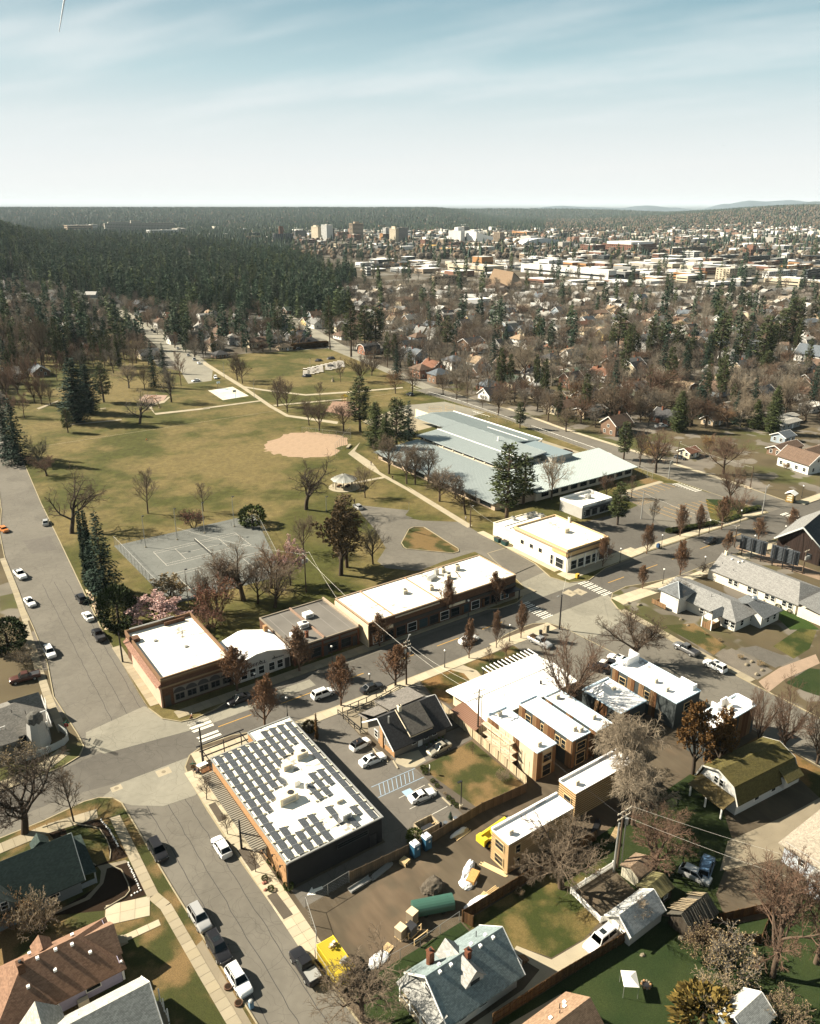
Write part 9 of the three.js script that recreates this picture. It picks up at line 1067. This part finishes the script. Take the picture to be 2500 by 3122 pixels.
let lodBare=bareTree(501,{trunk:6,r:.28,kids:[9,7,6],from:[.25,.25,.15],ang:[52,40,42],angTop:[26,40,42],ratio:[.95,.52,.5],low:1,high:.6,pull:[0,.1,.04,0],gnarl:.22,thin:[.6,.7,.9]});
let lodPine=[0,1,2].map(v=>evergreen(601+v,{r:.35,from:[.2,.12,.05][v],step:.75,n:7,rad:[2.4,2.8,3][v],shape:t=>(v<2?mh.pow(1.02-t,.5)*(.65+.35*mh.sin(t*3)):mh.pow(1.01-t,.8)),rise:t=>(v<2?.1+.5*t:-.1+.4*t),droop:.5,dense:2.6,leaf:.85,loose:.7,tuft:v<2,gap:.08}));
let one=g=>mergeGeometries([g.trunk,g.crown]);let bareG=one(lodBare),pineG=lodPine.map(one);
let decid=[],conif=[];
for(let i=0;i<60000;i++){
let s=330+2000*mh.pow(SR(),1.25),a=lerp(-.66,.66,SR()),t=a*s,[x,z]=world(s,t);if(inPark(x,z)||inRoad(x,z))continue;
if(s>1000&&SR()<.35&&a>-.1)continue;let f=forest(s,a),far=s>960-120*mh.max(0,a),n=fbm(x/70,z/70,2,0,5);let pC=f>.3?.75*f*sm(.3,.5,n):wood(s,a)?.14:far?.012:a<-.1?.1:a>.25?.05:.032,pD=f>.3?.12:far?.05:.5;pD*=.5+n;pC*=.4+1.2*n;
let u=SR();if(u<pC){if(!free(x,z,f>.3?1.9:1.6))continue;mark(x,z,f>.3?2+1.4*SR():1.4);conif.push([s,x,z]);}else if(u<pC+pD){if(!free(x,z,2.6))continue;mark(x,z,2.2);decid.push([s,x,z]);}
}
decid.sort((p,q)=>p[0]-q[0]);conif.sort((p,q)=>p[0]-q[0]);
let dTint=[['brown',[kM.brown,kM.tan]],['grey',[kM.brown,kM.grey]],['reddish',[kM.brown,kM.red]],['pale',[kM.grey,kM.pale]],['dark',[kM.dark,kM.brown]],['orange brown',[kM.brown,kM.orange]]];
decid.slice(0,110).forEach(([s,x,z])=>{let[n,look]=dTint[mh.floor(SR()*(SR()<.2?6:5))],h=7+7*SR();tree(SR()<.6?'maple':'broad',[x,land(x,z),z],h,h*(.75+.35*SR()),n+' bare tree between the houses of the neighbourhood',{look,group:'bare trees of the wooded neighbourhood'});});
conif.slice(0,120).forEach(([s,x,z])=>{let k=['ponderosa','pine','ponderosa','spruce','pine'][mh.floor(SR()*5)],h=14+12*SR();tree(k,[x,land(x,z),z],h,0,(k==='spruce'?'dark spruce':k==='pine'?'dark broad pine':'tall narrow pine')+' of the wooded neighbourhood and the pine wood edge',{group:'conifers of the neighbourhood and wood edge'});});
let tw=[[.5,.41,.31],[.62,.54,.42],[.55,.39,.28],[.78,.68,.53],[.4,.34,.28]],gr=[[1,1,1],[.8,.95,.9],[1.2,1.15,.8],[.7,.85,.85]];
scatter('bare_woodland','countless bare trees filling the neighbourhood behind the nearest ones','bare trees',bareG,mat([.24,.24,.24],{vertexColors:!0}),decid.slice(110).map(([s,x,z],i)=>{let h=(7+7*hs(i,2,2))/lodBare.h;return[x,land(x,z),z,h,h*1.1];}),tw);
pineG.forEach((g,v)=>scatter('pine_wood','dense dark pine wood behind the park, merging into one mass','pine wood',g,mat([.06,.08,.05],{vertexColors:!0}),conif.slice(120).filter((_,i)=>i%3===v).map(([s,x,z],i)=>{let h=(15+13*hs(i,v,3))/20;return[x,land(x,z),z,h,h*(.85+.4*hs(i,v,4))];}),gr).name=['pine_wood','pine_wood_001','pine_wood_002'][v]);
// downtown beyond the houses
let cityM={white:[.5,.5,.48],cream:[.42,.37,.28],brick:[.16,.085,.06],tan:[.28,.22,.16],grey:[.17,.175,.175],dark:[.05,.058,.06],concrete:[.3,.28,.24],orange:[.3,.16,.07],yellow:[.42,.28,.08]},cityRoof={white:[.62,.62,.6],grey:[.25,.25,.24],dark:[.08,.085,.09],pale:[.42,.41,.38]};
let cm=c=>mat(cityM[c]??c,{ro:.85}),cr=c=>mat(cityRoof[c]??c,{ro:.8}),builtUp=[];
function tower(r,x0,xm,x1,yt,yb,label,wall,o={}){
let p=at(r,xm,yb,0),D=mh.hypot(p[0],p[2]),per=D/FOCAL/2.697,h=o.h??tall(p,r,yt),d=mh.max(6,((xm-x0)*per)/.6),w=mh.max(6,((x1-xm)*per)/.8),t=tg((o.category??'city building').replace(' ','_'),label,o.category??'building',[p[0],land(p[0],p[2])-1,p[2]],o.ry??0);builtUp.push([p[0]+w/2,p[2]-d/2,mh.hypot(w,d)/2]);
mb().box(w/2,0,-d/2,w,h+1,d).as('wall',cm(wall),t);mb().box(w/2,h+1,-d/2,w-.6,.3,d-.6).as('roof',cr(o.roof??'white'),t);let c=mb();for(let[x,z,a,b]of[[w/2,0,w+.3,.5],[w/2,-d,w+.3,.5],[0,-d/2,.5,d-.5],[w,-d/2,.5,d-.5]])c.box(x,h+.9,z,a,.9,b);c.as('parapet',cm(wall),t);
let n=o.floors??mh.max(1,mh.round(h/4)),gm=o.glassM??M.glass,f=h/n;for(let k=0;k<n;k++){let y=1+k*f+f*.3,wh=f*(o.band??.42);if(o.plain!=='right')o.grid?Array.from({length:mh.max(2,mh.round(w/5))},(_,i)=>put('window',bG(+(w/mh.round(w/5+.5)*.5).toFixed(1),+wh.toFixed(1),.3),gm,t,[((i+.5)*w)/mh.max(2,mh.round(w/5)),y,.1])):put('window_band',bG(+(w*.92).toFixed(1),+wh.toFixed(1),.3),gm,t,[w/2,y,.1]);if(o.plain!=='left')o.grid?Array.from({length:mh.max(2,mh.round(d/5))},(_,i)=>put('window',bG(.3,+wh.toFixed(1),+(d/mh.round(d/5+.5)*.5).toFixed(1)),gm,t,[-.1,y,(-(i+.5)*d)/mh.max(2,mh.round(d/5))])):put('window_band',bG(.3,+wh.toFixed(1),+(d*.92).toFixed(1)),gm,t,[-.1,y,-d/2]);}
if(o.ribs){let B=mb();for(let k=0;k<=o.ribs;k++)B.box((w*k)/o.ribs,1,.4,w/o.ribs/3,h,.8);for(let k=0;k<=mh.round((o.ribs*d)/w);k++)B.box(-.4,1,(-d*k)/mh.max(1,mh.round((o.ribs*d)/w)),.8,h,w/o.ribs/3);B.as('ribs',cm(o.ribC??wall),t);}
if(o.box)for(let[u,v,a,b,q]of o.box)mb().box(w*u,h+1.2,-d*v,w*a,q,d*b).as('roof_house',cm(o.boxC??wall),t);else if(w>10)mb().box(w*.5,h+1.2,-d*.5,mh.min(8,w*.3),2.2,mh.min(8,d*.3)).as('roof_house',cm('concrete'),t);return Object.assign(t,{w,d,h});
}
{let t=tower('O2',572,590,714,415,505,'dark ribbed steam plant with two tall brick chimneys','grey',{floors:1,plain:'right',ribs:9,ribC:'dark',roof:'dark',category:'power plant'});for(let x of[.36,.47]){mb().tube([t.w*x,t.h,-t.d/2],[t.w*x,t.h*1.75,-t.d/2],3.4,2.8,10).as('chimney',cm('brick'),t);}}
tower('O2',880,945,968,356,462,'cream hotel tower with stepped roof left of the white tower','cream',{floors:11,grid:!0,band:.35,box:[[.5,.5,.9,.4,4]]});
{let t=tower('O2',966,1016,1061,342,472,'tallest white tower with striped left face','white',{floors:16,band:.35,plain:'right'});}
tower('O2',1060,1066,1079,370,470,'narrow dark tower right behind the tallest white one','dark',{floors:6});tower('O2',1198,1228,1308,330,472,'striped brown tower with cap right of the tallest white tower','tan',{floors:13,band:.5,box:[[.5,.5,.4,.4,5]]});tower('O2',748,756,837,388,446,'grey slab block left of the cream hotel','grey',{floors:7});tower('O2',352,366,453,436,494,'wide brown block left of the steam plant','tan',{floors:5,grid:!0});tower('O2',366,375,452,412,470,'dark block behind the wide brown one','dark',{floors:4});
tower('O2',1475,1500,1536,366,470,'white banded office tower in the right cluster','white',{floors:10});tower('O2',1528,1582,1604,374,492,'cream art deco tower with stepped top','cream',{floors:13,grid:!0,band:.4,box:[[.5,.5,.5,.5,6]]});tower('O2',1596,1604,1677,366,482,'grey tower right of the art deco one','grey',{floors:12});tower('O2',1182,1238,1290,422,476,'brick block in front of the striped tower','brick',{floors:6,grid:!0});tower('O2',1098,1110,1187,400,456,'low brown block behind the brick one','brick',{floors:4});tower('O2',1446,1500,1530,414,470,'orange brick block before the white banded tower','orange',{floors:5,grid:!0});tower('O2',1355,1395,1420,420,452,'small white block left of the orange brick one','white',{floors:3});tower('O2',780,830,912,462,492,'long brick warehouse below the grey slab','brick',{floors:2,grid:!0});tower('O2',935,965,1004,470,510,'white cube before the tallest white tower','white',{floors:2});tower('O2',725,760,838,538,572,'brown barrel roofed hall at the city edge','tan',{floors:1,roof:'grey'});tower('O2',880,900,1023,556,590,'long dark brick building at the city edge','brick',{floors:2,grid:!0,roof:'dark'});tower('O2',1068,1090,1246,498,534,'long cream low building in mid city','cream',{floors:2});tower('O2',1330,1345,1376,690,760,'white narrow block beside the pines','white',{floors:3});tower('O2',1376,1400,1600,668,700,'long low glass roofed building behind the pines','grey',{floors:1,roof:'pale'});tower('O2',1096,1110,1196,698,724,'low white building at the pine wood corner','white',{floors:1});
{let t=tower('O3',350,444,474,392,490,'white twin slab hotel, left wing','white',{floors:12,grid:!0,band:.3,box:[[.5,.4,.9,.3,9]]});tower('O3',470,545,573,394,490,'white twin slab hotel, right wing','white',{floors:12,grid:!0,band:.3});tower('O3',418,470,512,358,470,'grey lift tower behind the white twin slab','grey',{floors:12});}
{let p=at('O3',288,412,0),t=tg('clock_tower','slim clock tower with pointed roof left of the white twin slab','clock tower',p),h=tall(p,'O3',366),s=8;mb().box(0,0,0,s,h,s).as('shaft',cm('concrete'),t);mb().tube([0,h,0],[0,h+13,0],s*.72,.2,4).as('spire',cm('dark'),t);for(let[x,z,ry]of[[0,s/2+.1,0],[-s/2-.1,0,-Q]]){let f=put('clock_face',new X3.CircleGeometry(2.6,18),M.paint,t,[x,h-5,z],ry);mb().box(0,0,.1,.3,2,.1).as('hand',M.black,f);}}
tower('O3',717,762,797,403,508,'brown apartment tower right of the white tent','tan',{floors:14,band:.45});tower('O3',948,1018,1076,436,496,'long white hotel before the curved roof','white',{floors:8,grid:!0});tower('O3',885,985,1082,396,428,'arena with white roof and orange band','orange',{floors:1,band:.3});tower('O3',1252,1262,1324,410,460,'dark glass block in the right cluster','dark',{floors:6});tower('O3',1442,1512,1570,448,504,'white office with dark window bands','white',{floors:5,band:.5});tower('O3',1446,1520,1640,508,572,'large red brick block right of centre','brick',{floors:5,grid:!0});tower('O3',1586,1618,1634,398,450,'tan tower at the right of the cluster','tan',{floors:9});tower('O3',190,240,258,510,545,'small yellow building in mid city','yellow',{floors:2});tower('O3',288,350,382,534,572,'yellow brown building with white roof, left','yellow',{floors:3,grid:!0});tower('O3',380,450,520,540,570,'yellow brown building with white roof, right','orange',{floors:2});tower('O3',112,150,182,466,512,'brick block left of the white twin slab','brick',{floors:5,grid:!0});tower('O3',275,300,380,462,505,'brown block before the clock tower','tan',{floors:4,grid:!0});tower('O3',350,380,466,486,528,'dark brick block before the white twin slab','brick',{floors:4});tower('O3',106,150,192,508,545,'orange brick low block','orange',{floors:3});
{let p=at('O3',572,492,0),t=tg('white_pavilion','white sloping pavilion tent beside the brown apartment tower','pavilion',p),L=78;mb().quad([0,28,-40],[0,28,0],[L,3,30],[L,3,-30]).quad([0,0,0],[L,0,30],[L,3,30],[0,28,0]).quad([0,0,-40],[0,0,0],[0,28,0],[0,28,-40]).as('tent_cloth',mat([.7,.7,.68],{side:X3.DoubleSide}),t);mb().tube([0,0,0],[0,32,0],.8,.8,6).as('mast',M.galv,t);let q=at('O3',955,516,0),c=tg('convention_hall','long white hall with a curved roof along the river side','hall',q),W=150,n=12,B=mb();for(let k=0;k<n;k++){let f=u=>6+11*mh.sin(mh.PI*mh.pow(u,.8)),a=k/n,b=(k+1)/n;B.quad([a*W,f(a),-30],[a*W,f(a),0],[b*W,f(b),0],[b*W,f(b),-30]).quad([a*W,0,0],[b*W,0,0],[b*W,f(b),0],[a*W,f(a),0]);}B.quad([0,0,-30],[0,0,0],[0,6,0],[0,6,-30]).as('curved_roof',mat([.55,.56,.57],{side:X3.DoubleSide}),c);mb().box(W/2,2,.2,W*.9,3,.3).as('window_band',M.glass,c);}
{let w=tower('O3',1062,1655,1726,742,792,'huge white warehouse with long grey roofs','white',{h:11,floors:1,band:.2,roof:'pale',category:'warehouse'});let v=tower('O3',355,640,800,700,735,'long tan embankment building below the city','cream',{h:8,floors:1,band:.2,roof:'pale',category:'warehouse'});}
tower('O3',217,225,420,768,832,'long tan apartment row with bay fronts','tan',{floors:3,grid:!0,category:'apartment building'});tower('O3',425,430,492,770,808,'low tan building at the end of the apartment row','cream',{floors:1});
{let p=at('O3',810,826,0),t=tg('a_frame_church','brown church with a very large steep roof','church',p,Q);mb().slab([-24,.5,13],[20,.5,13],[22,17,0],[-14,15,0],.6).slab([20,.5,-13],[-24,.5,-13],[-14,15,0],[22,17,0],.6).as('roof',sg([.24,.17,.11]),t);mb().tri([20.5,0,13],[20.5,0,-13],[21,16.5,0]).tri([-22,0,-12],[-22,0,12],[-14,14,0]).as('gable_wall',cm('tan'),t);mH('brown pavilion roofed house below the large steep church roof, left',at('O3',740,878,0),0,{L:20,W:14,h:5,rise:4,roof:'hip',wall:'brick',top:'brown',chim:!1});mH('brown pavilion roofed house below the large steep church roof, right',at('O3',960,850,0),0,{L:18,W:12,h:4.4,rise:3.4,roof:'hip',wall:'tan',top:'brown',chim:!1});}
tower('O4',0,180,405,505,577,'long brick university building with white roof storey','brick',{floors:4,grid:!0,box:[[.5,.5,.9,.8,5]],boxC:'white'});tower('O4',500,505,852,534,614,'long dark framed block with pale lattice','dark',{floors:5,ribs:26,ribC:'tan',roof:'pale'});tower('O4',592,684,762,562,618,'white and grey block before the dark framed one','white',{floors:4});tower('O4',673,690,893,460,502,'long grey residential row','grey',{floors:5,grid:!0});tower('O4',600,650,765,432,462,'white low block behind the grey row','white',{floors:2});tower('O4',1112,1150,1356,545,602,'red brick hall with small tower and long roof','brick',{floors:3,grid:!0,box:[[.2,.5,.15,.8,8]],roof:'dark'});tower('O4',905,975,1200,702,792,'large tan brick apartment building at the right','cream',{floors:5,grid:!0,roof:'pale',category:'apartment building'});tower('O4',1270,1300,1600,728,780,'long white apartment building at the right','white',{floors:3,grid:!0,category:'apartment building'});tower('O4',1602,1615,1760,710,802,'dark glass block with white roof at the right edge','dark',{floors:4,roof:'white'});tower('O4',557,640,820,742,790,'orange tan low factory before the houses','orange',{floors:2});tower('O4',757,860,1004,820,866,'white low warehouse before the houses','white',{floors:1,category:'warehouse'});tower('O4',990,1050,1240,792,830,'pale low warehouse right of the white one','grey',{floors:1,category:'warehouse'});tower('O4',0,120,255,728,790,'long pale roofed shed at the left of the warehouses','grey',{floors:1,h:9,roof:'pale',category:'warehouse'});tower('O4',340,480,640,640,668,'white warehouse row in the middle of the right city','white',{floors:1,category:'warehouse'});tower('O4',640,760,1000,628,650,'long white warehouse behind the row','white',{floors:1,category:'warehouse'});tower('O4',850,880,1150,594,620,'flat white store at the brick hall','grey',{floors:1});tower('O4',1150,1180,1440,650,680,'brown walled store with white roof','brick',{floors:1});tower('O4',1420,1460,1726,680,712,'long orange walled store with white roof at the right edge','orange',{floors:1});tower('O4',885,910,1150,640,665,'tan factory with a small chimney','tan',{floors:1});tower('O4',1100,1120,1420,602,640,'long dark walled store with white roof','dark',{floors:2});
{let p=at('O4',212,588,0),a=tg('arch_bridge','white cable bridge pylon with leaning arch beside the brick university','bridge',p),h=tall(p,'O4',492),c=new X3.CatmullRomCurve3([[-2,0,8],[1,h*.6,3],[5,h,0],[9,h*.6,-3],[14,0,-8]].map(v=>new X3.Vector3(...v)));put('arch',new X3.TubeGeometry(c,24,1.1,7),M.white,a);for(let k=0;k<5;k++)mb().bar([5,h*.97,0],[30+k*14,7,-20-k*8],.3).as('cable',M.white,a);mb().bar([-30,7,15],[110,7,-66],5,1).as('deck',M.concrete,a);let q=at('O4',1640,668,0),w=tg('water_tower','flat topped water tower on a brown stem at the right','water tower',q),H=tall(q,'O4',590);mb().tube([0,0,0],[0,H*.9,0],3,2.4,12).as('stem',cm('brick'),w);mb().tube([0,H*.86,0],[0,H,0],5,14,16).as('tank',cm('dark'),w);}
tower('O1',855,872,1282,338,425,'very long pale hospital with rows of small windows on the wooded slope','concrete',{floors:7,grid:!0,band:.36,box:[[.45,.5,.15,.6,9],[.2,.5,.3,.5,5]],category:'hospital',h:34});tower('O1',505,560,702,352,412,'tan hospital wing on the slope left of the long one','tan',{floors:4,h:24});tower('O1',725,755,792,346,406,'white hospital block between the two wings','white',{floors:5,h:26});tower('O1',1190,1235,1415,396,452,'white low clinic in front of the long hospital','white',{floors:4});tower('O1',1395,1460,1520,376,436,'pale clinic tower right of the long hospital','concrete',{floors:6,grid:!0});
let CR=rng(909),low=[];for(let i=0;i<9000;i++){let s=960+2700*mh.pow(CR(),1.15),a=lerp(-.26,.6,CR()),[x0,z0]=world(s,a*s),x=mh.round(x0/26)*26+(CR()-.5)*6,z=mh.round(z0/34)*34+(CR()-.5)*6,w=12+26*CR(),d=12+22*CR();if(forest(s,a)>.15||land(x,z)>16||a<-.05-.2*sm(1900,2600,s)||fbm(x/160,z/160,2,0,3)<.4)continue;let ok=!0;for(let[u,v,q]of builtUp)if(mh.hypot(x-u,z-v)<q+mh.hypot(w,d)/2+1){ok=!1;break;}if(!ok)continue;builtUp.push([x,z,mh.hypot(w,d)/2.2]);low.push([s,x,z,w,d,4+7*CR()*CR()+(CR()<.06?9*CR():0)]);}
low.sort((p,q)=>p[0]-q[0]);
let lw=['white','brick','tan','grey','cream','white','concrete','dark','orange'],lr=['white','white','pale','white','grey','dark','pale'];
low.slice(0,200).forEach(([s,x,z,w,d,h])=>{let a=lw[mh.floor(CR()*lw.length)],b=lr[mh.floor(CR()*lr.length)],t=tg('low_city_building',`low ${a} ${h > 8 ? 'two storey block' : 'shed'} with ${b} roof on the city flats`,'building',[x,land(x,z)-.5,z],0,'low buildings of the city flats');mb().box(0,0,0,w,h,d).as('wall',cm(a),t);mb().box(0,h,0,w+.2,.35,d+.2).as('roof',cr(b),t);for(let k=0;k<(h>8?2:1);k++){put('window_band',bG(+(w*.85).toFixed(0),1.3,.2),M.glass,t,[0,1.2+k*3.6,d/2+.05]);put('window_band',bG(.2,1.3,+(d*.85).toFixed(0)),M.glass,t,[-w/2-.05,1.2+k*3.6,0]);}if(CR()<.5)mb().box(w*.2,h+.3,0,3,1.4,3).as('roof_house',M.galv,t);});
{let o=new X3.InstancedMesh(bG(1,1,1),mat([.5,.5,.48]),mh.max(1,low.length-200)),D=new X3.Object3D(),c=new X3.Color();low.slice(200).forEach(([s,x,z,w,d,h],i)=>{D.position.set(x,land(x,z)-.5,z);D.scale.set(w,h,d);D.updateMatrix();o.setMatrixAt(i,D.matrix);let k=[[1.2,1.2,1.18],[1.1,1.1,1.1],[.6,.58,.55],[.42,.26,.2],[.9,.85,.75],[.25,.26,.27]][mh.floor(hs(i,4,4)*6)];o.setColorAt(i,c.setRGB(...k));});o.name='distant_city_buildings';o.castShadow=o.receiveShadow=!0;scene.add(o);tag(o,'mass of small distant city buildings beyond the nearer rows','buildings',null,'stuff');}
{let cone=n=>{let B=mb();for(let[y,r,t]of[[.1,.26,.6],[.4,.19,1]])for(let k=0;k<n;k++){let a=(k/n)*6.2832,b=((k+1)/n)*6.2832;B.tri([mh.cos(b)*r,y,mh.sin(b)*r],[mh.cos(a)*r,y,mh.sin(a)*r],[0,t,0]);}return B.geo();},blob=mb().ball(0,.5,0,.5,.5,.5,6,4).geo(),far=[],fb=[],R=rng(31);
for(let i=0;i<90000;i++){let s=1500+7600*mh.pow(R(),1.3),a=lerp(-.62,.62,R()),[x,z]=world(s,a*s),y=land(x,z),hill=s>3200||y>14;if(forest(s,a)>.4&&s<2200)continue;let city=!hill&&a>-.14;if(R()>(city?.14:.8))continue;let east=a>.16&&s<6200,k=R()<(east?.35:city?.3:.92);(k?far:fb).push([x,y-.3,z,(k?12+11*R():7+6*R()),(k?12+9*R():8+9*R())]);}
scatter('distant_conifers','conifers covering the far ridges and the edges of the city','forest',cone(5),mat([.04,.055,.042]),far,gr);scatter('distant_bare_trees','bare tree crowns on the far hillside and in the city','trees',blob,mat([.1,.085,.068]),fb,[[1,1,1],[.8,.8,.8],[1.1,.95,.8]]);}
{
let dir=(px,py)=>fwd.clone().addScaledVector(rgt,(px-1250)/FOCAL).addScaledVector(upv,-(py-1561)/FOCAL).normalize(),P=(px,py,D)=>dir(px,py).multiplyScalar(D).add(camera.position),a=P(206,-60,34000),b=P(180,97,34000),c=new X3.LineCurve3(a,b),n=12,L=new Limbs();L.path(Array.from({length:n},(_,k)=>a.clone().lerp(b,k/(n-1))),Array.from({length:n},(_,k)=>lerp(42,12,k/(n-1))),8);let g=L.geo();tag(put('contrail_cloud',g,mat([.95,.95,.95],{ro:1})),'short white aircraft trail high at the upper left','contrail');
let p=P(2205,444,3400),pl=tg('sky_plane','tiny aircraft in the pale sky at the upper right','aircraft',p.toArray(),.6);mb().tube([-6,0,0],[5,0,0],.9,.7,8).as('fuselage',M.galv,pl);mb().box(.5,0,0,1.8,.25,12).as('wing',M.galv,pl);mb().box(-5.5,0,0,1.1,.2,4).as('tail',M.galv,pl);mb().box(-5.5,0,0,1.2,2,.2).as('fin',M.galv,pl);}
renderer.render(scene,camera);
